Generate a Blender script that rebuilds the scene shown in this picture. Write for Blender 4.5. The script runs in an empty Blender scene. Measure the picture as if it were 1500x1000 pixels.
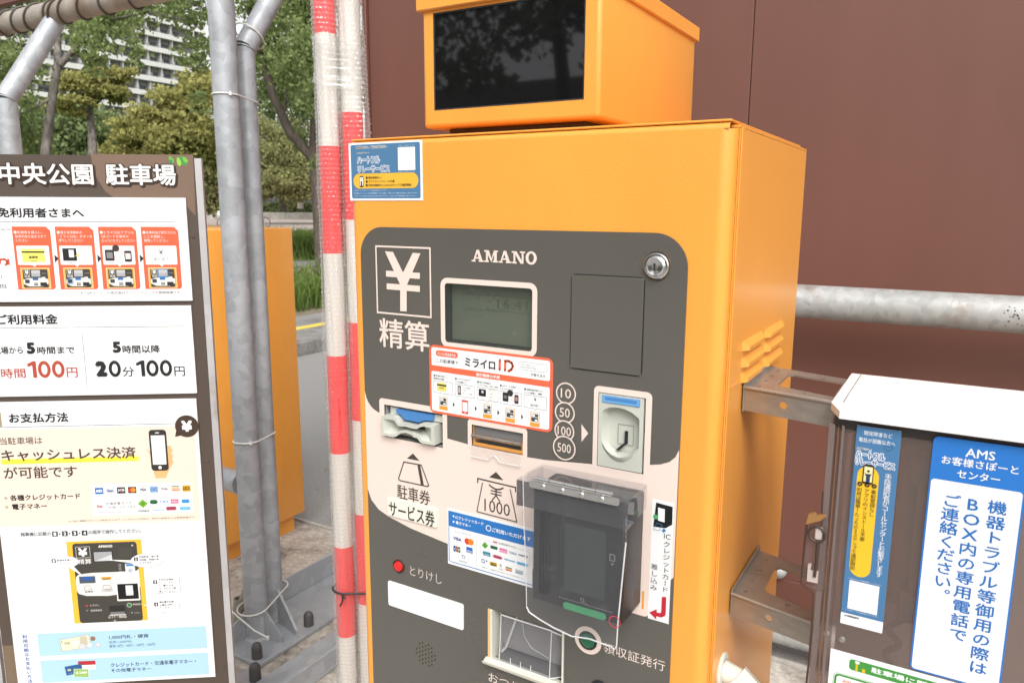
import bpy, bmesh, math, random
import numpy as np
from mathutils import Vector, Matrix
from mathutils.geometry import tessellate_polygon

random.seed(7)
S = bpy.context.scene
COL = S.collection
rad = math.radians

# ------------------------------------------------------------------ camera
YAW, PITCH, ROLL = -0.5344, -0.17418, 0.004615
fw = Vector((math.sin(YAW)*math.cos(PITCH), math.cos(YAW)*math.cos(PITCH), math.sin(PITCH)))
rt0 = Vector((math.cos(YAW), -math.sin(YAW), 0)); up0 = rt0.cross(fw)
rt = rt0*math.cos(ROLL) + up0*math.sin(ROLL); up = -rt0*math.sin(ROLL) + up0*math.cos(ROLL)
cam = bpy.data.cameras.new('camera'); camo = bpy.data.objects.new('camera', cam); COL.objects.link(camo)
m = Matrix.Identity(4)
for i in range(3):
    m[i][0] = rt[i]; m[i][1] = up[i]; m[i][2] = -fw[i]
m[0][3], m[1][3], m[2][3] = 0, -0.75, 1.42
camo.matrix_world = m
cam.sensor_width = 36; cam.lens = 1106.23/1500*36
cam.clip_start = 0.05; cam.clip_end = 2000
cam.dof.use_dof = True; cam.dof.focus_distance = 1.15; cam.dof.aperture_fstop = 14
S.camera = camo

# ------------------------------------------------------------------ world, sun, exposure
W = bpy.data.worlds.new('World'); S.world = W; W.use_nodes = True
nt = W.node_tree; nt.nodes.clear()
sky = nt.nodes.new('ShaderNodeTexSky'); sky.sky_type = 'NISHITA'; sky.sun_disc = False
SUN_EL, SUN_AZ = rad(46), rad(143)
sky.sun_elevation = SUN_EL; sky.sun_rotation = SUN_AZ; sky.dust_density = 4; sky.air_density = 1.0; sky.ozone_density = 1.0
hs = nt.nodes.new('ShaderNodeHueSaturation'); hs.inputs['Saturation'].default_value = 0.12
bg = nt.nodes.new('ShaderNodeBackground'); bg.inputs['Strength'].default_value = 0.15
out = nt.nodes.new('ShaderNodeOutputWorld')
nt.links.new(sky.outputs[0], hs.inputs['Color']); nt.links.new(hs.outputs[0], bg.inputs[0]); nt.links.new(bg.outputs[0], out.inputs[0])
sl = bpy.data.lights.new('sun', 'SUN'); sl.energy = 1.05; sl.angle = rad(30); sl.color = (1, 0.975, 0.94)
so = bpy.data.objects.new('sun', sl); COL.objects.link(so)
sd = Vector((math.sin(SUN_AZ)*math.cos(SUN_EL), math.cos(SUN_AZ)*math.cos(SUN_EL), math.sin(SUN_EL)))
so.rotation_euler = sd.to_track_quat('Z', 'Y').to_euler()
S.view_settings.view_transform = 'Standard'; S.view_settings.look = 'None'
S.view_settings.exposure = 0.74; S.view_settings.gamma = 1; S.view_settings.use_curve_mapping = False
S.cycles.max_bounces = 10; S.cycles.transparent_max_bounces = 24; S.cycles.caustics_refractive = False; S.cycles.caustics_reflective = False

# ------------------------------------------------------------------ materials
def s2l(c): return c/12.92 if c <= 0.04045 else ((c+0.055)/1.055)**2.4
def hexc(h, k=1.0): return tuple(s2l(int(h[i:i+2], 16)/255)*k for i in (1, 3, 5))
MATS = {}
def mat(name, col, rough=0.5, metal=0.0, var=0.0, vscale=5.0, bump=0.0, bscale=200.0, coat=0.0, col2=None, spec=0.5, vdetail=6, stretch=None):
    if name in MATS: return MATS[name]
    M = bpy.data.materials.new(name); M.use_nodes = True; T = M.node_tree; P = T.nodes['Principled BSDF']
    P.inputs['Base Color'].default_value = (*col, 1); P.inputs['Roughness'].default_value = rough
    P.inputs['Metallic'].default_value = metal; P.inputs['Coat Weight'].default_value = coat; P.inputs['Coat Roughness'].default_value = 0.08
    P.inputs['Specular IOR Level'].default_value = spec
    tc = T.nodes.new('ShaderNodeTexCoord'); vec = tc.outputs['Object']
    if stretch:
        mp = T.nodes.new('ShaderNodeMapping'); mp.inputs['Scale'].default_value = stretch; T.links.new(vec, mp.inputs[0]); svec = mp.outputs[0]
    else: svec = vec
    if var > 0 or col2:
        n = T.nodes.new('ShaderNodeTexNoise'); n.inputs['Scale'].default_value = vscale; n.inputs['Detail'].default_value = vdetail; n.inputs['Roughness'].default_value = 0.65
        T.links.new(svec, n.inputs['Vector'])
        r = T.nodes.new('ShaderNodeValToRGB'); r.color_ramp.elements[0].position = 0.32; r.color_ramp.elements[1].position = 0.68
        c2 = col2 or tuple(min(1, c*(1+var)) for c in col); c1 = tuple(c*(1-var) for c in col) if not col2 else col
        r.color_ramp.elements[0].color = (*c1, 1); r.color_ramp.elements[1].color = (*c2, 1)
        T.links.new(n.outputs[0], r.inputs[0]); T.links.new(r.outputs[0], P.inputs['Base Color'])
        mr = T.nodes.new('ShaderNodeMapRange'); mr.inputs['To Min'].default_value = max(0.02, rough-0.07); mr.inputs['To Max'].default_value = min(1, rough+0.09)
        T.links.new(n.outputs[0], mr.inputs[0]); T.links.new(mr.outputs[0], P.inputs['Roughness'])
    if bump > 0:
        n2 = T.nodes.new('ShaderNodeTexNoise'); n2.inputs['Scale'].default_value = bscale; n2.inputs['Detail'].default_value = 3
        T.links.new(vec, n2.inputs['Vector'])
        b = T.nodes.new('ShaderNodeBump'); b.inputs['Strength'].default_value = bump; b.inputs['Distance'].default_value = 0.002
        T.links.new(n2.outputs[0], b.inputs['Height']); T.links.new(b.outputs[0], P.inputs['Normal'])
    MATS[name] = M; return M

def galv(name, base=(0.385, 0.40, 0.42), lo=0.80, hi=1.22, scale=38, rough=0.45, metal=0.25, rust=0.0):
    M = bpy.data.materials.new(name); M.use_nodes = True; T = M.node_tree; P = T.nodes['Principled BSDF']
    tc = T.nodes.new('ShaderNodeTexCoord')
    nz = T.nodes.new('ShaderNodeTexNoise'); nz.inputs['Scale'].default_value = 14; T.links.new(tc.outputs['Object'], nz.inputs['Vector'])
    mixv = T.nodes.new('ShaderNodeMixRGB'); mixv.inputs[0].default_value = 0.06
    T.links.new(tc.outputs['Object'], mixv.inputs[1]); T.links.new(nz.outputs['Color'], mixv.inputs[2])
    v = T.nodes.new('ShaderNodeTexVoronoi'); v.inputs['Scale'].default_value = scale; T.links.new(mixv.outputs[0], v.inputs['Vector'])
    sep = T.nodes.new('ShaderNodeSeparateColor'); T.links.new(v.outputs['Color'], sep.inputs[0])
    n = T.nodes.new('ShaderNodeTexNoise'); n.inputs['Scale'].default_value = 9; n.inputs['Detail'].default_value = 8; T.links.new(tc.outputs['Object'], n.inputs['Vector'])
    ad = T.nodes.new('ShaderNodeMath'); ad.operation = 'MULTIPLY_ADD'; ad.inputs[1].default_value = 0.38
    T.links.new(sep.outputs[0], ad.inputs[0]); 
    ml = T.nodes.new('ShaderNodeMath'); ml.operation = 'MULTIPLY'; ml.inputs[1].default_value = 0.85; T.links.new(n.outputs[0], ml.inputs[0]); T.links.new(ml.outputs[0], ad.inputs[2])
    r = T.nodes.new('ShaderNodeValToRGB'); r.color_ramp.elements[0].position = 0.3; r.color_ramp.elements[1].position = 0.9
    r.color_ramp.elements[0].color = (*[c*lo for c in base], 1); r.color_ramp.elements[1].color = (*[min(1, c*hi) for c in base], 1)
    T.links.new(ad.outputs[0], r.inputs[0])
    last = r.outputs[0]
    if rust > 0:
        n3 = T.nodes.new('ShaderNodeTexNoise'); n3.inputs['Scale'].default_value = 7; n3.inputs['Detail'].default_value = 10; T.links.new(tc.outputs['Object'], n3.inputs['Vector'])
        r3 = T.nodes.new('ShaderNodeValToRGB'); r3.color_ramp.elements[0].position = 0.62-rust*0.2; r3.color_ramp.elements[1].position = 0.75
        T.links.new(n3.outputs[0], r3.inputs[0])
        mx = T.nodes.new('ShaderNodeMixRGB'); mx.inputs[2].default_value = (0.20, 0.12, 0.07, 1); T.links.new(r3.outputs[0], mx.inputs[0]); T.links.new(last, mx.inputs[1]); last = mx.outputs[0]
    T.links.new(last, P.inputs['Base Color'])
    P.inputs['Roughness'].default_value = rough; P.inputs['Metallic'].default_value = metal
    rr = T.nodes.new('ShaderNodeMapRange'); rr.inputs['To Min'].default_value = rough-0.08; rr.inputs['To Max'].default_value = rough+0.16; T.links.new(sep.outputs[1], rr.inputs[0]); T.links.new(rr.outputs[0], P.inputs['Roughness'])
    b = T.nodes.new('ShaderNodeBump'); b.inputs['Strength'].default_value = 0.12; b.inputs['Distance'].default_value = 0.002; T.links.new(n.outputs[0], b.inputs['Height']); T.links.new(b.outputs[0], P.inputs['Normal'])
    return M

def clear(name, tint=(0.9, 0.9, 0.9), haze=0.08, hazecol=(0.6, 0.6, 0.6), gloss=1.0, rough=0.03, scratch=False, ior=1.49):
    """thin clear or smoked plastic: transparent + fresnel gloss + a little haze"""
    M = bpy.data.materials.new(name); M.use_nodes = True; T = M.node_tree; T.nodes.clear()
    o = T.nodes.new('ShaderNodeOutputMaterial'); tr = T.nodes.new('ShaderNodeBsdfTransparent'); tr.inputs[0].default_value = (*tint, 1)
    gl = T.nodes.new('ShaderNodeBsdfGlossy'); gl.inputs['Roughness'].default_value = rough; gl.inputs[0].default_value = (gloss, gloss, gloss, 1)
    df = T.nodes.new('ShaderNodeBsdfDiffuse'); df.inputs[0].default_value = (*hazecol, 1)
    fr = T.nodes.new('ShaderNodeFresnel'); fr.inputs[0].default_value = ior
    m1 = T.nodes.new('ShaderNodeMixShader'); m1.inputs[0].default_value = haze
    T.links.new(tr.outputs[0], m1.inputs[1]); T.links.new(df.outputs[0], m1.inputs[2])
    if scratch:
        tc = T.nodes.new('ShaderNodeTexCoord'); n = T.nodes.new('ShaderNodeTexNoise'); n.inputs['Scale'].default_value = 55; n.inputs['Detail'].default_value = 12; n.inputs['Roughness'].default_value = 0.75
        mp = T.nodes.new('ShaderNodeMapping'); mp.inputs['Scale'].default_value = (1, 1, 2.2); mp.inputs['Rotation'].default_value = (0.3, 0.7, 0.2)
        T.links.new(tc.outputs['Object'], mp.inputs[0]); T.links.new(mp.outputs[0], n.inputs['Vector'])
        r = T.nodes.new('ShaderNodeMapRange'); r.inputs['From Min'].default_value = 0.55; r.inputs['From Max'].default_value = 0.8; r.inputs['To Min'].default_value = haze; r.inputs['To Max'].default_value = haze*3
        T.links.new(n.outputs[0], r.inputs[0]); T.links.new(r.outputs[0], m1.inputs[0])
    ge = T.nodes.new('ShaderNodeNewGeometry'); nb = T.nodes.new('ShaderNodeMath'); nb.operation = 'SUBTRACT'; nb.inputs[0].default_value = 1.0; T.links.new(ge.outputs['Backfacing'], nb.inputs[1])
    fm = T.nodes.new('ShaderNodeMath'); fm.operation = 'MULTIPLY'; T.links.new(fr.outputs[0], fm.inputs[0]); T.links.new(nb.outputs[0], fm.inputs[1])
    m2 = T.nodes.new('ShaderNodeMixShader'); T.links.new(fm.outputs[0], m2.inputs[0]); T.links.new(m1.outputs[0], m2.inputs[1]); T.links.new(gl.outputs[0], m2.inputs[2])
    T.links.new(m2.outputs[0], o.inputs[0]); MATS[name] = M; return M

def leafmat(name, a, b, tr=0.35):
    M = bpy.data.materials.new(name); M.use_nodes = True; T = M.node_tree; T.nodes.clear()
    o = T.nodes.new('ShaderNodeOutputMaterial'); d = T.nodes.new('ShaderNodeBsdfDiffuse'); t = T.nodes.new('ShaderNodeBsdfTranslucent')
    g = T.nodes.new('ShaderNodeNewGeometry'); tc = T.nodes.new('ShaderNodeTexCoord'); n = T.nodes.new('ShaderNodeTexNoise'); n.inputs['Scale'].default_value = 0.9
    T.links.new(tc.outputs['Object'], n.inputs['Vector'])
    ad = T.nodes.new('ShaderNodeMath'); ad.operation = 'MULTIPLY_ADD'; ad.inputs[1].default_value = 0.5; T.links.new(g.outputs['Random Per Island'], ad.inputs[0]); 
    s = T.nodes.new('ShaderNodeMapRange'); s.inputs['From Min'].default_value = 0.3; s.inputs['From Max'].default_value = 0.7; s.inputs['To Max'].default_value = 0.5; T.links.new(n.outputs[0], s.inputs[0]); T.links.new(s.outputs[0], ad.inputs[2])
    mx = T.nodes.new('ShaderNodeMixRGB'); mx.inputs[1].default_value = (*a, 1); mx.inputs[2].default_value = (*b, 1); T.links.new(ad.outputs[0], mx.inputs[0])
    m = T.nodes.new('ShaderNodeMixShader'); m.inputs[0].default_value = tr
    T.links.new(mx.outputs[0], d.inputs[0]); T.links.new(mx.outputs[0], t.inputs[0]); T.links.new(d.outputs[0], m.inputs[1]); T.links.new(t.outputs[0], m.inputs[2]); T.links.new(m.outputs[0], o.inputs[0])
    return M

INKS = {}
def ink(h):
    if h not in INKS: INKS[h] = mat('print_'+h[1:], hexc(h, 0.80), rough=0.42, spec=0.35)
    return INKS[h]

ORANGE = mat('orange_powder_coat', (0.80, 0.335, 0.052), rough=0.36, var=0.045, vscale=7, bump=0.14, bscale=520, coat=0.22, stretch=(1, 1, 0.3))
ORANGE_IN = mat('orange_plastic', (0.80, 0.34, 0.05), rough=0.4)
PANEL = mat('grey_panel_film', (0.098, 0.091, 0.079), rough=0.28, var=0.05, vscale=3, spec=0.5, coat=0.12)
CREAM = '#f6e2d6'
GREYPL = mat('light_grey_plastic', (0.50, 0.51, 0.45), rough=0.45, var=0.04, vscale=30)
BLUEPL = mat('blue_plastic', (0.06, 0.20, 0.46), rough=0.3)
BLACKPL = mat('black_plastic', (0.018, 0.018, 0.02), rough=0.38, bump=0.15, bscale=900)
DARK = mat('dark_cavity', (0.012, 0.012, 0.012), rough=0.8)
CHROME = mat('chrome', (0.75, 0.75, 0.75), rough=0.16, metal=1)
STEEL = mat('brushed_steel', (0.42, 0.39, 0.35), rough=0.32, metal=0.75, var=0.12, vscale=30)
CLEAR = clear('clear_acrylic', (0.985, 0.985, 0.985), 0.02, ior=1.3)
HOODCLR = clear('scuffed_clear_acrylic', (0.955, 0.955, 0.96), 0.035, (0.5, 0.51, 0.54), scratch=True, ior=1.35)
SMOKE = clear('smoked_brown_acrylic', (0.84, 0.78, 0.755), 0.14, (0.36, 0.31, 0.29), ior=1.4)
SMOKED_EDGE = mat('brown_acrylic_edge', (0.20, 0.09, 0.04), rough=0.2)
WHITEPL = mat('white_plastic', (0.84, 0.80, 0.77), rough=0.4, var=0.03, vscale=12)
WALLM = mat('brown_painted_steel', (0.150, 0.061, 0.043), rough=0.42, var=0.09, vscale=1.8, bump=0.05, bscale=60, stretch=(1, 1, 0.25))
BOARDM = mat('brown_sign_face', (0.070, 0.050, 0.038), rough=0.5, var=0.04, vscale=4)
GALV = galv('galvanised_steel')
GALV2 = galv('galvanised_pipe', base=(0.38, 0.38, 0.365), scale=62, lo=0.80, hi=1.2, rust=0.12, metal=0.2)
GALVR = galv('weathered_rail', base=(0.40, 0.36, 0.31), scale=12, lo=0.8, hi=1.2, rust=0.75, metal=0.2, rough=0.6)
PLATEM = galv('galvanised_plate', base=(0.36, 0.375, 0.39), scale=24, lo=0.85, hi=1.15, metal=0.2)
CAPM = mat('dark_grey_rubber', (0.075, 0.072, 0.068), rough=0.6, var=0.1, vscale=60)
REDW = None

# ------------------------------------------------------------------ mesh helpers
def frame(O, U, V, N): return (Vector(O), Vector(U), Vector(V), Vector(N))
XZ = frame((0, 0, 0), (1, 0, 0), (0, 0, 1), (0, -1, 0))
def P3(fr, a, b, d=0.0): return fr[0] + fr[1]*a + fr[2]*b + fr[3]*d

def box(bm, x0, x1, y0, y1, z0, z1, bev=0.0, seg=2):
    r = bmesh.ops.create_cube(bm, size=1)
    vs = r['verts']
    for v in vs:
        v.co = Vector((x0+(v.co.x+.5)*(x1-x0), y0+(v.co.y+.5)*(y1-y0), z0+(v.co.z+.5)*(z1-z0)))
    if bev > 0:
        es = list({e for v in vs for e in v.link_edges})
        bmesh.ops.bevel(bm, geom=es, offset=bev, segments=seg, affect='EDGES', profile=0.5)
    return bm

def rrect(x0, y0, x1, y1, r=0.0, n=5):
    if x0 > x1: x0, x1 = x1, x0
    if y0 > y1: y0, y1 = y1, y0
    r = min(r, (x1-x0)/2, (y1-y0)/2)
    if r <= 0: return [(x0, y0), (x1, y0), (x1, y1), (x0, y1)]
    p = []
    for cx, cy, a0 in ((x1-r, y0+r, -90), (x1-r, y1-r, 0), (x0+r, y1-r, 90), (x0+r, y0+r, 180)):
        for i in range(n+1):
            a = rad(a0+90*i/n); p.append((cx+r*math.cos(a), cy+r*math.sin(a)))
    return p
def circ(cx, cy, r, n=28, ry=None): return [(cx+r*math.cos(2*math.pi*i/n), cy+(ry or r)*math.sin(2*math.pi*i/n)) for i in range(n)]

def prism(bm, fr, outer, d0, d1, holes=()):
    """plate between depths d0 (back) and d1 (front, towards N) with holes"""
    loops = [outer]+list(holes)
    tris = tessellate_polygon([[Vector((x, y, 0)) for x, y in l] for l in loops])
    flat = [p for l in loops for p in l]
    fv = [bm.verts.new(P3(fr, x, y, d1)) for x, y in flat]
    bv = [bm.verts.new(P3(fr, x, y, d0)) for x, y in flat]
    for t in tris:
        a, b, c = [flat[i] for i in t]
        ar = (b[0]-a[0])*(c[1]-a[1])-(b[1]-a[1])*(c[0]-a[0])
        if abs(ar) < 1e-14: continue
        t = t if ar > 0 else (t[0], t[2], t[1])
        try:
            bm.faces.new([fv[i] for i in t]); bm.faces.new([bv[i] for i in reversed(t)])
        except ValueError: pass
    k = 0
    for l in loops:
        n = len(l)
        area = sum(l[i][0]*l[(i+1) % n][1]-l[(i+1) % n][0]*l[i][1] for i in range(n))
        for i in range(n):
            a, b = k+i, k+(i+1) % n
            q = [fv[a], bv[a], bv[b], fv[b]]
            if (area > 0) != (k == 0): q.reverse()
            if k == 0: pass
            try: bm.faces.new(q)
            except ValueError: pass
        k += n
    return bm

def loft(bm, fr, A, da, B, db):
    n = len(A)
    va = [bm.verts.new(P3(fr, x, y, da)) for x, y in A]; vb = [bm.verts.new(P3(fr, x, y, db)) for x, y in B]
    for i in range(n):
        j = (i+1) % n; bm.faces.new([va[i], va[j], vb[j], vb[i]])

def tube(bm, pts, r, seg=12, closed=False):
    pts = [Vector(p) for p in pts]; n = len(pts); rings = []
    prev = None
    for i, p in enumerate(pts):
        if closed: t = (pts[(i+1) % n]-pts[i-1]).normalized()
        elif i == 0: t = (pts[1]-pts[0]).normalized()
        elif i == n-1: t = (pts[-1]-pts[-2]).normalized()
        else: t = ((pts[i+1]-p).normalized()+(p-pts[i-1]).normalized()).normalized()
        if prev is None:
            a = Vector((0, 0, 1)) if abs(t.z) < 0.9 else Vector((1, 0, 0)); u = t.cross(a).normalized()
        else:
            u = (prev - t*prev.dot(t)).normalized()
        prev = u; v = t.cross(u)
        rr = r[i] if isinstance(r, (list, tuple)) else r
        if not closed and 0 < i < n-1:
            d = (pts[i+1]-p).normalized(); c = max(0.5, t.dot(d))
        rings.append([bm.verts.new(p+(u*math.cos(2*math.pi*k/seg)+v*math.sin(2*math.pi*k/seg))*rr) for k in range(seg)])
    for i in range(n if closed else n-1):
        A, B = rings[i], rings[(i+1) % n]
        for k in range(seg): bm.faces.new([A[k], A[(k+1) % seg], B[(k+1) % seg], B[k]])
    if not closed:
        bm.faces.new(list(reversed(rings[0]))); bm.faces.new(rings[-1])
    return bm

def lathe(bm, O, ax, prof, seg=28):
    """prof: (radius, height along ax)"""
    ax = Vector(ax).normalized(); a = Vector((0, 0, 1)) if abs(ax.z) < 0.9 else Vector((1, 0, 0)); u = ax.cross(a).normalized(); v = ax.cross(u); O = Vector(O)
    rings = []
    for r, h in prof:
        if r < 1e-7: rings.append([bm.verts.new(O+ax*h)])
        else: rings.append([bm.verts.new(O+ax*h+(u*math.cos(2*math.pi*k/seg)+v*math.sin(2*math.pi*k/seg))*r) for k in range(seg)])
    for A, B in zip(rings, rings[1:]):
        for k in range(seg):
            j = (k+1) % seg
            if len(A) == 1 and len(B) == 1: continue
            if len(A) == 1: f = [A[0], B[j], B[k]]
            elif len(B) == 1: f = [A[k], A[j], B[0]]
            else: f = [A[k], A[j], B[j], B[k]]
            bm.faces.new(f)
    return bm

def wloc(o):
    v = Vector((0, 0, 0))
    while o is not None: v += o.location; o = o.parent
    return v

def obj(name, bm, m, parent=None, smooth=35, kind=None, label=None):
    bmesh.ops.recalc_face_normals(bm, faces=bm.faces)
    me = bpy.data.meshes.new(name); bm.to_mesh(me); bm.free()
    return link(name, me, m, parent, smooth, kind, label)
def link(name, me, m, parent=None, smooth=35, kind=None, label=None):
    if parent is not None: me.transform(Matrix.Translation(-wloc(parent)))
    if m is not None: me.materials.append(m)
    if smooth:
        me.shade_smooth(); me.set_sharp_from_angle(angle=rad(smooth))
    o = bpy.data.objects.new(name, me); COL.objects.link(o)
    if parent is not None: o.parent = parent
    if kind: o['kind'] = kind
    if label: o['label'] = label
    return o
def thing(name, loc, label, cat, group=None):
    o = bpy.data.objects.new(name, None); COL.objects.link(o); o.location = loc; o.empty_display_size = 0.05
    o['label'] = label; o['category'] = cat
    if group: o['group'] = group
    return o
def tag(o, label, cat, group=None):
    o['label'] = label; o['category'] = cat
    if group: o['group'] = group
    return o
def B(): return bmesh.new()
def copy_tree(o, loc, label=None):
    c = o.copy(); COL.objects.link(c); c.location = loc
    if label: c['label'] = label
    for ch in o.children:
        d = ch.copy(); COL.objects.link(d); d.parent = c
        for g in ch.children:
            e = g.copy(); COL.objects.link(e); e.parent = d
    return c

# ------------------------------------------------------------------ flat print (millimetres on a plane)
TXT = {}       # (string, bold, res) -> mesh data (verts, faces)
PRINTS = []
class Print:
    """collects flat shapes on a plane and makes one mesh per ink colour"""
    def __init__(s, fr, parent, base=0.0003, name='lettering', step=0.00012):
        s.fr, s.parent, s.base, s.name, s.step = fr, parent, base, name, step; s.items = []; PRINTS.append(s)
    def poly(s, pts, col, k=0, holes=()): s.items.append(('p', k, col, [list(pts)]+[list(h) for h in holes]))
    def rect(s, ax, ay, bx, by, col, k=0, r=0): s.poly(rrect(ax, ay, bx, by, r), col, k)
    def frame(s, ax, ay, bx, by, w, col, k=0, r=0):
        if ax > bx: ax, bx = bx, ax
        if ay > by: ay, by = by, ay
        s.poly(rrect(ax, ay, bx, by, r), col, k, [list(reversed(rrect(ax+w, ay+w, bx-w, by-w, max(0, r-w*0.8))))])
    def circle(s, x, y, r, col, k=0, ry=None): s.poly(circ(x, y, r, ry=ry), col, k)
    def ring(s, x, y, r, w, col, k=0): s.poly(circ(x, y, r, 36), col, k, [list(reversed(circ(x, y, r-w, 36)))])
    def line(s, ax, ay, bx, by, w, col, k=0):
        d = Vector((bx-ax, by-ay)); n = Vector((-d.y, d.x)).normalized()*w/2
        s.poly([(ax+n.x, ay+n.y), (ax-n.x, ay-n.y), (bx-n.x, by-n.y), (bx+n.x, by+n.y)], col, k)
    def path(s, pts, w, col, k=0, closed=False):
        n = len(pts)
        for i in range(n if closed else n-1):
            a, b = pts[i], pts[(i+1) % n]; s.line(*a, *b, w, col, k)
        for p in (pts if closed else pts[1:-1]): s.circle(*p, w/2, col, k)
    def text(s, t, ax, ay, bx, by, cx, cy, col, k=0, bold=0.0, halo=None, hk=0.06):
        """fit the inked box of t between baseline-left a, baseline-right b, top-left c"""
        if halo: s.items.append(('t', k, halo, (t, bold, ax, ay, bx, cy, hk))); k = k+1
        s.items.append(('t', k, col, (t, bold, ax, ay, bx, cy, 0.0))); TXT[t] = None
    def tx(s, t, x, y, w, h, col, k=0, bold=0.0, halo=None, hk=0.06): s.text(t, x, y, x+w, y, x, y+h, col, k, bold, halo, hk)
    def lines(s, ls, x, ytop, h, pitch, col, k=0, bold=0.0, cw=None):
        """several left-aligned lines; width from the number of characters"""
        for i, t in enumerate(ls):
            w = sum(0.58 if ord(c) < 256 else 1.0 for c in t)*(cw or h*1.08); s.tx(t, x, ytop-i*pitch-h, w, h, col, k, bold)
    def vtext(s, t, xc, ytop, em, pitch, col, k=0, bold=0.0, wide=1.0):
        for i, c in enumerate(t):
            if c == ' ': continue
            s.items.append(('v', k, col, (c, bold, xc, ytop-(i+0.5)*pitch, em, wide))); TXT[c] = None

def flush_text():
    """turn every queued string into glyph outlines in one go"""
    obs = {}
    for t in TXT:
        cu = bpy.data.curves.new('g', 'FONT'); cu.body = t; cu.size = 1; cu.resolution_u = 2
        o = bpy.data.objects.new('g', cu); COL.objects.link(o); obs[t] = (o, cu)
    bpy.context.view_layer.update(); dg = bpy.context.evaluated_depsgraph_get()
    for key, (o, cu) in obs.items():
        me = bpy.data.meshes.new_from_object(o.evaluated_get(dg))
        v = np.empty(len(me.vertices)*3, 'f'); me.vertices.foreach_get('co', v)
        TXT[key] = (v.reshape(-1, 3)[:, :2].copy(), [tuple(p.vertices) for p in me.polygons]); bpy.data.meshes.remove(me)
    for o, cu in obs.values():
        bpy.data.objects.remove(o); bpy.data.curves.remove(cu)

def flush_prints():
    flush_text()
    for s in PRINTS:
        fr = s.fr; by = {}
        for kind, k, col, d in s.items:
            V, Fc = by.setdefault(col, ([], [])); z = s.base + k*s.step; n0 = len(V)
            if kind == 'p':
                loops = d; flat = [p for l in loops for p in l]
                for t in tessellate_polygon([[Vector((x, y, 0)) for x, y in l] for l in loops]):
                    a, b, c = [flat[i] for i in t]
                    ar = (b[0]-a[0])*(c[1]-a[1])-(b[1]-a[1])*(c[0]-a[0])
                    if abs(ar) < 1e-9: continue
                    t = t if ar > 0 else (t[0], t[2], t[1]); Fc.append(tuple(n0+i for i in t))
                V.extend(P3(fr, x/1000, y/1000, z) for x, y in flat)
            else:
                if kind == 't':
                    t, b, x0, y0, x1, y1, hk = d; g, f = TXT[t]
                    if len(g) == 0: continue
                    mn, mx = g.min(0), g.max(0); em = (y1-y0)/max(mx[1]-mn[1], 1e-6)
                    if mx[1]-mn[1] < 0.3: em = (x1-x0)/max(mx[0]-mn[0], 1e-6)
                    bw = max(b, 0)*em; q = (g-mn)/np.maximum(mx-mn, 1e-6)
                    q = q*np.array([x1-x0-2*bw, y1-y0-2*bw])+np.array([x0+bw, y0+bw])
                    rad_ = bw+hk*em; nc = 0 if rad_ <= 0 else (6 if hk == 0 else 12)
                else:
                    c, b, xc, yc, em, wide = d; g, f = TXT[c]
                    if len(g) == 0: continue
                    mn, mx = g.min(0), g.max(0)
                    if c in 'ー-〜(（)）':
                        h = g-(mn+mx)/2; q = np.stack([h[:, 1], -h[:, 0]], 1)*em*np.array([wide, 1])+np.array([xc, yc])
                    elif c in '。、': q = (g-(mn+mx)/2)*em+np.array([xc+em*0.3*wide, yc+em*0.3])
                    elif ord(c) < 256: q = (g-(mn+mx)/2)*em*1.12*np.array([wide, 1])+np.array([xc, yc])
                    else: q = (g-np.array([0.5, 0.37]))*em*np.array([wide, 1])+np.array([xc, yc])
                    rad_ = b*em; nc = 6 if b > 0 else 0
                # weight is added by stacking slightly shifted copies a few microns apart
                for ci in range(max(1, nc)):
                    n1 = len(V); dx_, dy_ = (rad_*math.cos(2*math.pi*ci/nc), rad_*math.sin(2*math.pi*ci/nc)) if nc else (0, 0)
                    V.extend(P3(fr, float(x+dx_)/1000, float(y+dy_)/1000, z+ci*0.000006) for x, y in q)
                    Fc.extend(tuple(n1+i for i in p) for p in f)
        for col, (V, Fc) in by.items():
            if not Fc: continue
            me = bpy.data.meshes.new(s.name); me.from_pydata(V, [], Fc); me.update()
            link(s.name, me, MATS[col] if col in MATS else ink(col), s.parent, smooth=0, kind='stuff')
K = '#2b2725'
exec_order = []

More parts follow.
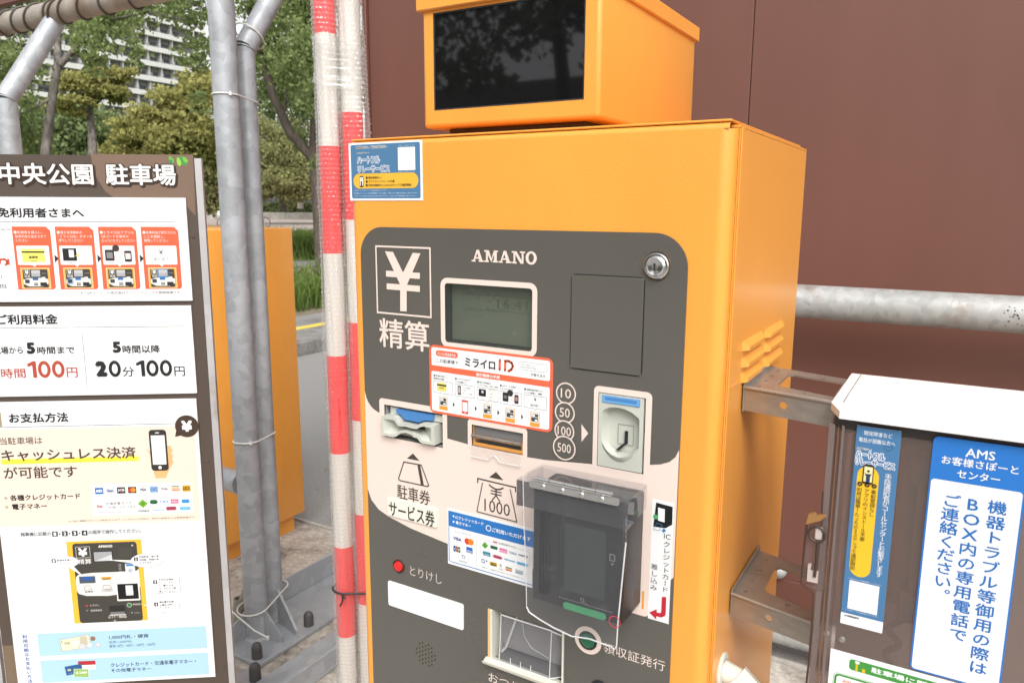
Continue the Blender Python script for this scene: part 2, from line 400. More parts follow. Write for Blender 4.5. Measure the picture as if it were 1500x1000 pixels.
# ================================================================== ground
GM = mat('asphalt', (0.19, 0.18, 0.17), rough=0.85, col2=(0.31, 0.30, 0.285), vscale=90, bump=0.8, bscale=260, vdetail=12)
def concrete(name, c1, c2, c3):
    M = bpy.data.materials.new(name); M.use_nodes = True; T = M.node_tree; P = T.nodes['Principled BSDF']; P.inputs['Roughness'].default_value = 0.85
    tc = T.nodes.new('ShaderNodeTexCoord'); a = T.nodes.new('ShaderNodeTexNoise'); a.inputs['Scale'].default_value = 4.2; a.inputs['Detail'].default_value = 12; a.inputs['Roughness'].default_value = 0.7; a.inputs['Distortion'].default_value = 0.6
    b = T.nodes.new('ShaderNodeTexNoise'); b.inputs['Scale'].default_value = 70; b.inputs['Detail'].default_value = 8
    T.links.new(tc.outputs['Object'], a.inputs['Vector']); T.links.new(tc.outputs['Object'], b.inputs['Vector'])
    r = T.nodes.new('ShaderNodeValToRGB'); e = r.color_ramp.elements; e[0].position = 0.36; e[0].color = (*c1, 1); e[1].position = 0.64; e[1].color = (*c3, 1)
    k = e.new(0.48); k.color = (*c2, 1); T.links.new(a.outputs[0], r.inputs[0])
    m = T.nodes.new('ShaderNodeMixRGB'); m.blend_type = 'MULTIPLY'; m.inputs[0].default_value = 0.7; T.links.new(r.outputs[0], m.inputs[1])
    r2 = T.nodes.new('ShaderNodeValToRGB'); r2.color_ramp.elements[0].position = 0.3; r2.color_ramp.elements[0].color = (0.45, 0.45, 0.45, 1); r2.color_ramp.elements[1].position = 0.65
    T.links.new(b.outputs[0], r2.inputs[0]); T.links.new(r2.outputs[0], m.inputs[2]); T.links.new(m.outputs[0], P.inputs['Base Color'])
    bp = T.nodes.new('ShaderNodeBump'); bp.inputs['Strength'].default_value = 0.6; bp.inputs['Distance'].default_value = 0.004; T.links.new(b.outputs[0], bp.inputs['Height']); T.links.new(bp.outputs[0], P.inputs['Normal'])
    return M
CONC = concrete('stained_concrete', (0.20, 0.17, 0.14), (0.47, 0.42, 0.36), (0.66, 0.61, 0.54))
CONC2 = concrete('pavement_concrete', (0.17, 0.16, 0.15), (0.24, 0.23, 0.215), (0.30, 0.285, 0.27))
def sheet(name, pts, z, m, kind='structure'):
    b = B(); b.faces.new([b.verts.new((x, y, z)) for x, y in pts]); return obj(name, b, m, None, 0, kind)
sheet('ground', [(-700, -300), (500, -300), (500, 700), (-700, 700)], -0.004, mat('far_ground', (0.11, 0.12, 0.07), rough=0.95, var=0.2, vscale=0.3))
sheet('parking_lot', [(-5.42, -14), (14, -14), (14, 30), (-5.42, 30)], 0.0, GM)
# concrete pad the machines stand on, its far edge along the wall side
b = B(); box(b, -3.6, 3.0, -1.1, 1.565, -0.05, 0.006, 0.004, 1); obj('concrete_pad', b, CONC, None, 0, 'structure')
b = B(); box(b, -3.6, 3.0, 1.572, 1.586, -0.04, 0.010); obj('pad_joint', b, mat('pale_mortar', (0.42, 0.39, 0.35), rough=0.9, var=0.2, vscale=50), None, 0, 'structure')
b = B(); box(b, -2.02, -0.9, 0.655, 0.663, 0.0, 0.0085); box(b, -1.772, -1.764, -0.3, 0.70, 0.0, 0.0085); obj('pad_crack', b, mat('pale_crack', (0.40, 0.33, 0.26), rough=0.9, var=0.3, vscale=40), None, 0, 'structure')
# grit and dead leaves scattered on the pad and asphalt
random.seed(21); b = B()
for i in range(900):
    x, y = random.uniform(-3.2, 0.8), random.uniform(0.3, 4.2); z = 0.0065 if y < 1.56 else 0.0005; r = random.uniform(0.0015, 0.0055); a0 = random.uniform(0, 6.28)
    top = b.verts.new((x, y, z+r*0.7)); ring_ = [b.verts.new((x+r*math.cos(a0+k*1.57)*random.uniform(.6, 1.2), y+r*math.sin(a0+k*1.57), z)) for k in range(4)]
    for k in range(4): b.faces.new([ring_[k], ring_[(k+1) % 4], top])
obj('grit', b, mat('grit_stone', (0.16, 0.14, 0.12), rough=0.9, col2=(0.5, 0.46, 0.4), vscale=3), None, 0, 'stuff')
b = B()
for i in range(130):
    x, y = random.uniform(-3.0, -0.75), random.uniform(0.6, 3.2); z = 0.008 if y < 1.56 else 0.002; L = random.uniform(0.010, 0.026); a0 = random.uniform(0, 6.28); c, s_ = math.cos(a0), math.sin(a0)
    q0 = [(-L, 0, 0), (0, L*0.35, random.uniform(0, 0.006)), (L, 0, random.uniform(0, 0.008)), (0, -L*0.35, random.uniform(0, 0.006))]
    b.faces.new([b.verts.new((x+u*c-v*s_, y+u*s_+v*c, z+w)) for u, v, w in q0])
obj('fallen_leaves', b, mat('dead_leaf', (0.16, 0.10, 0.045), rough=0.8, col2=(0.36, 0.26, 0.12), vscale=2), None, 0, 'stuff')
# kerb, pavement, yellow line
KX = -5.45
for i in range(22):
    b = B(); y0 = -7+i*1.0; box(b, KX-0.15, KX, y0+0.005, y0+0.995, -0.05, 0.13, 0.012, 1)
    obj('kerb_stone', b, CONC2, None, 0, 'structure')
b = B(); box(b, KX-1.45, KX-0.155, -7, 15, -0.05, 0.115); obj('pavement', b, CONC2, None, 0, 'structure')
b = B(); box(b, KX-0.80, KX-0.66, -7, 15, 0.116, 0.1195); obj('yellow_line', b, mat('yellow_road_paint', (0.72, 0.50, 0.07), rough=0.7, var=0.12, vscale=20), None, 0, 'structure')
# verge, path, lawn, road, along the view over the park
FD = Vector((-0.74, 0.672, 0)); FS = Vector((0.672, 0.74, 0)); O0 = Vector((0, -0.75, 0))
def band(name, d0, d1, m, z, w=60):
    pts = [O0+FD*d0-FS*w, O0+FD*d0+FS*w, O0+FD*d1+FS*w, O0+FD*d1-FS*w]; return sheet(name, [(p.x, p.y) for p in pts], z, m)
SOIL = mat('verge_soil', (0.13, 0.105, 0.07), rough=0.95, col2=(0.24, 0.20, 0.13), vscale=8)
GRASSG = mat('grass_ground', (0.045, 0.085, 0.02), rough=0.95, col2=(0.10, 0.15, 0.04), vscale=2.5)
sheet('verge_ground', [(KX-14, -7), (KX-1.45, -7), (KX-1.45, 30), (KX-14, 30)], 0.10, SOIL)
band('path', 17.6, 19.6, CONC2, 0.112)
band('lawn_ground', 19.6, 43, GRASSG, 0.116)
band('park_road', 43, 92, mat('pinkish_paving', (0.36, 0.30, 0.265), rough=0.9, var=0.12, vscale=0.6), 0.12, 120)
band('park_ground', 92.5, 220, GRASSG, 0.15, 160)

def strands(name, n, region, h, w, m, lean=0.5, kind='stuff'):
    """grass blades: thin tapered triangles"""
    rng = np.random.RandomState(len(name)*13+n)
    P = region(rng, n); ang = rng.rand(n)*6.283; H = h*(0.5+rng.rand(n)*0.8); dx = np.cos(ang); dy = np.sin(ang); ln = rng.rand(n)*lean*H; a2 = rng.rand(n)*6.283
    V = np.zeros((n, 5, 3)); 
    V[:, 0] = P; V[:, 0, 0] -= dx*w/2; V[:, 0, 1] -= dy*w/2; V[:, 1] = P; V[:, 1, 0] += dx*w/2; V[:, 1, 1] += dy*w/2
    for k, (f, g, s) in enumerate(((0.6, 0.35, 0.4), (0.6, 0.35, -0.4))):
        V[:, 2+k] = P; V[:, 2+k, 0] += np.cos(a2)*ln*g+dx*w*s; V[:, 2+k, 1] += np.sin(a2)*ln*g+dy*w*s; V[:, 2+k, 2] += H*f
    V[:, 4] = P; V[:, 4, 0] += np.cos(a2)*ln*1.2; V[:, 4, 1] += np.sin(a2)*ln*1.2; V[:, 4, 2] += H*(1-0.3*rng.rand(n))
    F = np.array([[0, 1, 2], [0, 2, 3], [3, 2, 4]])[None]+np.arange(n)[:, None, None]*5
    me = bpy.data.meshes.new(name); mk(me, V.reshape(-1, 3), F.reshape(-1, 3)); return link(name, me, m, None, 0, kind)
def mk(me, V, F):
    k = F.shape[1]; me.vertices.add(len(V)); me.vertices.foreach_set('co', V.astype('f').ravel()); me.loops.add(F.size); me.loops.foreach_set('vertex_index', F.astype('i').ravel())
    me.polygons.add(len(F)); me.polygons.foreach_set('loop_start', np.arange(0, F.size, k, dtype='i')); me.update(calc_edges=True)
GR = leafmat('grass_blades', (0.06, 0.12, 0.02), (0.22, 0.27, 0.09), 0.3)
def line_region(a, b_, wd, z):
    a, b_ = np.array(a), np.array(b_)
    def f(rng, n):
        t = rng.rand(n, 1); c = a+(b_-a)*t; q = rng.randn(n, 2)*wd; return np.concatenate([c+q, np.full((n, 1), z)], 1)
    return f
g = strands('verge_grass', 9000, lambda rng, n: np.concatenate([np.stack([KX-1.75-np.abs(rng.randn(n))*1.5, 1.0+rng.rand(n)*14], 1), np.full((n, 1), 0.1)], 1), 0.42, 0.02, GR, 0.9)
g2 = strands('lawn_grass', 14000, lambda rng, n: (lambda t, u: np.stack([O0.x+FD.x*t+FS.x*u, O0.y+FD.y*t+FS.y*u, np.full(n, 0.116)], 1))(20+rng.rand(n)**1.3*20, -8+rng.rand(n)*14), 0.30, 0.05, GR, 0.7)
g3 = strands('tall_grass', 3500, lambda rng, n: (lambda t, u: np.stack([O0.x+FD.x*t+FS.x*u, O0.y+FD.y*t+FS.y*u, np.full(n, 0.11)], 1))(20.0+np.abs(rng.randn(n))*0.7, -2.5+rng.rand(n)*4), 0.75, 0.03, GR, 0.7)

# ================================================================== brown wall with guard pipes
wall = thing('steel_wall', (-0.5, 1.76, 0), 'tall brown painted steel sheet wall standing behind the payment machine', 'wall')
xs = [-2.165, -0.618, 0.93, 2.48, 4.03]
for i in range(4):
    b = B(); box(b, xs[i]+(0.001 if i else 0), xs[i+1]-0.001, 1.75, 1.762, 0.10, 3.3, 0.002, 1); obj('wall_panel', b, WALLM, wall)
b = B(); box(b, -2.19, -2.168, 1.735, 1.80, 0.05, 3.3, 0.003, 1); obj('edge_strip', b, WALLM, wall)
for i in range(5):
    b = B(); box(b, xs[i]-0.03, xs[i]+0.03, 1.764, 1.82, 0.0, 3.2); obj('post', b, GALV, wall)
b = B(); box(b, -2.16, 4.03, 1.742, 1.749, 0.10, 0.20, 0.001, 1); obj('bottom_rail', b, WALLM, wall)
for z in (0.6, 1.2, 1.84, 2.04, 2.24, 2.6):
    b = B(); lathe(b, (-2.20, 1.735, z), (0, -1, 0), [(0.017, 0), (0.017, 0.006), (0.012, 0.013), (0, 0.015)], 14); obj('bolt', b, CHROME, wall)
b = B(); lathe(b, (-0.43, 1.735, 0.24), (0, -1, 0), [(0.03, 0), (0.028, 0.02), (0.012, 0.035), (0, 0.037)], 16); obj('bolt', b, GALV2, wall)
pg = [('guard_pipe', 1.59, 1.155, 'mottled galvanised pipe running across the brown wall at waist height, rusty spot at right'), ('guard_pipe', 1.60, 0.105, 'low galvanised pipe along the foot of the brown wall')]
for n, y, z, lb in pg:
    t = thing(n, (0, y, z), lb, 'pipe', 'galvanised guard pipes in front of the brown wall')
    b = B(); tube(b, [(-1.75, y, z), (3.6, y, z)], 0.049, 32); obj('pipe', b, GALV2, t, 60)
    for x in (-0.95, 1.3, 3.2):
        b = B(); box(b, x-0.04, x+0.04, y+0.045, 1.747, z-0.012, z+0.012, 0.002, 1); obj('clamp', b, GALV, t)
    b = B()
    if z > 1:
        random.seed(3)
        for i in range(26):
            a = random.uniform(-0.9, 0.5); xx = 0.125+random.gauss(0, 0.012); rr = random.uniform(0.0008, 0.0028)
            lathe(b, (xx, y-math.cos(a)*0.0485, z+math.sin(a)*0.0485), (0, -math.cos(a), math.sin(a)), [(rr, 0), (rr*0.6, 0.0012), (0, 0.0014)], 7)
        obj('rust_spot', b, mat('dark_rust', (0.07, 0.045, 0.03), rough=0.9), t)

# ================================================================== payment machine
XL, XR = -0.692, -0.199
FZ = 1.503
M0 = thing('payment_machine', (-0.445, 0.18, 0), 'large orange parking payment machine with dark grey panel, card reader and yen sign', 'payment machine')
# openings in the panel, metres
def mm(*a): return [v/1000 for v in a]
def hole(ax, ay, bx, by, r=0.0): 
    ax, ay, bx, by = mm(ax, ay, bx, by); return rrect(ax, ay, bx, by, r, 4)
H_DISP = hole(-539.5, 1330.2, -417.0, 1257.3, 0.004)
H_TICK = hole(-639.9, 1163.9, -545.0, 1119.9)
H_BILL = hole(-500.8, 1157.6, -428.0, 1130.6)
H_COIN = hole(-331.9, 1220.5, -276.5, 1135.5, 0.001)
H_TRAY = hole(-477.8, 919.4, -368.2, 848.2)
HOLES = [H_DISP, H_TICK, H_BILL, H_COIN, H_TRAY]
PX0, PX1, PZ0, PZ1 = -0.6735, -0.2375, 0.655, 1.396
def grow(h, e):
    xs_, ys_ = [p[0] for p in h], [p[1] for p in h]; return rrect(min(xs_)-e, min(ys_)-e, max(xs_)+e, max(ys_)+e, 0)
# door: flat plate with openings and rounded side edges
rr_ = 0.013
b = B(); prism(b, XZ, rrect(XL+rr_, 0.10, XR-rr_, FZ-0.006), -0.0035, -0.002, [list(reversed(grow(h, 0.003))) for h in HOLES])
for sx, xc in ((-1, XL+rr_), (1, XR-rr_)):
    prof = [(xc+sx*rr_*math.sin(rad(a)), 0.002+rr_-rr_*math.cos(rad(a))) for a in range(0, 91, 10)]
    vs = [[b.verts.new((x, y, z)) for x, y in prof+[(xc+sx*rr_, 0.0165)]] for z in (0.10, FZ-0.006)]
    for i in range(len(prof)): b.faces.new([vs[0][i], vs[0][i+1], vs[1][i+1], vs[1][i]])
prof = [(0.002+0.006-0.006*math.cos(rad(a)), FZ-0.006+0.006*math.sin(rad(a))) for a in range(0, 91, 15)]+[(0.0165, FZ)]
vs = [[b.verts.new((x, y, z)) for y, z in prof] for x in (XL+0.004, XR-0.004)]
for i in range(len(prof)-1): b.faces.new([vs[0][i], vs[0][i+1], vs[1][i+1], vs[1][i]])
door = obj('door', b, ORANGE, M0, 50)
b = B()   # cabinet: five walls
box(b, XR+0.0015, XR+0.003, 0.018, 0.372, 0.10, 1.4985); box(b, XL, XL+0.0015, 0.018, 0.372, 0.10, 1.4985)
box(b, XL+0.002, XR+0.001, 0.370, 0.372, 0.10, 1.4985); box(b, XL, XR+0.003, 0.018, 0.372, 1.499, 1.5015); box(b, XL+0.002, XR+0.001, 0.02, 0.369, 0.098, 0.10)
box(b, XR-0.018, XR+0.001, 0.0175, 0.0195, 0.10, 1.4985); box(b, XL+0.002, XL+0.02, 0.0175, 0.0195, 0.10, 1.4985); box(b, XL+0.021, XR-0.019, 0.0175, 0.0195, 1.47, 1.4985)
cab = obj('cabinet', b, ORANGE, M0, 40)
b = B(); box(b, XR+0.0032, XR+0.0045, 0.018, 0.027, 0.10, 1.4985, 0.0005, 1); obj('side_flange', b, ORANGE, M0)
b = B(); box(b, XL+0.004, XR-0.003, 0.004, 0.36, 1.5035, 1.506, 0.001, 1); obj('top_cover', b, ORANGE, M0)
b = B(); box(b, XL+0.03, XR-0.03, 0.04, 0.34, 0.0, 0.098); obj('plinth', b, mat('dark_plinth', (0.06, 0.06, 0.06), rough=0.7), M0)
# six pressed louvres on the side, each stamped outwards with tapered ends
for (ax, az, bx, bz) in ((71.4, 1275.5, 162.0, 1273.1), (72.4, 1257.9, 163.7, 1253.5), (71.4, 1241.3, 161.3, 1236.0), (179.4, 1274.8, 277.3, 1271.4), (178.9, 1258.2, 277.0, 1253.2), (177.8, 1241.2, 277.0, 1233.9)):
    ax, az, bx, bz = mm(ax, az, bx, bz); zc = (az+bz)/2; ax += 0.001; b = B(); xo = XR+0.003
    ring0 = [(ax, zc-0.0062), (bx, zc-0.0062), (bx, zc+0.0045), (ax, zc+0.0045)]
    v0 = [b.verts.new((xo, y, z)) for y, z in ring0]; v1 = [b.verts.new((xo+0.0062, y, z)) for y, z in ((ax+0.009, zc-0.0058), (bx-0.009, zc-0.0058), (bx-0.009, zc-0.0015), (ax+0.009, zc-0.0015))]
    for i in range(4): b.faces.new([v0[i], v0[(i+1) % 4], v1[(i+1) % 4], v1[i]])
    b.faces.new(v1); obj('louvre', b, ORANGE, M0, 20)
b = B(); box(b, XR+0.0031, XR+0.0036, 0.03, 0.20, 1.23519-0.001, 1.23519+0.001); obj('side_seam', b, ORANGE, M0)
# grey control panel with its openings
b = B(); prism(b, XZ, rrect(PX0, PZ0, PX1, PZ1, 0.036, 10), -0.0019, 0.0, [list(reversed(h)) for h in HOLES])
panel = obj('control_panel', b, PANEL, M0, 30)
PR = Print(XZ, M0, 0.0003)
C0 = CREAM
# cream band printed across the panel
XLm, XRm = PX0*1000+0.3, PX1*1000-0.3
def arc(p0, p1, bulge, n=10):
    p0, p1 = Vector(p0), Vector(p1); d = p1-p0; nrm = Vector((-d.y, d.x)); return [tuple(p0+d*t+nrm*bulge*4*t*(1-t)) for t in [i/n for i in range(n+1)]]
band_pts = [(XLm, 1178)] + arc((-673, 1176), (-646, 1150.5), -0.17, 6)[1:] + [(-600, 1140), (-538, 1133.5), (-507, 1131), (-455, 1129), (-423, 1129.3), (-397, 1130.2), (-337, 1136), (-290, 1143.5)] + [(-270, 1147.3), (-258, 1150), (-248, 1154.5), (-241.5, 1161), (XRm, 1170)] + [(XRm, 1025)] + [(-244, 1018), (-252, 1009.5), (-262, 1004.5), (-300, 998), (-370, 991), (-455, 988), (-540, 991.5), (-600, 999), (-638, 1007.5), (-655, 1014), (-667, 1025), (XLm, 1040)]
BAND_HOLES = []
def clipped_band():
    hs_ = []
    for h in (H_TICK, H_BILL, H_COIN):
        hs_.append([(x*1000, z*1000) for x, z in reversed(h)])
    return hs_
# ring of cream round the openings (drawn with the real holes left open)
def cream_frame(h, e, r, k):
    xs_, ys_ = [p[0]*1000 for p in h], [p[1]*1000 for p in h]; x0, x1, y0, y1 = min(xs_), max(xs_), min(ys_), max(ys_)
    PR.poly(rrect(x0-e[0], y0-e[1], x1+e[2], y1+e[3], r), C0, k, [[(x0, y0), (x0, y1), (x1, y1), (x1, y0)]])
# the band is cut into columns so the openings stay free
def band_strip(xa, xb, za=None, zb=None):
    up_ = [p for p in band_pts[:next(i for i, p in enumerate(band_pts) if p == (XRm, 1025))]]; lo_ = band_pts[next(i for i, p in enumerate(band_pts) if p == (XRm, 1025)):][::-1]
    def at(pl, x):
        for (x0, y0), (x1, y1) in zip(pl, pl[1:]):
            if x0 <= x <= x1: return y0+(y1-y0)*(x-x0)/max(1e-6, x1-x0)
        return pl[0][1] if x < pl[0][0] else pl[-1][1]
    top = [(xa, at(up_, xa))]+[p for p in up_ if xa < p[0] < xb]+[(xb, at(up_, xb))]; bot = [(xa, at(lo_, xa))]+[p for p in lo_ if xa < p[0] < xb]+[(xb, at(lo_, xb))]
    if za is not None: bot = [(x, max(y, za)) for x, y in bot]
    if zb is not None: top = [(x, min(y, zb)) for x, y in top]
    PR.poly(bot+top[::-1], C0, 0)
def ext(h): 
    xs_, ys_ = [p[0]*1000 for p in h], [p[1]*1000 for p in h]; return min(xs_), max(xs_), min(ys_), max(ys_)
tk, bl, cn = ext(H_TICK), ext(H_BILL), ext(H_COIN)
band_strip(XLm, tk[0]); band_strip(tk[0], tk[1], None, tk[2]); band_strip(tk[1], bl[0]); band_strip(bl[0], bl[1], None, bl[2]); band_strip(bl[1], cn[0]); band_strip(cn[0], cn[1], None, cn[2]); band_strip(cn[1], XRm)
cream_frame(H_TICK, (8.5, 6, 7, 8), 5, 1); cream_frame(H_BILL, (6, 4, 6, 7), 5, 1); cream_frame(H_COIN, (5.5, 4, 7, 7), 6, 1)
ds = ext(H_DISP); PR.poly(rrect(ds[0]-6.5, ds[2]-6.5, ds[1]+6.5, ds[3]+6.5, 10), C0, 1, [list(reversed(rrect(ds[0], ds[2], ds[1], ds[3], 4)))])
# yen sign in its box
PR.frame(-648.3, 1372.7, -560.0, 1285.1, 2.2, C0, 1)
PR.poly([(-632.4, 1365.5), (-619.2, 1365.2), (-603.7, 1339.7), (-587.8, 1365.1), (-575.7, 1364.8), (-598.3, 1323.9), (-599.2, 1290.8), (-609.6, 1290.6), (-608.7, 1324.2)], C0, 1)
PR.poly([(-631.2, 1341.1), (-577.1, 1340.6), (-577.3, 1333.1), (-631.5, 1333.4)], C0, 2)
PR.poly([(-630.7, 1324.8), (-577.5, 1324.6), (-577.6, 1316.9), (-631.0, 1317.2)], C0, 2)
PR.text('精算', -645.2, 1241.3, -564.0, 1242.9, -644.0, 1279.6, C0, 1, 0.012)
# maker's name in slab letters
def slab(x0, z0, w, h):
    t = w/5.9; q = h*0.17; st = t*0.26; sf = h*0.13
    u = lambda pts: PR.poly([(x0+a, z0+c) for a, c in pts], C0, 1)
    def serif(x, zt): PR.rect(x0+x, z0+(0 if zt else h-sf), x0+x+st*1.9, z0+(sf if zt else h), C0, 2)
    adv = [1.18, 1.32, 1.18, 1.22, 1.0]; x = 0
    for i, c in enumerate('AMANO'):
        lw = t*adv[i]*0.97
        if c == 'A':
            u([(x+lw*0.40, h), (x+lw*0.60, h), (x+lw*0.92, 0), (x+lw*0.66, 0), (x+lw*0.46, h*0.72), (x+lw*0.22, 0), (x+lw*0.10, 0)])
            PR.rect(x0+x+lw*0.24, z0+h*0.25, x0+x+lw*0.76, z0+h*0.38, C0, 2)
            PR.rect(x0+x, z0, x0+x+lw*0.33, z0+sf, C0, 3); PR.rect(x0+x+lw*0.58, z0, x0+x+lw, z0+sf, C0, 3)
        if c == 'M':
            u([(x+lw*0.12, 0), (x+lw*0.26, 0), (x+lw*0.26, h), (x+lw*0.12, h)]); u([(x+lw*0.70, 0), (x+lw*0.90, 0), (x+lw*0.90, h), (x+lw*0.70, h)])
            PR.poly([(x0+x+lw*0.12, z0+h), (x0+x+lw*0.34, z0+h), (x0+x+lw*0.52, z0+h*0.3), (x0+x+lw*0.70, z0+h), (x0+x+lw*0.78, z0+h), (x0+x+lw*0.52, z0)], C0, 2)
            for a, e in ((0, .34), (.62, 1)): PR.rect(x0+x+lw*a, z0, x0+x+lw*e, z0+sf, C0, 3)
            for a, e in ((0, .3), (.75, 1)): PR.rect(x0+x+lw*a, z0+h-sf, x0+x+lw*e, z0+h, C0, 3)
        if c == 'N':
            u([(x+lw*0.13, 0), (x+lw*0.27, 0), (x+lw*0.27, h), (x+lw*0.13, h)]); u([(x+lw*0.74, 0), (x+lw*0.88, 0), (x+lw*0.88, h), (x+lw*0.74, h)])
            PR.poly([(x0+x+lw*0.13, z0+h), (x0+x+lw*0.36, z0+h), (x0+x+lw*0.88, z0), (x0+x+lw*0.66, z0)], C0, 2)
            PR.rect(x0+x, z0, x0+x+lw*0.38, z0+sf, C0, 3); PR.rect(x0+x+lw*0.62, z0+h-sf, x0+x+lw, z0+h, C0, 3); PR.rect(x0+x, z0+h-sf, x0+x+lw*0.25, z0+h, C0, 3)
        if c == 'O':
            PR.poly(circ(x0+x+lw*0.5, z0+h/2, lw*0.5, 28, h*0.54), C0, 1, [list(reversed(circ(x0+x+lw*0.5, z0+h/2, lw*0.24, 20, h*0.37)))])
        x += t*adv[i]
ax_, az_ = -499.7, 1357.9; bx_, bz_ = -411.2, 1356.6; cx_, cz_ = -493.9, 1371.8
slab(ax_, az_, bx_-ax_, cz_-az_)
# service cover on the right, proud of the panel, with its dark seam
cv = [v/1000 for v in (-367.0, 1348.6, -283.2, 1244.3)]
b = B(); prism(b, XZ, rrect(cv[0]-0.0012, cv[3]-0.0012, cv[2]+0.0012, cv[1]+0.0012, 0.006), 0.00005, 0.0003); obj('cover_seam', b, DARK, M0)
b = B(); box(b, cv[0], cv[2], -0.0016, -0.0003, cv[3], cv[1], 0.0006, 2); obj('service_cover', b, PANEL, M0, 20)
# lock
lx, lz = [v/1000 for v in (-269.9, 1362.1)]
lk = None
b = B(); lathe(b, (lx, 0, lz), (0, -1, 0), [(0.0148, 0), (0.0148, 0.0006), (0.0150, 0.001)], 40); obj('lock_gasket', b, ORANGE_IN, M0)
b = B(); lathe(b, (lx, 0, lz), (0, -1, 0), [(0.0135, 0.0008), (0.0135, 0.003), (0.0125, 0.004), (0.0105, 0.0042), (0.0100, 0.0062), (0.0088, 0.0072), (0.0084, 0.0070), (0.0, 0.0070)], 40); lock = obj('lock', b, CHROME, M0, 30)
b = B(); lathe(b, (lx, -0.0070, lz), (0, -1, 0), [(0.0034, 0.0), (0.0034, 0.0004), (0, 0.0004)], 20); obj('lock_core', b, mat('dull_brass', (0.35, 0.31, 0.26), rough=0.4, metal=0.8), lock)
b = B(); box(b, lx-0.0008, lx+0.0008, -0.00785, -0.0072, lz-0.0042, lz+0.003); obj('keyhole', b, DARK, lock)
# display
dx0, dx1, dz0, dz1 = [v/1000 for v in ds]
def well(name, ex, depth, m, parent=M0, inset=0.0):
    x0, x1, z0, z1 = [v/1000 for v in ex]; x0 += inset; x1 -= inset; z0 += inset; z1 -= inset; bb = B()
    o_ = [(x0, z0), (x1, z0), (x1, z1), (x0, z1)]; loft(bb, XZ, o_, -0.0005, o_, -depth); bb.faces.new([bb.verts.new(P3(XZ, x, z, -depth)) for x, z in o_])
    me_ = bpy.data.meshes.new(name); bb.to_mesh(me_); bb.free(); return link(name, me_, m, parent, 20)
disp = well('display', ds, 0.014, mat('display_bezel', (0.05, 0.055, 0.05), rough=0.5))
b = B(); box(b, dx0+0.002, dx1-0.002, 0.0125, 0.0135, dz0+0.002, dz1-0.002); obj('screen', b, mat('lcd_glass', (0.15, 0.16, 0.125), rough=0.25, var=0.03, vscale=20), disp)
LC = Print(frame((0, 0.0125, 0), (1, 0, 0), (0, 0, 1), (0, -1, 0)), disp, 0.0002, 'screen_digits')
LK = '#5b5f55'
LC.frame(-522.9, 1317.4, -421.6, 1298.7, 0.7, LK, 0, 1.5); LC.text('16:41', -471.7, 1302.7, -430.4, 1302.9, -471.7, 1313.4, LK, 0, -0.01)
b = B(); box(b, dx0, dx1, 0.0004, 0.0014, dz0, dz1); obj('display_window', b, clear('display_window', (0.90, 0.92, 0.90), 0.03, (0.3, 0.32, 0.3)), disp)

# ---- ticket slot
tb_ = well('ticket_slot', tk, 0.03, mat('slot_grey', (0.32, 0.32, 0.32), rough=0.5))
def fz(pts): return [(x/1000, z/1000) for x, z in pts]
lip_out = fz([(-639.4, 1150.0), (-617.7, 1152.5), (-613.9, 1150.3), (-610.4, 1145.0), (-605.8, 1144.6), (-598.6, 1145.2), (-589.1, 1144.3), (-582.0, 1144.3), (-579.4, 1145.6), (-574.8, 1149.4), (-570.1, 1150.4), (-553.1, 1149.8), (-552.7, 1123.9), (-570.7, 1123.4), (-575.3, 1124.3), (-579.9, 1129.0), (-585.8, 1129.0), (-589.3, 1132.4), (-598.9, 1133.3), (-608.6, 1130.8), (-614.8, 1125.8), (-619.7, 1124.0), (-639.8, 1123.8)])
lip_in = fz([(-635.4, 1146.3), (-618.5, 1147.8), (-615.7, 1145.5), (-612.2, 1140.8), (-607.1, 1140.6), (-598.7, 1141.7), (-589.1, 1140.7), (-582.0, 1140.8), (-579.1, 1142.0), (-574.3, 1145.4), (-569.1, 1146.4), (-558.1, 1145.8), (-558.1, 1127.2), (-570.6, 1127.1), (-573.5, 1128.0), (-578.1, 1132.7), (-583.4, 1133.3), (-587.5, 1135.6), (-598.8, 1136.0), (-609.1, 1133.6), (-615.3, 1129.0), (-620.2, 1127.6), (-635.9, 1127.8)])
slot_in = [(max(-0.634, min(-0.581, x*0.6+(-0.6065)*0.4)), 1.1425+(0.0018 if i < 12 else -0.0018)) for i, (x, z) in enumerate(lip_in)]
zc_ = sum(z for x, z in lip_in)/len(lip_in)
slot_in = [(x, zc_+(0.0016 if i < 12 else -0.0016)) for i, (x, z) in enumerate(slot_in)]
b = B(); prism(b, XZ, lip_out, -0.012, 0.008, [list(reversed(lip_in))]); loft(b, XZ, lip_in, 0.008, slot_in, -0.010); lp = obj('slot_lip', b, GREYPL, tb_, 25)
b = B(); box(b, -0.645, -0.57, 0.009, 0.011, zc_-0.004, zc_+0.004); obj('slot_mouth', b, DARK, tb_)
bt = fz([(-619.3, 1160.5), (-560.7, 1160.8), (-560.8, 1153.3), (-573.6, 1151.8), (-581.9, 1148.0), (-605.7, 1148.3), (-612.8, 1154.8), (-618.9, 1154.5)])
b = B(); prism(b, XZ, bt, -0.012, 0.0015); obj('blue_guide', b, BLUEPL, tb_, 20)
b = B(); prism(b, XZ, fz([(-632.8, 1160.9), (-547.0, 1160.6), (-547.2, 1151.5), (-633.1, 1150.9)]), -0.02, -0.004); obj('slot_back', b, GREYPL, tb_)
b = B(); box(b, tk[0]/1000+0.001, tk[1]/1000-0.001, 0.006, 0.009, tk[2]/1000+0.004, tk[2]/1000+0.008); obj('slot_rod', b, STEEL, tb_)
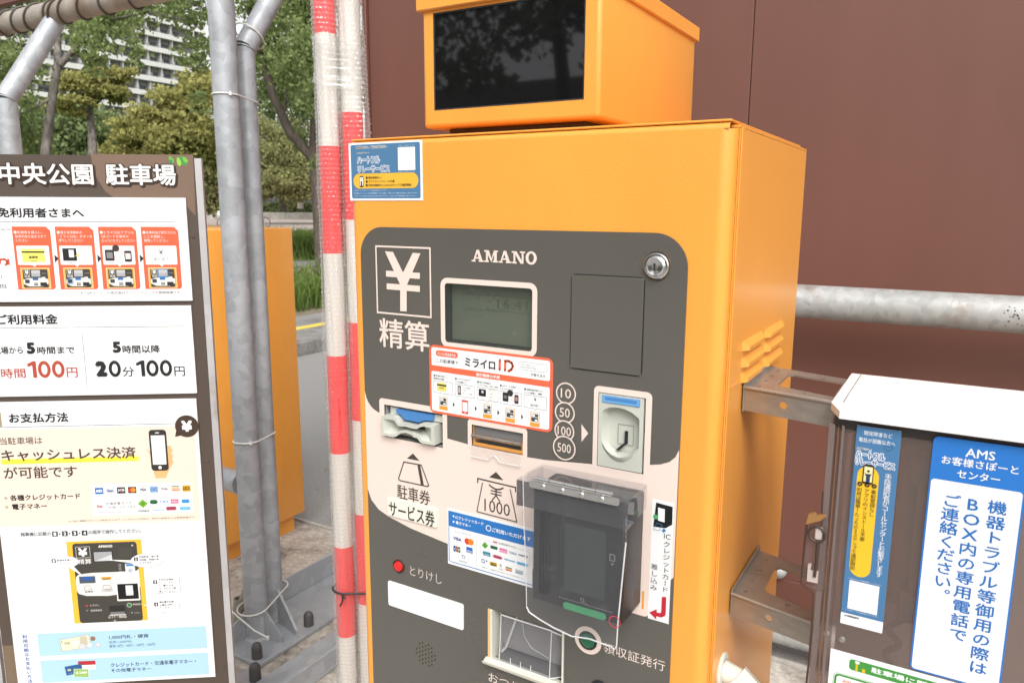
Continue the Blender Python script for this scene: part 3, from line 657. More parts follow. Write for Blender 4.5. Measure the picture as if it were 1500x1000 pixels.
# ---- banknote slot with hinged clear flap
bs = well('banknote_slot', bl, 0.03, ORANGE_IN)
x0, x1, z0, z1 = [v/1000 for v in bl]; hz = z1-z0
b = B(); prism(b, XZ, rrect(x0+0.0005, z0+hz*0.52, x1-0.0005, z1-0.002), -0.012, -0.004); obj('grey_flap', b, mat('mid_grey_plastic', (0.16, 0.16, 0.16), rough=0.4), bs)
oh = rrect(x0+0.003, z0+hz*0.17, x1-0.003, z0+hz*0.36)
b = B(); prism(b, XZ, rrect(x0+0.0004, z0+0.0004, x1-0.0004, z0+hz*0.5), -0.012, -0.002, [list(reversed(oh))]); loft(b, XZ, oh, -0.002, [(x*0.96+0.04*(x0+x1)/2, z) for x, z in oh], -0.014); obj('slot_mouth', b, ORANGE_IN, bs, 20)
b = B(); box(b, x0+0.001, x1-0.001, 0.015, 0.017, z0+hz*0.1, z0+hz*0.45); obj('slot_inside', b, DARK, bs)
b = B(); tube(b, [(x0+0.001, -0.0022, z0+hz*0.52), (x1-0.001, -0.0022, z0+hz*0.52)], 0.0017, 12)
for f_ in (0.06, 0.2, 0.42, 0.5, 0.8, 0.95): lathe(b, (x0+(x1-x0)*f_, -0.0022, z0+hz*0.52), (1, 0, 0), [(0.0024, 0), (0.0024, 0.002)], 10)
obj('hinge_rod', b, STEEL, bs)
fl = fz([(-500.9, 1138.5), (-429.0, 1134.2), (-429.8, 1119.5), (-432.2, 1118.3), (-458.5, 1119.1), (-461.5, 1122.5), (-466.4, 1124.7), (-471.3, 1123.8), (-475.2, 1120.1), (-503.4, 1119.1)])
fzt = z0+hz*0.52; fl = [(x0+0.001, fzt), (x0+0.001, z0-0.013), (x0+(x1-x0)*0.36, z0-0.013), (x0+(x1-x0)*0.40, z0-0.009), (x0+(x1-x0)*0.46, z0-0.0062), (x0+(x1-x0)*0.52, z0-0.0075), (x0+(x1-x0)*0.57, z0-0.013), (x1-0.003, z0-0.0135), (x1-0.001, z0-0.0115), (x1-0.001, fzt)]
b = B(); prism(b, XZ, fl[::-1], 0.0030, 0.0042); obj('clear_flap', b, CLEAR, bs)
b = B(); tube(b, [(x, -0.0036, z) for x, z in fl[1:9]], 0.0007, 6); obj('flap_edge', b, clear('acrylic_rim', (0.9, 0.9, 0.9), 0.55, (0.9, 0.86, 0.84)), bs)
# ---- coin slot
cs = well('coin_slot', cn, 0.02, DARK)
x0, x1, z0, z1 = [v/1000 for v in cn]; w_, h_ = x1-x0, z1-z0
fx = lambda u, v: (x0+0.001+(w_-0.003)*u, z0+0.001+(h_-0.002)*v)
mouth = [fx(*p) for p in [(0.08, 0.27), (0.16, 0.19), (0.28, 0.14), (0.44, 0.12), (0.60, 0.13), (0.75, 0.18), (0.88, 0.27), (0.92, 0.34), (0.92, 0.70), (0.90, 0.735), (0.74, 0.80), (0.55, 0.835), (0.40, 0.84), (0.24, 0.825), (0.11, 0.78), (0.08, 0.75)]]
b = B(); prism(b, XZ, [fx(0, 0), fx(1, 0), fx(1, 1), fx(0, 1)], -0.016, 0.0012, [list(reversed(mouth))])
inner = [(fx(0.5, 0.5)[0]+(x-fx(0.5, 0.5)[0])*0.80, fx(0, 0.5)[1]+(z-fx(0, 0.5)[1])*0.84) for x, z in mouth]
loft(b, XZ, mouth, 0.0012, inner, -0.010); b.faces.new([b.verts.new(P3(XZ, x, z, -0.010)) for x, z in inner]); cface = obj('slot_face', b, GREYPL, cs, 30)
# bowl lip bulging out under the mouth
b = B(); n = 22; rows = []
for j, (off, out, dz_) in enumerate(((0.0, -0.009, 0.02), (0.0, 0.002, 0.0), (0.03, 0.0048, -0.012), (0.0, 0.0035, -0.05), (-0.02, 0.0012, -0.085))):
    row = []
    for i in range(n+1):
        t = i/n; u = 0.10+0.80*t; c = 4*t*(1-t); v = 0.335-0.15*c**0.8+dz_*(0.35+0.65*c)+off*0.1
        x, z = fx(u, v); row.append(b.verts.new(P3(XZ, x, z, out*(0.35+0.65*c) if out > 0 else out)))
    rows.append(row)
for A_, B_r in zip(rows, rows[1:]):
    for i in range(n): b.faces.new([A_[i], A_[i+1], B_r[i+1], B_r[i]])
obj('bowl_lip', b, GREYPL, cs, 60)
b = B(); xa, za = fx(0.57, 0.50); xb, zb = fx(0.55, 0.33); xc_, zc2 = fx(0.42, 0.245)
box(b, xa-0.0015, xa+0.0015, 0.0070, 0.0098, zb, za)
pp = [(xb-0.0015, zb), (xb+0.0015, zb+0.0005), (xc_+0.002, zc2), (xc_-0.002, zc2)]
prism(b, XZ, pp[::-1], -0.0098, -0.0025); obj('coin_opening', b, DARK, cs)
b = B(); x_, z_ = fx(0.37, 0.31); x2, z2 = fx(0.72, 0.585); prism(b, XZ, rrect(x_, z_, x2, z2), -0.0099, -0.0090, [list(reversed(rrect(x_+0.0003, z_+0.0003, x2-0.0003, z2-0.0003)))]); obj('insert_seam', b, mat('seam_grey', (0.30, 0.30, 0.25), rough=0.6), cs)
b = B(); x_, z_ = fx(0.08, 0.885); x2, z2 = fx(0.92, 0.985); box(b, x_, x2, -0.0022, -0.0012, z_, z2, 0.0004, 1); bg_ = obj('blue_guide', b, BLUEPL, cs)
b = B(); prism(b, XZ, rrect(x_+0.0006, z_+0.0006, x2-0.0006, z2-0.0006), 0.0022, 0.0024, [list(reversed(rrect(x_+0.0035, z_+0.0028, x2-0.0035, z2-0.0016)))]); obj('guide_rim', b, mat('pale_blue_plastic', (0.14, 0.34, 0.60), rough=0.3), cs)
# coin values in linked rings
for i, (x, z, rr2, t) in enumerate((( -372.1, 1213.6, 12.7, '10'), (-373.0, 1191.0, 12.7, '50'), (-373.0, 1169.5, 12.7, '100'), (-372.6, 1149.4, 14.6, '500'))):
    PR.circle(x, z, rr2-0.4, '#5d5852', 1+i*3); PR.ring(x, z, rr2, 1.6, C0, 2+i*3)
    wt = 13.0 if len(t) == 2 else 17.2; hh = 11.0 if len(t) == 2 else 10.6
    PR.tx(t, x-wt/2, z-hh/2, wt, hh, C0, 3+i*3, 0.004)
MATS['#5d5852'] = PANEL
PR.poly([(-351.9, 1180.7), (-343.3, 1171.1), (-351.4, 1159.8)], C0, 1)
# pictograms
G = '#4d4741'
PR.poly([(-593.2, 1104.2), (-603.6, 1095.6), (-582.6, 1095.9)][::-1], G, 2)
PR.path([(-608.8, 1089.9), (-580.0, 1090.8), (-568.3, 1065.0), (-571.3, 1063.3), (-616.1, 1062.7), (-618.6, 1064.5)], 1.7, G, 2, True)
PR.poly([(-586.4, 1090.3), (-581.7, 1090.3), (-576.1, 1063.4), (-581.1, 1063.3)], G, 3)
PR.text('駐車券', -621.4, 1037.1, -566.3, 1039.6, -620.8, 1057.3, G, 2, 0.008)
PR.poly([(-465.4, 1103.0), (-475.4, 1094.2), (-454.8, 1094.3)][::-1], G, 2)
PR.path([(-492.2, 1083.5), (-492.2, 1089.4), (-437.6, 1088.5), (-437.6, 1082.4)], 1.8, G, 2)
PR.path([(-485.1, 1085.3), (-493.7, 1045.6), (-435.6, 1044.7), (-445.2, 1084.7)], 1.4, G, 2)
PR.path(arc((-475.6, 1085.2), (-454.6, 1084.7), -0.20, 10), 1.8, G, 3)
ykx, ykz = -465.3, 1072.7
# upside-down yen mark
PR.line(ykx, ykz+7.5, ykx, ykz, 1.7, G, 2); PR.line(ykx, ykz, ykx-6, ykz-7.5, 1.7, G, 2); PR.line(ykx, ykz, ykx+6, ykz-7.5, 1.7, G, 2)
PR.line(ykx-8, ykz+1.2, ykx+8, ykz+1.2, 1.6, G, 2); PR.line(ykx-8, ykz+5, ykx+8, ykz+5, 1.6, G, 2)
PR.text('1000', -482.5, 1049.2, -445.4, 1050.6, -482.5, 1065.2, G, 2, 0.0)
def slabpart(name, pts4, m, parent=M0, th=0.0006, r=0.0, base=0.0):
    ax, ay, bx, by = [v/1000 for v in pts4]; bb = B(); prism(bb, XZ, rrect(ax, ay, bx, by, r), base, base+th); return obj(name, bb, m, parent, 20)
st = slabpart('service_ticket_label', (-637.0, 1035.6, -554.7, 1010.4), mat('cream_label', (0.74, 0.71, 0.62), rough=0.4), M0, 0.0022, 0.002, 0.0004)
PS = Print(frame((0, -0.0026, 0), (1, 0, 0), (0, 0, 1), (0, -1, 0)), st, 0.0002)
PS.text('サービス券', -634.4, 1010.2, -558.0, 1014.9, -633.7, 1032.2, '#3a3530', 0, 0.012)
wl = slabpart('blank_label', (-640.6, 913.8, -514.7, 877.2), mat('white_label', (0.82, 0.82, 0.82), rough=0.4), M0, 0.0012, 0.003, 0.0003)
# buttons
def button(name, x, z, r, m, ringm, rr3, out_=0.004):
    x, z = x/1000, z/1000; bb = B(); lathe(bb, (x, 0, z), (0, -1, 0), [(rr3, 0), (rr3, 0.0018), (r+0.0012, 0.0026), (r+0.0010, 0.0010)], 36); rg = obj(name, bb, ringm, M0, 40)
    bb = B(); lathe(bb, (x, 0, z), (0, -1, 0), [(r, -0.002), (r, out_*0.6), (r*0.9, out_), (r*0.5, out_*1.06), (0, out_*1.08)], 36); obj('button_cap', bb, m, rg, 60)
    return rg
REDP = mat('red_plastic', (0.62, 0.018, 0.016), rough=0.25, coat=0.3)
bx2, bz2 = -620.7, 939.9
button('cancel_button', bx2, bz2, 0.0073, REDP, BLACKPL, 0.0098)
PR.ring(bx2, bz2, 10.6, 0.9, '#a0805a', 1)
PR.text('とりけし', -602.5, 931.5, -549.4, 934.4, -602.2, 945.0, '#d8cfc4', 1, -0.006)
sp = B(); scx, scz = [v/1000 for v in (-578.2, 822.0)]
for i in range(-3, 4):
    for j in range(-3, 4):
        x = i*0.0072*0.72; z = j*0.0062+(0.0031 if i % 2 else 0)
        if (x*x+z*z) < 0.0178**2: lathe(sp, (scx+x, 0, scz+z), (0, -1, 0), [(0.00135, 0.0002), (0.0011, 0.0003), (0, 0.0003)], 8)
obj('speaker_holes', sp, mat('speaker_hole', (0.03, 0.018, 0.008), rough=0.8), M0, 0)
# receipt button
gx, gz = -337.5, 919.0
bb = B(); lathe(bb, (gx/1000, 0, gz/1000), (0, -1, 0), [(0.0172, 0), (0.0172, 0.0008), (0.0118, 0.001), (0.0118, 0.0)], 44); rg = obj('receipt_button', bb, mat('cream_print', hexc(CREAM, 0.82), rough=0.4), M0, 40)
bb = B(); lathe(bb, (gx/1000, 0, gz/1000), (0, -1, 0), [(0.0116, 0), (0.0112, 0.0022), (0.0096, 0.0026), (0.0096, 0.0004)], 40); obj('button_ring', bb, BLACKPL, rg, 40)
bb = B(); lathe(bb, (gx/1000, 0, gz/1000), (0, -1, 0), [(0.0092, 0), (0.0090, 0.0026), (0.007, 0.0034), (0, 0.0036)], 40); obj('button_cap', bb, mat('green_plastic', (0.01, 0.12, 0.055), rough=0.22, coat=0.3), rg, 60)
PR.text('領収証発行', -317.9, 910.3, -242.9, 912.6, -317.8, 923.3, C0, 1, 0.0)
ox, oz = -476.7, 817.0; ox2, oz2 = -476.7, 831.1
PR.tx('おつり・領収証', ox, oz, 118, oz2-oz, C0, 1, 0.0)
bx3, bz3 = -322.5, 865.8
button('call_button', bx3+2, bz3-6, 0.009, mat('grey_button', (0.2, 0.2, 0.2), rough=0.3), BLACKPL, 0.0125)
# ---- change tray
ct = ext(H_TRAY); tr = well('change_tray', ct, 0.05, mat('tray_inside', (0.13, 0.12, 0.12), rough=0.45, coat=0.2))
x0, x1, z0, z1 = [v/1000 for v in ct]
IV = mat('ivory_plastic', (0.66, 0.64, 0.55), rough=0.42)
b = B(); box(b, x0+0.0005, x0+0.004, -0.001, 0.03, z0, z1-0.0005); obj('tray_jamb', b, mat('orange_jamb', (0.70, 0.45, 0.20), rough=0.4), tr)
for xa_, xb_ in ((x0+0.0042, x0+0.0068), (x1-0.003, x1-0.0008)):
    b = B(); box(b, xa_, xb_, -0.002, 0.03, z0, z1-0.0005, 0.0005, 1); obj('tray_cheek', b, IV, tr)
zl = 0.84900
b = B(); lo = [(0.0, z0-0.004), (-0.009, z0-0.002), (-0.012, z0+0.004), (-0.011, zl), (-0.002, zl+0.003), (0.006, zl+0.001)]
va = [[b.verts.new((x, y, z)) for y, z in lo] for x in (x0-0.002, x1+0.001)]
for i in range(len(lo)-1): b.faces.new([va[0][i], va[0][i+1], va[1][i+1], va[1][i]])
b.faces.new(va[0]); b.faces.new(list(reversed(va[1]))); obj('tray_lip', b, IV, tr, 30)
b = B(); box(b, x0+0.008, x1-0.0035, 0.022, 0.024, z0+0.01, z1-0.001); obj('tray_back', b, mat('tray_back', (0.22, 0.205, 0.205), rough=0.35, var=0.05, vscale=20, coat=0.3), tr)
b = B(); xa, xb = x0+0.008, x1-0.0035; zt = z1-0.002; zb_ = zl+0.003
v = lambda x, y, z: b.verts.new((x, y, z))
for (xx0, y0_, xx1, y1_) in ((xa, 0.012, xa+0.010, -0.001), (xa+0.010, -0.001, xb-0.016, -0.001), (xb-0.016, -0.001, xb, 0.014)):
    b.faces.new([v(xx0, y0_, zb_), v(xx1, y1_, zb_), v(xx1, y1_+0.004, zt-0.004), v(xx0, y0_+0.004, zt-0.004)])
obj('tray_flap', b, clear('tray_acrylic', (0.86, 0.86, 0.87), 0.12, (0.6, 0.6, 0.62), scratch=True), tr, 20)
RIM = clear('acrylic_edge', (0.85, 0.85, 0.85), 0.6, (0.85, 0.85, 0.85))
b = B(); tube(b, [(xa, 0.012, zb_), (xa+0.010, -0.0012, zb_), (xb-0.016, -0.0012, zb_), (xb, 0.014, zb_)], 0.0007, 6)
tube(b, [(xa+0.010, -0.0012, zb_), (xa+0.010, 0.003, zt-0.004)], 0.0006, 6); tube(b, [(xb-0.016, -0.0012, zb_), (xb-0.016, 0.003, zt-0.004)], 0.0006, 6)
tube(b, [(xa+0.002, 0.012, zt-0.004), (xa+0.012, 0.002, zt-0.003), (xb-0.018, 0.002, zt-0.003), (xb-0.008, 0.004, zt-0.006), (xb-0.001, 0.012, zt-0.012)], 0.0009, 6)
for f_ in (0.27, 0.42, 0.57): tube(b, [(xa+(xb-xa)*f_, -0.0014, zb_-0.002), (xa+(xb-xa)*f_, -0.0014, zb_+0.009)], 0.0006, 6)
tube(b, [(xa+(xb-xa)*0.27, 0.018, zt-0.003), (xa+(xb-xa)*0.10, 0.016, zb_+0.010), (xa+0.0045, 0.014, zb_+0.003)], 0.0016, 6)
tube(b, [(xa+(xb-xa)*0.32, 0.018, zt-0.008), (xa+(xb-xa)*0.36, 0.018, (zb_+zt)/2), (xa+(xb-xa)*0.46, 0.018, zb_+0.020), (xa+(xb-xa)*0.52, 0.018, zb_+0.018), (xa+(xb-xa)*0.72, 0.018, zb_+0.013)], 0.0005, 6)
obj('flap_edge', b, RIM, tr, 40)

# ---- card reader box
RX0, RX1, RZ0 = -0.3832, -0.2738, 0.9848; RZ1 = 1.118; RY = -0.055
fr_out = rrect(-0.4005, 0.9700, -0.2640, 1.124, 0.006); fr_in = rrect(-0.392, 0.9775, -0.2700, 1.118, 0.003)
PR.poly([(x*1000, z*1000) for x, z in fr_out], C0, 4); PR.rect(-272.6, 978.5, -270.4, 1000, '#f0a030', 5)
b = B(); box(b, RX0, RX1, RY, -0.001, RZ0, RZ1, 0.0025, 2); rd = obj('card_reader', b, BLACKPL, M0, 30)
b = B(); box(b, -0.34917, RX1-0.001, RY-0.0025, RY-0.0003, RZ0+0.001, RZ1-0.001, 0.001, 1); obj('reader_face', b, mat('reader_gloss_black', (0.02, 0.02, 0.022), rough=0.15), rd)
for f_ in (155, 172, 189, 206):
    x = -0.37453+(f_-155)/17*0.0033+0.0; b = B(); box(b, x, x+0.0014, RY-0.0022, RY+0.0002, RZ0+0.010, RZ1-0.012, 0.0005, 1); obj('reader_rib', b, BLACKPL, rd)
sc = [v/1000 for v in (-341.5, 1086.5, -293.5, 1008.8)]
b = B(); box(b, sc[0], sc[2], RY-0.0030, RY-0.0026, sc[3], sc[1]); obj('reader_screen', b, mat('reader_screen', (0.035, 0.043, 0.042), rough=0.2), rd)
PRD = Print(frame((0, RY-0.0026, 0), (1, 0, 0), (0, 0, 1), (0, -1, 0)), rd, 0.0002)
PRD.text('ViVO', -341.7, 1095.0, -329.3, 1094.1, -341.7, 1099.5, '#c8c8c8', 0, 0.0); PRD.text('pay', -329.1, 1094.1, -323.4, 1094.2, -329.2, 1096.1, '#a0a0a0', 0, 0)
PRD.line(-348.6, 998.2, -283.9, 998.1, 0.5, '#909090')
PRD.rect(-321.6, 1004.6, -317.5, 999.5, '#8a8a8a', 0); PRD.rect(-320.8, 1004.0, -318.3, 1000.1, '#1c1c1e', 1); PRD.path([(-317.5, 1002.0), (-315.8, 1000.0), (-313.6, 998.5)], 0.5, '#8a8a8a', 1)
PRD.frame(-289.3, 1063.7, -283.1, 1056.1, 0.7, '#9a9a9a', 0, 1); PRD.path([(-287.4, 1054.2), (-286.1, 1051.3), (-284.2, 1054.2)], 0.6, '#9a9a9a', 0)
for i in range(4): PRD.rect(-285.7, 1023.2, -284.9, 1022.7, '#707070', 0)
gl_ = [v/1000 for v in (-343.0, 992.2, -290.4, 988.1)]
ga, gb = (-342.3, 990.3), (-291.3, 991.0)
b = B(); zt_, zb2 = (ga[1])/1000, (gb[1])/1000; zm = (zt_+zb2)/2; prism(b, frame((0, RY-0.0026, 0), (1, 0, 0), (0, 0, 1), (0, -1, 0)), rrect(ga[0]/1000, zm-0.0038, gb[0]/1000, zm+0.0038, 0.0035), 0, 0.0012); obj('card_light', b, mat('green_bar', (0.05, 0.27, 0.12), rough=0.3), rd, 30)

# ---- clear hood over the reader
HX0, HX1, HY, HZT = -0.39075, -0.26782, -0.062, 1.1335
b = B(); box(b, -0.4015, -0.2715, HY+0.001, -0.0012, 1.1230, 1.1252); hd = obj('reader_hood', b, HOODCLR, M0)
for X_ in (-0.4015, -0.2737):
    b = B()
    pr = [(-0.0012, 1.1228), (HY+0.001, 1.1228), (HY+0.001, 1.092), (-0.0012, 1.098)]
    va = [b.verts.new((X_, y, z)) for y, z in pr]; vb = [b.verts.new((X_+0.0022, y, z)) for y, z in pr]
    b.faces.new(va); b.faces.new(vb[::-1])
    for i in range(4): b.faces.new([va[i], va[(i+1) % 4], vb[(i+1) % 4], vb[i]])
    obj('hood_side', b, HOODCLR, hd)
b = B(); prism(b, frame((0, HY, 0), (1, 0, 0), (0, 0, 1), (0, -1, 0)), rrect(-0.400, 1.096, -0.2725, 1.1250), -0.0005, 0.0005); obj('hood_front_strip', b, clear('smoked_grey_strip', (0.50, 0.50, 0.52), 0.2, (0.16, 0.16, 0.17)), hd)
flap = [(x/1000, z/1000) for x, z in [(-390.1, 1133.5), (-388.8, 1084.7), (-385.6, 1028.8), (-384.2, 979.8), (-380.5, 974.0), (-366.3, 968.9), (-349.5, 964.7), (-327.6, 961.5), (-306.4, 965.1), (-281.7, 963.9), (-276.8, 962.2), (-275.0, 966.8), (-274.3, 994.6), (-268.4, 1084.3), (-267.7, 1133.4)]]
frH = frame((0, HY-0.003, 0), (1, 0, 0), (0, 0, 1), (0, -1, 0))
b = B(); prism(b, frH, flap, 0, 0.002); obj('hood_flap', b, HOODCLR, hd, 40)
b = B(); tube(b, [P3(frH, x, z, 0.001) for x, z in flap[3:14]], 0.0009, 6); obj('flap_edge', b, RIM, hd, 60)
b = B(); tube(b, [P3(frH, x, z, 0.001) for x, z in flap[0:4]], 0.0006, 6); obj('flap_edge', b, RIM, hd, 60)
PH = Print(frame((0, HY-0.0052, 0), (1, 0, 0), (0, 0, 1), (0, -1, 0)), hd, 0.0002, 'red_ring')
rx, rz = -277.4, 994.3; PH.ring(rx, rz, 6.6, 0.9, '#e03a5a', 0)
hp = [(-381.2, 1131.1), (-276.1, 1129.5), (-277.0, 1121.3), (-381.1, 1123.4)]
hx0, hx1 = hp[0][0]/1000, hp[1][0]/1000; hzt, hzb = hp[0][1]/1000, hp[3][1]/1000
hzt = (hp[0][1]+hp[1][1])/2000; hzb = (hp[2][1]+hp[3][1])/2000
b = B(); prism(b, frH, rrect(hx0, hzb, hx1, hzt, 0.003), 0.0021, 0.0035); hg = obj('hinge', b, mat('hinge_steel', (0.40, 0.39, 0.38), rough=0.38, metal=0.6, var=0.06, vscale=60), hd, 30)
for x, z in ((-364.0, 1127.1), (-341.1, 1126.9), (-318.2, 1126.5), (-295.3, 1126.3)):
    b = B(); o_ = P3(frH, x/1000, (hzt+hzb)/2, 0.0035); lathe(b, o_, (0, -1, 0), [(0.0033, 0), (0.003, 0.0009), (0.0016, 0.0016), (0, 0.0017)], 18); o2 = obj('screw', b, CHROME, hd, 50)
kx0, kx1 = (-374.0, 1136.5)[0]/1000, (-284.1, 1133.8)[0]/1000; kz = hzt+0.0028
for i in range(5):
    a = kx0+(kx1-kx0)*i/5; e = kx0+(kx1-kx0)*(i+1)/5; b = B(); tube(b, [(a+0.0003, HY-0.0055, kz), (e-0.0003, HY-0.0055, kz)], 0.0026, 14); obj('hinge_knuckle', b, CHROME, hd, 50)

# ---- stickers on the machine
def sticker(name, pts4, col='#ffffff', th=0.0003, r=0.0, base=0.0, label=None):
    ax, ay, bx, by = [v/1000 for v in pts4]; bb = B(); prism(bb, XZ, rrect(ax, ay, bx, by, r), base, base+th); o = obj(name, bb, ink(col), M0, 20, None, label)
    return o, Print(frame((0, -(base+th), 0), (1, 0, 0), (0, 0, 1), (0, -1, 0)), o, 0.0002)
# relay service sticker, top left of the door
_, q = sticker('sticker', (-689.7, 1501.0, -572.0, 1429.0), base=-0.0018, th=0.0006, label='blue and white relay service sticker with yellow pill')
BLU = '#5583aa'
def BL_(u, v): pass
q.rect(-686.3, 1498.7, -575.1, 1431.7, BLU, 0, 2.5)
NV = '#23242c'
q.text('聴覚障害など、電話が困難な方へ', -677.3, 1493.4, -625.8, 1492.8, -677.1, 1496.6, NV, 1, 0.01, '#ffffff', 0.08)
q.text('手話通訳サポート', -676.0, 1487.5, -654.8, 1487.3, -676.0, 1489.2, NV, 1, 0.01, '#ffffff', 0.10)
q.text('ハートフル', -675.1, 1475.2, -637.9, 1475.5, -674.8, 1483.7, '#3d77ad', 3, 0.03, '#ffffff', 0.07)
q.text('リレーサービス', -674.4, 1464.1, -622.3, 1464.0, -674.1, 1472.6, '#3d77ad', 5, 0.03, '#ffffff', 0.07)
q.rect(-682.8, 1462.8, -578.0, 1444.0, '#f7c044', 1, 15)
q.rect(-672.1, 1459.8, -666.0, 1445.9, '#1c1c1c', 2, 1); q.rect(-671.5, 1458.3, -666.6, 1447.6, '#ffffff', 3); q.rect(-670.3, 1453.4, -668.0, 1447.6, '#2c3c56', 4); q.circle(-669.0, 1456.2, 0.9, '#3a3a3a', 4)
q.circle(-660.2, 1457.4, 1.6, NV, 3); q.circle(-660.3, 1452.7, 1.6, NV, 3); q.circle(-660.5, 1448.1, 1.6, NV, 3)
q.text('事前登録なし', -657.4, 1456.0, -635.7, 1455.8, -657.3, 1458.9, NV, 3, 0.01)
q.text('アプリのインストール不要', -657.6, 1451.3, -615.1, 1450.9, -657.4, 1454.2, NV, 3, 0.01)
q.text('利用は簡単!たったの3ステップで通訳開始', -657.7, 1446.4, -589.0, 1445.7, -657.6, 1449.6, NV, 3, 0.01)
q.rect(-609.0, 1493.2, -582.4, 1465.6, '#ffffff', 2)   # white square where a code is printed (code left out)
q.text('このQRコードを読み取ってください', -608.8, 1494.6, -582.6, 1494.1, -608.7, 1495.8, '#e8f0f8', 2); q.text('このQRコードを読み取ってください', -609.6, 1463.5, -583.3, 1463.2, -609.6, 1464.7, '#e8f0f8', 2)
q.text('ご利用はコールセンターへの通話料無料となります。', -682.4, 1441.1, -627.4, 1440.5, -682.3, 1442.3, '#e8f0f8', 2); q.text('利用時間:スマートフォン等の手話通訳サービスへ接続し、通信にかかる費用は利用者のご負担となります', -682.5, 1437.4, -579.7, 1437.0, -682.5, 1438.9, '#e8f0f8', 2)
q.text('このサービスは聴覚に障害のある方のためのものです。お近くの方は受話器をお取りください。', -682.7, 1434.0, -580.8, 1433.6, -682.6, 1435.3, '#e8f0f8', 2)
# ID sticker under the display
OR = '#f2714f'
_, q = sticker('sticker', (-564.3, 1252.1, -388.6, 1164.3), OR, r=0.008, base=0.0006, label='white sticker with coral border and five steps')
q.rect(-560.4, 1249.0, -392.5, 1225.2, '#ffffff', 0, 3); q.rect(-560.9, 1219.0, -392.7, 1167.4, '#ffffff', 0, 3)
q.poly([(-561.1, 1226.2), (-561.2, 1218.7), (-392.4, 1218.0), (-392.5, 1225.4)], OR, 1)
q.rect(-553.9, 1245.9, -520.0, 1238.4, OR, 1, 4.5); q.text('デジタル障害者手帳', -551.3, 1239.7, -523.7, 1240.2, -551.3, 1243.6, '#ffffff', 2)
q.text('この駐車場で', -553.1, 1230.4, -519.6, 1230.9, -553.0, 1235.4, K, 1, 0.012)
q.text('ミライロ', -510.1, 1229.9, -466.2, 1230.4, -510.0, 1241.2, '#26201e', 1, 0.03)
q.path([(-459.8, 1242.9), (-460.1, 1231.5)], 3.2, OR, 1); q.circle(-459.8, 1242.9, 1.6, OR, 1); q.circle(-460.1, 1231.5, 1.6, OR, 1)
q.path([(-452.6, 1231.3), (-452.3, 1242.7), (-447.7, 1243.0), (-443.5, 1241.2), (-441.8, 1237.5), (-443.9, 1233.3), (-447.7, 1231.0)], 3.2, OR, 1); q.circle(-452.6, 1231.3, 1.6, OR, 1); q.circle(-447.7, 1231.0, 1.6, OR, 1)
q.frame(-435.2, 1244.3, -395.7, 1234.8, 0.35, '#555555', 1, 5); q.text('ミライロIDについて', -431.4, 1239.8, -410.9, 1239.9, -431.4, 1242.0, K, 1); q.text('https://mirairo-id.jp', -431.4, 1236.8, -410.9, 1237.0, -431.4, 1239.0, K, 1)
q.text('が使えます', -417.8, 1228.5, -398.3, 1228.8, -417.9, 1232.2, K, 1, 0.012)
q.text('割引精算の手順', -493.3, 1219.7, -459.7, 1219.5, -493.3, 1223.8, '#ffffff', 2, 0.02)
def mini_machine(qq, x0, y0, x1, y1, k=2, full=False):
    if x0 > x1: x0, x1 = x1, x0
    if y0 > y1: y0, y1 = y1, y0
    w, h = x1-x0, y1-y0; f = lambda a, c, d, e, col, kk, r=0: qq.rect(x0+w*a, y0+h*c, x0+w*d, y0+h*e, col, kk, r)
    f(0, 0, 1, 1, '#f3a73c', k, w*0.03); f(0.06, 0.28, 0.94, 0.97, '#f6f2ec', k+1); f(0.14, 0.68, 0.86, 0.88, '#4b4b4b', k+2, w*.05); f(0.14, 0.36, 0.86, 0.64, '#4b4b4b', k+2, w*.05)
    f(0.18, 0.71, 0.52, 0.85, '#ffffff', k+3); f(0.52, 0.40, 0.80, 0.52, '#ffffff', k+3)
steps = [((-557.9, 1206.8), (-528.2, 1191.2), (-549.3, 1187.6), (-536.5, 1170.3), ['駐車券を挿入し、', '駐車料金を確認']), ((-524.9, 1206.5), (-495.2, 1191.1), (-515.0, 1187.3), (-505.3, 1169.7), ['ミライロIDのア', 'プリを起動する']), ((-492.3, 1206.4), (-462.1, 1190.6), (-483.8, 1186.8), (-470.8, 1169.0), ['電子決済端末の', '「ミライロID」ボタン押す']), ((-459.7, 1206.1), (-429.9, 1190.2), (-451.8, 1186.4), (-438.5, 1168.7), ['QRコードを端末', 'のカメラにかざす']), ((-426.6, 1205.8), (-396.4, 1190.2), (-418.1, 1186.1), (-405.2, 1168.5), ['駐車料金が割引され', 'たことを確認し、精算'])]
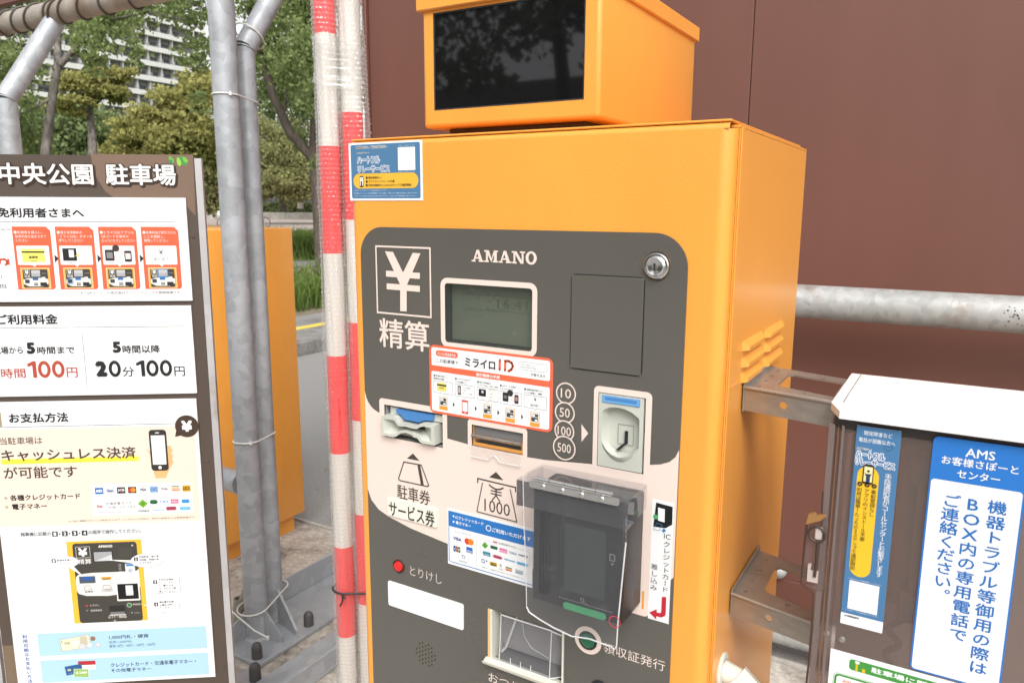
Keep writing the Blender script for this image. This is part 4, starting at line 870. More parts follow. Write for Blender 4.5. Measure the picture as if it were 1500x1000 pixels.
for i, (a, c, d, e, ls) in enumerate(steps):
    q.frame(*a, *c, 0.45, '#5a5a5a', 1, 1.0); xm = (a[0]+c[0])/2; q.poly([(xm-1.8, c[1]+0.1), (xm, c[1]-1.9), (xm+1.8, c[1]+0.1)][::-1], '#5a5a5a', 1); q.poly([(xm-1.5, c[1]+0.45), (xm, c[1]-1.3), (xm+1.5, c[1]+0.45)][::-1], '#ffffff', 2)
    q.circle(a[0]+1.4, a[1]+6.2, 1.3, K, 1); wtx = [len(t) for t in ls]
    q.tx(ls[0], a[0]+3.6, a[1]+5.0, wtx[0]*2.35, 2.5, K, 1, 0.01); q.tx(ls[1], a[0]+0.2, a[1]+1.4, wtx[1]*2.35, 2.5, K, 1, 0.01)
    if i == 1:
        q.rect(*d, *e, '#e2553f', 1, 1.2); q.rect(d[0]+1.2, d[1]-2.6, e[0]-1.2, e[1]+3.2, '#ffffff', 2); q.circle((d[0]+e[0])/2, e[1]+1.6, 0.8, '#ffffff', 2)
        q.rect(a[0]+4, a[1]-2, a[0]+9, c[1]+2.2, '#3a3533', 2, 0.8); q.rect(a[0]+4.8, a[1]-3.6, a[0]+8.2, c[1]+4, '#c9b8b0', 3); q.lines(['ホーム画面の', '「QRコード」を', 'タップして表示'], a[0]+11.5, a[1]-2.6, 1.9, 3.6, K, 2)
    else: mini_machine(q, *d, *e)
    if i == 0: q.rect(a[0]+5.5, a[1]-2, a[0]+20, c[1]+3, '#efe27a', 2); q.rect(a[0]+5.5, a[1]-4, a[0]+20, a[1]-6, K, 3); q.tx('駐車券', a[0]+9, c[1]+6, 7, 2.2, K, 3)
    if i == 2: q.rect(a[0]+2.5, a[1]-2, a[0]+13, c[1]+5, '#2a2a2c', 2, 0.5); q.rect(a[0]+6.5, a[1]-3.6, a[0]+9.5, c[1]+9, '#d8d8d8', 3); q.frame(a[0]+17, a[1]-1, a[0]+26, c[1]+1.5, 0.4, '#d9a36a', 2); q.lines(['- - -', '- -'], a[0]+19, a[1]-6, 1.2, 4, K, 2)
    if i == 3:
        q.rect(a[0]+4, a[1]-1.5, a[0]+12, c[1]+3.5, '#2a2a2c', 2, 0.5); q.rect(a[0]+5.4, a[1]-5, a[0]+10, c[1]+7, '#777777', 3); q.circle(a[0]+14.5, a[1]-1.5, 4, '#3a3533', 4); q.line(a[0]+15, a[1]-4, a[0]+21, a[1]-8, 0.35, '#e2553f', 3); q.line(a[0]+13, a[1]-8, a[0]+21, c[1]+5, 0.35, '#e2553f', 3)
        q.rect(a[0]+20.5, a[1]-2.5, a[0]+26, c[1]+3, '#3a3533', 4, 0.8); q.rect(a[0]+21.4, a[1]-5, a[0]+25.1, c[1]+6, '#b98c82', 5)
    if i == 4: q.tx('¥', xm-1.6, (a[1]+c[1])/2+1.4, 3.4, 4.6, K, 2); q.tx('割引完了', xm-6, (a[1]+c[1])/2-5.5, 12, 3.2, K, 2)
for (x, z) in ((-528.3, 1179.3), (-495.4, 1179.0), (-463.0, 1178.4), (-430.1, 1177.9)): q.poly([(x, z+3.4), (x, z-3.4), (x+2.9, z)], K, 2)
# accepted cards sticker
BL2 = '#2f7cc8'
_, q = sticker('sticker', (-538.7, 1041.3, -413.1, 964.8), '#fdfdfd', base=0.0006, label='white sticker with blue heading and rows of card marks')
cx0, cz0 = -537.1, 1039.0; cx9, cz9 = -412.3, 966.9
x9 = -364.0; zt9 = cz0-1.0
zbot = (-536.6, 968.1)[1]
q.frame(cx0, zt9, x9+6, zbot, 1.1, BL2, 0, 3)
q.poly(rrect(cx0, (-536.0, 1017.5)[1], x9+6, zt9, 1), BL2, 1)
q.text('ICクレジットカード', -525.9, 1029.3, -483.3, 1030.6, -525.8, 1033.9, '#ffffff', 2, 0.015); q.text('電子マネー', -525.5, 1022.2, -502.3, 1023.3, -525.5, 1026.5, '#ffffff', 2, 0.015)
for (x, z) in ((-528.9, 1032.1), (-529.0, 1024.5)): q.poly([(x-1.5, z), (x, z-1.8), (x+1.5, z), (x, z+1.8)], '#ffffff', 2)
q.ring(-475.8, 1027.8, 4.0, 1.0, '#ffffff', 2); q.text('ご利用いただけます', -470.4, 1024.5, -415.7, 1026.4, -470.4, 1030.1, '#ffffff', 2, 0.02)
q.text('クレジットカード', -527.4, 1010.6, -502.7, 1011.7, -527.3, 1013.3, K, 1)
q.line(-493.9, 1015.3, -494.1, 971.3, 0.4, '#b0b0b0', 1)
q.text('VISA', -529.9, 1000.2, -516.8, 1000.9, -529.8, 1004.5, '#23398c', 1, 0.04)
q.circle(-508.0, 1002.7, 4.3, '#e4442c', 1); q.circle(-502.5, 1003.1, 4.3, '#f08a2c', 2)
for j, cc in enumerate(('#24549c', '#b03038', '#2f8a46')):
    ax, az = -529.6, 993.2; q.rect(ax+j*3.7, az-1.0, ax+j*3.7+3.4, az-9.0, cc, 1, 1.2); q.tx('JCB'[j], ax+j*3.7+0.6, az-6.2, 2.0, 2.4, '#ffffff', 2)
q.rect(-509.6, 995.3, -500.0, 987.6, '#2f6cc0', 1); ax, az = -509.4, 991.9; q.tx('AMERICAN', ax+0.6, az-2.5, 8, 1.7, '#ffffff', 2, 0.02); q.tx('EXPRESS', ax+0.6, az-5.2, 8, 1.7, '#ffffff', 2, 0.02)
q.frame(-521.9, 981.5, -506.1, 974.1, 0.3, '#9aa0a8', 1, 1); q.ring(-514.0, 979.9, 2.6, 0.6, '#44608c', 1); ax, az = -520.4, 974.3; q.tx('Diners Club', ax, az-2.2, 11, 1.9, '#55585c', 1)
q.frame(-488.2, 1010.9, -416.5, 992.5, 0.3, '#a0a0a0', 1, 2); q.text('ic', -468.8, 1010.4, -462.9, 1010.4, -468.8, 1013.8, '#d8342c', 2, 0.05); q.text('交通系電子マネー', -461.3, 1010.8, -435.0, 1011.6, -461.3, 1013.1, K, 2)
q.poly([(-481.4, 1008.5), (-486.0, 1003.0), (-481.2, 999.2), (-476.6, 1004.2)][::1], '#58a83c', 1)
q.rect(-473.5, 1006.1, -462.5, 1001.9, '#2c6640', 1, 4); q.rect(-460.0, 1005.9, -448.6, 1000.6, '#e47cb0', 1); q.text('PASMO', -459.3, 1001.6, -449.4, 1002.7, -459.3, 1003.4, '#ffffff', 2)
q.text('TOICA', -445.9, 1001.9, -435.2, 1001.7, -445.9, 1004.9, '#3e8cb0', 1, 0.03); q.text('manaca', -432.5, 1002.4, -419.0, 1002.5, -432.5, 1004.6, K, 1, 0.02)
q.rect(-484.4, 995.8, -473.3, 990.1, '#3f8fa4', 1); q.text('ICOCA', -483.5, 990.8, -474.2, 992.0, -483.5, 992.5, '#ffffff', 2); q.rect(-469.3, 994.9, -456.2, 990.6, '#cf5a7c', 1, 4); q.text('SUGOCA', -468.2, 991.4, -457.2, 992.2, -468.3, 993.2, '#5a2838', 2)
q.text('nimoca', -452.5, 991.5, -437.8, 991.9, -452.5, 994.6, '#4fa8dc', 1, 0.02); q.rect(-434.5, 994.5, -419.5, 991.0, '#79c3ee', 1); q.text('はやかけん', -433.3, 990.1, -420.4, 991.2, -433.3, 992.7, '#4a90c0', 2)
q.ring(-484.0, 982.0, 2.8, 1.0, '#2a3f7e', 1); q.text('+', -479.9, 981.9, -477.4, 982.6, -479.9, 984.6, '#2a3f7e', 1, 0.04)
q.rect(-474.2, 984.2, -463.5, 979.3, '#d3a82c', 1); q.text('iD', -472.3, 979.3, -465.0, 979.7, -472.3, 983.3, '#2a2418', 2, 0.05)
q.text('R', -459.1, 980.4, -456.2, 980.6, -459.1, 984.6, '#7a2a2a', 1); q.text('Edy', -459.9, 976.4, -454.7, 977.0, -460.0, 978.7, K, 1)
ax, az = -451.0, 983.6; 
for j, cc in enumerate(('#5a9c80', '#e8b87c', '#e0664c')): q.rect(ax, az-0.2-j*1.7, ax+9, az-1.7-j*1.7, cc, 1)
q.rect(-436.9, 983.5, -425.9, 978.3, '#b8c2cc', 1); q.text('nanaco', -435.6, 978.6, -427.2, 979.4, -435.7, 980.8, '#8890a0', 2)
q.text('※ご利用可能なブランドは設置場所により異なる場合がございます。詳しくは係員にお尋ねください。', -487.6, 972.9, -424.7, 973.0, -487.6, 974.5, K, 1)
# reader instruction strip
_, q = sticker('sticker', (-265.0, 1110.0, -240.8, 969.3), '#fbfbfb', base=0.0006, label='narrow white strip with black device, vertical words and red arrow')
b7x, b7z = -251.0, 1049.5; 
q.poly([(-260.4, 1106.9), (-262.7, 1078.7), (-248.7, 1079.9), (-241.5, 1085.6), (-241.8, 1105.7)][::1], '#1d1f20', 1)
q.poly([(-258.0, 1101.7), (-257.4, 1086.7), (-250.1, 1086.3), (-250.3, 1101.3)], '#ffffff', 2); q.circle(-260.4, 1090.5, 2.8, '#58b070', 3)
q.path([(-262.2, 1075.7), (-258.9, 1083.7), (-252.4, 1082.9), (-255.7, 1075.6)], 0.5, '#4a90b8', 3, True); q.poly([(-250.6, 1079.4), (-253.1, 1076.2), (-250.4, 1074.4), (-247.8, 1077.4)], '#3f88c4', 3)
zt1 = (-247.0, 1074.1)[1]; zb1 = (-246.8, 1005.1)[1]; xv = (-246.5, 1038.2)[0]; q.tx('IC', xv-3.6, zt1-6.5, 7.4, 6.0, K, 1)
q.vtext('クレジットカード', xv, zt1-8.6, 7.2, (zt1-8.6-zb1)/8, K, 1, 0.0, 1.25)
zt1 = (-259.7, 1036.5)[1]; zb1 = (-259.4, 1003.7)[1]; xv2 = (-259.6, 1020.1)[0]; q.vtext('差し込み', xv2, zt1, 7.2, (zt1-zb1)/4, K, 1, 0.0, 1.2)
RD = '#c8283a'
q.poly([(-249.6, 999.6), (-249.7, 980.9), (-251.3, 979.6), (-254.8, 979.4), (-254.9, 983.2), (-263.4, 976.9), (-255.0, 970.8), (-255.0, 974.7), (-249.0, 974.9), (-244.9, 978.1), (-244.4, 982.9), (-244.6, 1000.6)][::1], RD, 1)

# ---- conduit fitting on the side
fc = [v/1000 for v in (60.5, 895.1)]
cf = thing('conduit_fitting', (XR+0.003, fc[0], fc[1]), 'cream plastic conduit elbow screwed into the right side of the orange machine', 'pipe fitting')
b = B(); xq = XR+0.0032; lathe(b, (xq, fc[0], fc[1]), (1, 0, 0), [(0.020, 0), (0.0205, 0.002), (0.0195, 0.0035), (0.013, 0.004)], 28); obj('flange', b, IV, cf, 40)
b = B(); tube(b, [(xq+0.001, fc[0], fc[1]), (xq+0.02, fc[0], fc[1]-0.005), (xq+0.04, fc[0]-0.002, fc[1]-0.022), (xq+0.05, fc[0]-0.004, fc[1]-0.045), (xq+0.052, fc[0]-0.004, fc[1]-0.10), (xq+0.052, fc[0], 0.02)], [0.0125, 0.0125, 0.0125, 0.0115, 0.0115, 0.0115], 20); obj('elbow', b, IV, cf, 50)
b = B(); tube(b, [(xq+0.016, fc[0], fc[1]-0.003), (xq+0.038, fc[0]-0.002, fc[1]-0.020)], 0.0172, 8); obj('coupling_nut', b, IV, cf, 20)
b = B(); tube(b, [(xq+0.040, fc[0]-0.002, fc[1]-0.022), (xq+0.050, fc[0]-0.004, fc[1]-0.046)], 0.0150, 20); obj('collar', b, IV, cf, 40)

# ================================================================== housing on top of the machine
TX, TY, TZ = -0.591, 0.030, 1.5172
hb = thing('display_housing', (TX+0.119, TY+0.165, 1.506), 'orange box with a dark glass window and overhanging lid on top of the payment machine', 'display box')
fT = frame((0, TY, 0), (1, 0, 0), (0, 0, 1), (0, -1, 0))
wx0, wx1, wz0, wz1 = TX+0.0165, TX+0.2195, TZ+0.0205, TZ+0.1335
b = B(); box(b, TX, TX+0.238, TY, TY+0.325, TZ, TZ+0.150, 0.005, 3)
bmesh.ops.delete(b, geom=[f for f in b.faces if f.normal.y < -0.999], context='FACES')
o = rrect(TX+0.005, TZ+0.005, TX+0.233, TZ+0.145)
prism(b, fT, o, -0.002, 0.0, [list(reversed(rrect(wx0, wz0, wx1, wz1)))]); obj('housing_body', b, ORANGE, hb, 40)
b = B(); box(b, wx0-0.0005, wx1+0.0005, TY+0.0015, TY+0.004, wz0-0.0005, wz1+0.0005); gl = obj('window', b, mat('dark_window_glass', (0.006, 0.006, 0.007), rough=0.03, spec=0.6), hb)
b = B(); prism(b, fT, rrect(wx0, wz0, wx1, wz1), -0.0014, -0.0006, [list(reversed(rrect(wx0+0.0018, wz0+0.0018, wx1-0.0018, wz1-0.0018)))]); obj('gasket', b, mat('rubber_gasket', (0.02, 0.02, 0.02), rough=0.7), gl)
b = B(); box(b, TX-0.0055, TX+0.2415, TY-0.0055, TY+0.331, TZ+0.1365, TZ+0.157, 0.0015, 1); obj('lid', b, ORANGE, hb, 40)
b = B(); box(b, TX+0.025, TX+0.213, TY+0.02, TY+0.30, 1.5062, TZ, 0.001, 1); obj('mounting_foot', b, mat('dark_foot', (0.05, 0.03, 0.015), rough=0.6), hb)

# ================================================================== brackets and emergency phone box
BRM = mat('bare_steel_bracket', (0.36, 0.33, 0.295), rough=0.33, metal=0.6, var=0.18, vscale=22, stretch=(1, 1, 3))
def bracket(z, dy, lb):
    t = thing('bracket', (-0.19, 0.14+dy, z), lb, 'bracket', 'steel brackets holding the phone box')
    x0, x1 = -0.1945, -0.106
    fr = frame((0, 0, z), (1, 0, 0), (0, 1, 0), (0, 0, 1))
    outer = [(x0, 0.080+dy), (x1+0.01, 0.058+dy), (x1+0.01, 0.182+dy), (x0, 0.213+dy)]
    inner = [(x0+0.036, 0.104+dy), (x1+0.004, 0.084+dy), (x1+0.004, 0.160+dy), (x0+0.036, 0.176+dy), (x0+0.030, 0.170+dy), (x0+0.030, 0.112+dy)]
    hls = []
    for (hx, hy, hr) in ((x0+0.013, 0.094+dy, 0.0032), (x0+0.013, 0.125+dy, 0.003), (x0+0.014, 0.155+dy, 0.003), (x0+0.015, 0.188+dy, 0.003), (x0+0.062, 0.087+dy, 0.003), (x0+0.070, 0.170+dy, 0.0022)):
        hls.append(list(reversed(circ(hx, hy, hr, 12))))
    b = B(); prism(b, fr, outer, -0.0022, 0, [list(reversed(inner))]+hls); obj('bracket_plate', b, BRM, t, 20)
    d = Vector((x1+0.01-x0, -0.022, 0)).normalized(); fv = frame((x0, 0.080+dy, z), d, (0, 0, 1), (0, -1, 0))
    L = (Vector((x1+0.01, 0.058+dy, 0))-Vector((x0, 0.080+dy, 0))).length
    b = B(); prism(b, fv, rrect(0.0, -0.026, L, 0.0005), -0.0018, 0.0004, [list(reversed(circ(0.046, -0.013, 0.0042, 16)))]); obj('bracket_flange', b, BRM, t, 20)
    b = B(); tube(b, [tuple(P3(fv, 0, 0, 0.0)), tuple(P3(fv, L, 0, 0.0))], 0.0024, 10); obj('bracket_bend', b, BRM, t, 50)
    b = B(); box(b, x0, x0+0.002, 0.078+dy, 0.216+dy, z-0.028, z+0.006, 0.0005, 1); obj('bracket_foot', b, BRM, t)
    return t
bracket(1.2265, 0.003, 'bare steel bracket below the louvres, upper of the two holding the phone box')
bracket(0.9800, 0.003, 'bare steel bracket beside the cream conduit elbow, lower of the two holding the phone box')

AX0, AX1, AY = -0.0945, 0.082, 0.020
ph = thing('phone_box', (-0.005, 0.10, 0.86), 'smoked brown help phone box with white lid and blue and white notices', 'phone box')
# lid with chamfered front corners
lz0, lz1 = 1.2235, 1.2308
lidp = [(AX0-0.003, 0.030), (AX0+0.012, 0.012), (AX1+0.02, 0.012), (AX1+0.03, 0.03), (AX1+0.03, 0.195), (AX0+0.012, 0.200), (AX0-0.003, 0.185)]
lidp = [(-0.0985, 0.044), (-0.0865, 0.012), (0.115, 0.012), (0.126, 0.044), (0.126, 0.203), (-0.0985, 0.203)]
b = B(); prism(b, frame((0, 0, 0), (1, 0, 0), (0, 1, 0), (0, 0, 1)), lidp, lz0, lz1)
bmesh.ops.bevel(b, geom=[e for e in b.edges if all(v.co.z > lz1-1e-5 for v in e.verts) and len(e.link_faces) == 2 and abs(e.link_faces[0].normal.z-e.link_faces[1].normal.z) > 0.5], offset=0.002, segments=2, affect='EDGES')
lid = obj('lid', b, WHITEPL, ph, 30)
b = B(); box(b, -0.0885, -0.0879, 0.050, 0.200, lz1, lz1+0.0003); obj('lid_seam', b, DARK, lid)
b = B()   # case: front, left, right, bottom in smoked acrylic
zb0 = 0.86
box(b, AX0, AX1+0.03, AY, AY+0.003, zb0, lz0-0.012); 
box(b, AX0, AX0+0.003, AY+0.003, 0.195, zb0, lz0-0.002); box(b, AX1+0.027, AX1+0.03, AY+0.003, 0.195, zb0, lz0-0.002); box(b, AX0+0.003, AX1+0.027, AY+0.003, 0.195, zb0, zb0+0.003)
obj('case', b, SMOKE, ph)
b = B(); box(b, AX0+0.001, AX1+0.028, AY+0.0035, AY+0.012, lz0-0.016, lz0-0.0005, 0.002, 1); obj('case_top_rim', b, mat('dark_brown_rim', (0.045, 0.035, 0.032), rough=0.3), ph)
for xa, w in ((AX0-0.0015, 0.006), (AX0+0.010, 0.003), (AX1+0.024, 0.008)):
    b = B(); box(b, xa, xa+w, AY-0.002, AY-0.0003, zb0, lz0-0.008, 0.0006, 1); obj('case_edge', b, clear('brown_edge', (0.6, 0.5, 0.46), 0.4, (0.34, 0.27, 0.25)) if 'brown_edge' not in MATS else MATS['brown_edge'], ph)
b = B(); box(b, AX0+0.0070, AX0+0.0080, AY-0.0024, AY-0.0003, zb0, lz0-0.010); obj('case_edge', b, SMOKED_EDGE, ph)
b = B(); box(b, AX0+0.006, AX1+0.024, 0.165, 0.185, zb0+0.004, lz0-0.004); obj('back_plate', b, mat('grey_back_plate', (0.42, 0.40, 0.39), rough=0.5), ph)
# handset inside, soft beige behind the smoked front
b = B(); box(b, -0.035, 0.035, 0.085, 0.150, 1.005, 1.185, 0.016, 4); hsr = obj('telephone', b, mat('beige_phone', (0.42, 0.39, 0.36), rough=0.5), ph, 50)
b = B(); box(b, -0.024, 0.020, 0.060, 0.086, 1.150, 1.186, 0.008, 3); box(b, -0.024, 0.020, 0.060, 0.086, 1.006, 1.04, 0.008, 3); box(b, -0.016, 0.012, 0.062, 0.080, 1.03, 1.16, 0.006, 3); obj('handset', b, mat('beige_phone', (0.42, 0.39, 0.36)), hsr, 50)
b = B(); pts = [(-0.025+0.006*math.sin(i*0.7), 0.09, 1.005-0.0033*i) for i in range(26)]; tube(b, pts, 0.0035, 8); tube(b, [(0.0, 0.08, 1.006), (0.006, 0.072, 0.985), (0.004, 0.06, 0.962), (-0.012, 0.05, 0.945), (-0.03, 0.05, 0.942)], 0.0055, 10); obj('phone_cord', b, mat('grey_cord', (0.45, 0.43, 0.42), rough=0.5), hsr, 60)
frA = frame((0, AY, 0), (1, 0, 0), (0, 0, 1), (0, -1, 0))
def asticker(pts4, col='#ffffff', r=0.0, label=None, th=0.0006):
    ax, ay, bx, by = [v/1000 for v in pts4]; bb = B(); prism(bb, frA, rrect(ax, ay, bx, by, r), 0.0002, 0.0002+th); o = obj('sticker', bb, ink(col), ph, 20, None, label)
    return o, Print(frame((0, AY-0.0002-th, 0), (1, 0, 0), (0, 0, 1), (0, -1, 0)), o, 0.0002)
# narrow relay service strip
sx0, sz1_ = -68.9, 1217.1; sx1, _z = -31.8, 1217.7; _x, sz0_ = -34.0, 1012.9
sx0b, szb = -72.0, 1012.4
zt_ = (-50.2, 1217.4)[1]; zb_s = (-52.6, 1012.4)[1]; xl_ = (sx0+sx0b)/2-0.5; xr_ = (sx1+_x)/2
_, q = asticker((xl_, zb_s, xr_, zt_), '#ffffff', 0, 'narrow blue strip sticker with a yellow pill and a white foot')
zw = (-53.3, 1024.5)[1]
q.rect(xl_, zw, xr_, zt_, '#4f80ae', 0)
WX = xr_-xl_
q.tx('聴覚障害など', xl_+WX*0.17, (-62.5, 1209.1)[1], WX*0.64, 4.4, '#ffffff', 1); q.tx('電話が困難な方へ', xl_+WX*0.07, (-65.7, 1202.0)[1], WX*0.82, 4.4, '#ffffff', 1)
q.tx('手話通訳サポート', xl_+WX*0.04, (-67.5, 1194.1)[1], WX*0.34, 2.0, NV, 1, 0.01, '#ffffff', 0.09)
q.tx('ハートフル', xl_+WX*0.03, (-67.1, 1186.2)[1], WX*0.66, 7.2, '#3d77ad', 3, 0.03, '#ffffff', 0.07); q.tx('リレーサービス', xl_+WX*0.03, (-66.6, 1178.9)[1], WX*0.90, 7.2, '#3d77ad', 5, 0.03, '#ffffff', 0.07)
hc = (-42.9, 1199.2); q.path([(hc[0]+4.6*0.8*math.sin(t)**3, hc[1]+4.0*0.8*(0.8125*math.cos(t)-0.3125*math.cos(2*t)-0.125*math.cos(3*t)-0.0625*math.cos(4*t))) for t in [i*0.35 for i in range(19)]], 0.35, '#33475e', 1)
zy1 = (-54.7, 1178.6)[1]; zy0 = (-54.2, 1065.3)[1]; q.rect(xl_+WX*0.10, zy0, xl_+WX*0.60, zy1, '#f9c832', 1, 13)
pc = xl_+WX*0.35; pz = (-54.1, 1171.0)[1]; q.rect(pc-4.6, pz-9.5, pc+4.6, pz+9.5, '#2a211d', 7, 1.2); q.rect(pc-3.7, pz-7.6, pc+3.7, pz+7.6, '#f8e9b0', 8); q.rect(pc-1.6, pz-7.6, pc+1.8, pz+0.5, '#2f4263', 9); q.circle(pc, pz+3.2, 1.2, '#3a332f', 9); q.poly([(pc-3, pz+1.4), (pc, pz-1), (pc+3, pz+1.4), (pc+2.2, pz-1.6), (pc-2.2, pz-1.6)], '#2f4263', 10)
zc = (-54.6, 1160.4)[1]
for i, fx_ in enumerate((0.18, 0.35, 0.51)):
    q.circle(xl_+WX*fx_, zc, 2.2, '#37302a', 7); q.path([(xl_+WX*fx_-0.9, zc+0.1), (xl_+WX*fx_-0.2, zc-0.7), (xl_+WX*fx_+1, zc+0.8)], 0.4, '#f9c832', 8)
def vcol(t, fx_, z1, z0, em, col, k, bold=0.0, wide=1.05): q.vtext(t, xl_+WX*fx_, z1, em, (z1-z0)/len(t), col, k, bold, wide)
zA = (-54.3, 1156.7)[1]; zE = (-61.4, 1071.5)[1]
pt_ = (zA-zE)/19.0
vcol('事前登録なし', 0.51, zA, zA-pt_*6.1, 4.6, K, 7); vcol('アプリのインストール不要', 0.35, zA, zA-pt_*12, 4.6, K, 7); vcol('利用は簡単!たったの3ステップで通訳開始', 0.18, zA, zE, 4.6, K, 7)
vcol('手話通訳者がコールセンターとお繋ぎします', 0.80, (-38.7, 1174.3)[1], (-37.9, 1069.6)[1], 6.1, '#ffffff', 2, 0.0)
qz1, qz0 = (-53.8, 1060.2)[1], (-52.2, 1030.1)[1]; q.rect(xl_+WX*0.14, qz0, xl_+WX*0.84, qz1, '#ffffff', 2)
q.tx('このQRコードを読み取ってください', xl_+WX*0.1, qz1+0.8, WX*0.78, 1.9, '#dfe8f2', 2); q.tx('このQRコードを読み取ってください', xl_+WX*0.1, qz0-2.6, WX*0.78, 1.9, '#dfe8f2', 2)
q.tx('AMS事業者番号', xl_+WX*0.08, zw-3.6, WX*0.36, 2.2, K, 1, 0.02)
# centre notice
ax, az = -6.0, 1215.8; bx0, bz0 = -7.3, 988.3; bx_, bz_ = 64.0, 995.2
nx0 = (ax+bx0)/2; nx1 = (67.1, 1081.4)[0]; nz1 = az+1.5; nz0 = (2.6, 983.9)[1]
_, q = asticker((nx0, nz0, nx1, nz1), '#2f7cd0', 0.005, 'large blue and white notice about the help centre phone')
NW = nx1-nx0
hz_ = (18.7, 1177.1)[1]
q.rect(nx0+1.6, nz0+1.6, nx1-1.6, hz_, '#ffffff', 0, 3)
q.text('AMS', 19.4, 1202.1, 42.0, 1203.5, 18.6, 1210.3, '#ffffff', 1, 0.012); q.text('お客様さぽーと', 1.5, 1192.6, 60.3, 1193.8, 0.8, 1200.6, '#ffffff', 1, 0.012); q.text('センター', 14.7, 1181.8, 47.6, 1184.1, 14.0, 1189.4, '#ffffff', 1, 0.012)
NB = '#2873c0'
def vfit(t, pa, pb, em, wide=1.15):
    (xa, za), (xb, zb) = pa, pb; xm = (xa+xb)/2; q.vtext(t, xm, za, em, (za-zb)/len(t), NB, 1, 0.022, wide)
c1a, c1b = (48.3, 1166.7), (47.9, 996.2); vfit('機器トラブル等御用の際は', c1a, c1b, 13.2)
c2a, c2b = (29.7, 1165.5), (29.6, 1023.9); vfit('BOX内の専用電話で', c2a, c2b, 13.2)
c3a, c3b = (10.6, 1165.3), (15.0, 1059.9); vfit('ご連絡ください。', c3a, c3b, 13.2)
# lower notice with green heading
lx0, lz1n = -77.5, 982.1; 
_, q = asticker((lx0, lz1n-70, nx1+14, lz1n), '#ffffff', 0, 'white notice with a green heading at the foot of the box')
gx0, gz1 = -59.4, 977.1; gx_, gz0 = -58.2, 965.4
q.rect(gx0, gz0, nx1+8, gz1, '#4a9c46', 0, 3); q.rect(gx0+6, gz0, gx0+8, gz0+8, '#e8c020', 1); q.rect(gx0+12, gz0, gx0+15, gz0+4.5, '#e8c020', 1); q.rect(gx0+5.2, gz0+8, gx0+9.4, gz0+11, '#f0f0f0', 1, 1)
q.text('駐車場に関するお問い合わせ', -39.3, 968.7, 89.0, 978.0, -39.7, 974.8, '#ffffff', 1, 0.03)
fx0, fz1 = -73.1, 958.5; q.frame(fx0, fz1-70, nx1+10, fz1, 0.5, '#6ab04c', 0, 5); q.frame(fx0+1.2, fz1-70, nx1+9, fz1-1.2, 2.0, '#3f9a3c', 0, 4.5)
q.text('AMS お客様さぽーとセンター', -64.2, 948.8, -5.9, 951.6, -64.5, 953.1, '#e07820', 1, 0.01)
# screws in the case front
for (x, z) in ((-68.1, 994.7), (-82.9, 997.3)):
    b = B(); lathe(b, (x/1000, AY-0.0002, z/1000), (0, -1, 0), [(0.0034, 0), (0.003, 0.001), (0.0015, 0.0016), (0, 0.0016)], 16); obj('screw', b, STEEL, ph)
# latch: brown tab, wire bail and ring on the left edge
b = B(); t1 = [v/1000 for v in (-109.1, 1110.7)]; tb = [(-107.3, 1121.9), (-102.1, 1124.3), (-98.9, 1121.8), (-96.6, 1124.7), (-91.1, 1123.5), (-95.0, 1118.4), (-109.1, 1110.7)]
prism(b, frA, [(x/1000, z/1000) for x, z in tb], 0.004, 0.008); lt = obj('latch', b, mat('amber_plastic', (0.30, 0.15, 0.05), rough=0.3), ph, 20)
wp = [P3(frA, x/1000, z/1000, 0.007) for x, z in ((-108.6, 1110.8), (-109.5, 1047.5), (-96.8, 1039.3), (-96.1, 996.4), (-96.4, 964.3), (-97.1, 935.8))]
b = B(); tube(b, [tuple(p) for p in wp], 0.0011, 8); obj('latch_wire', b, mat('dark_brown_wire', (0.05, 0.03, 0.022), rough=0.35), lt, 50)
rcx, rcz = -98.4, 1102.7; b = B(); tube(b, [tuple(P3(frA, rcx/1000+0.0078*math.cos(a), rcz/1000+0.0078*math.sin(a), 0.007)) for a in [i*math.pi/12 for i in range(24)]], 0.0013, 8, True); obj('latch_ring', b, MATS['dark_brown_wire'], lt, 60)
b = B(); w2 = [P3(frA, x/1000, z/1000, 0.007) for x, z in ((-97.0, 1094.0), (-96.7, 1074.0), (-97.4, 1057.5))]; tube(b, [tuple(p) for p in w2], 0.0015, 8); tube(b, [tuple(P3(frA, x/1000, z/1000, 0.007)) for x, z in ((-94.5, 1111.5), (-95.4, 1131.0), (-95.8, 1147.6))], 0.0009, 6); obj('latch_arm', b, MATS['dark_brown_wire'], lt, 50)
b = B(); l2 = [(-108.5, 1109.3), (-89.6, 1119.2), (-87.5, 1043.8), (-96.2, 1039.9), (-108.8, 1048.7)]; prism(b, frA, [(x/1000, z/1000) for x, z in l2][::-1], 0.001, 0.0028); obj('latch_plate', b, SMOKE, lt, 20)
HK = mat('pale_plastic', (0.5, 0.42, 0.38), rough=0.4)
c9, d9 = [v/1000 for v in (-97.5, 1102.4)]; b = B(); box(b, c9-0.003, c9+0.004, AY-0.0065, AY-0.0032, d9-0.006, d9+0.008, 0.001, 1); obj('latch_hook', b, HK, lt)
c9, d9 = [v/1000 for v in (-100.4, 1058.7)]; b = B(); prism(b, frA, [(c9-0.004, d9-0.008), (c9+0.006, d9-0.008), (c9+0.006, d9+0.004), (c9-0.0015, d9+0.004), (c9-0.001, d9+0.011), (c9-0.004, d9+0.010)], 0.0032, 0.0062); obj('latch_hook', b, HK, lt)

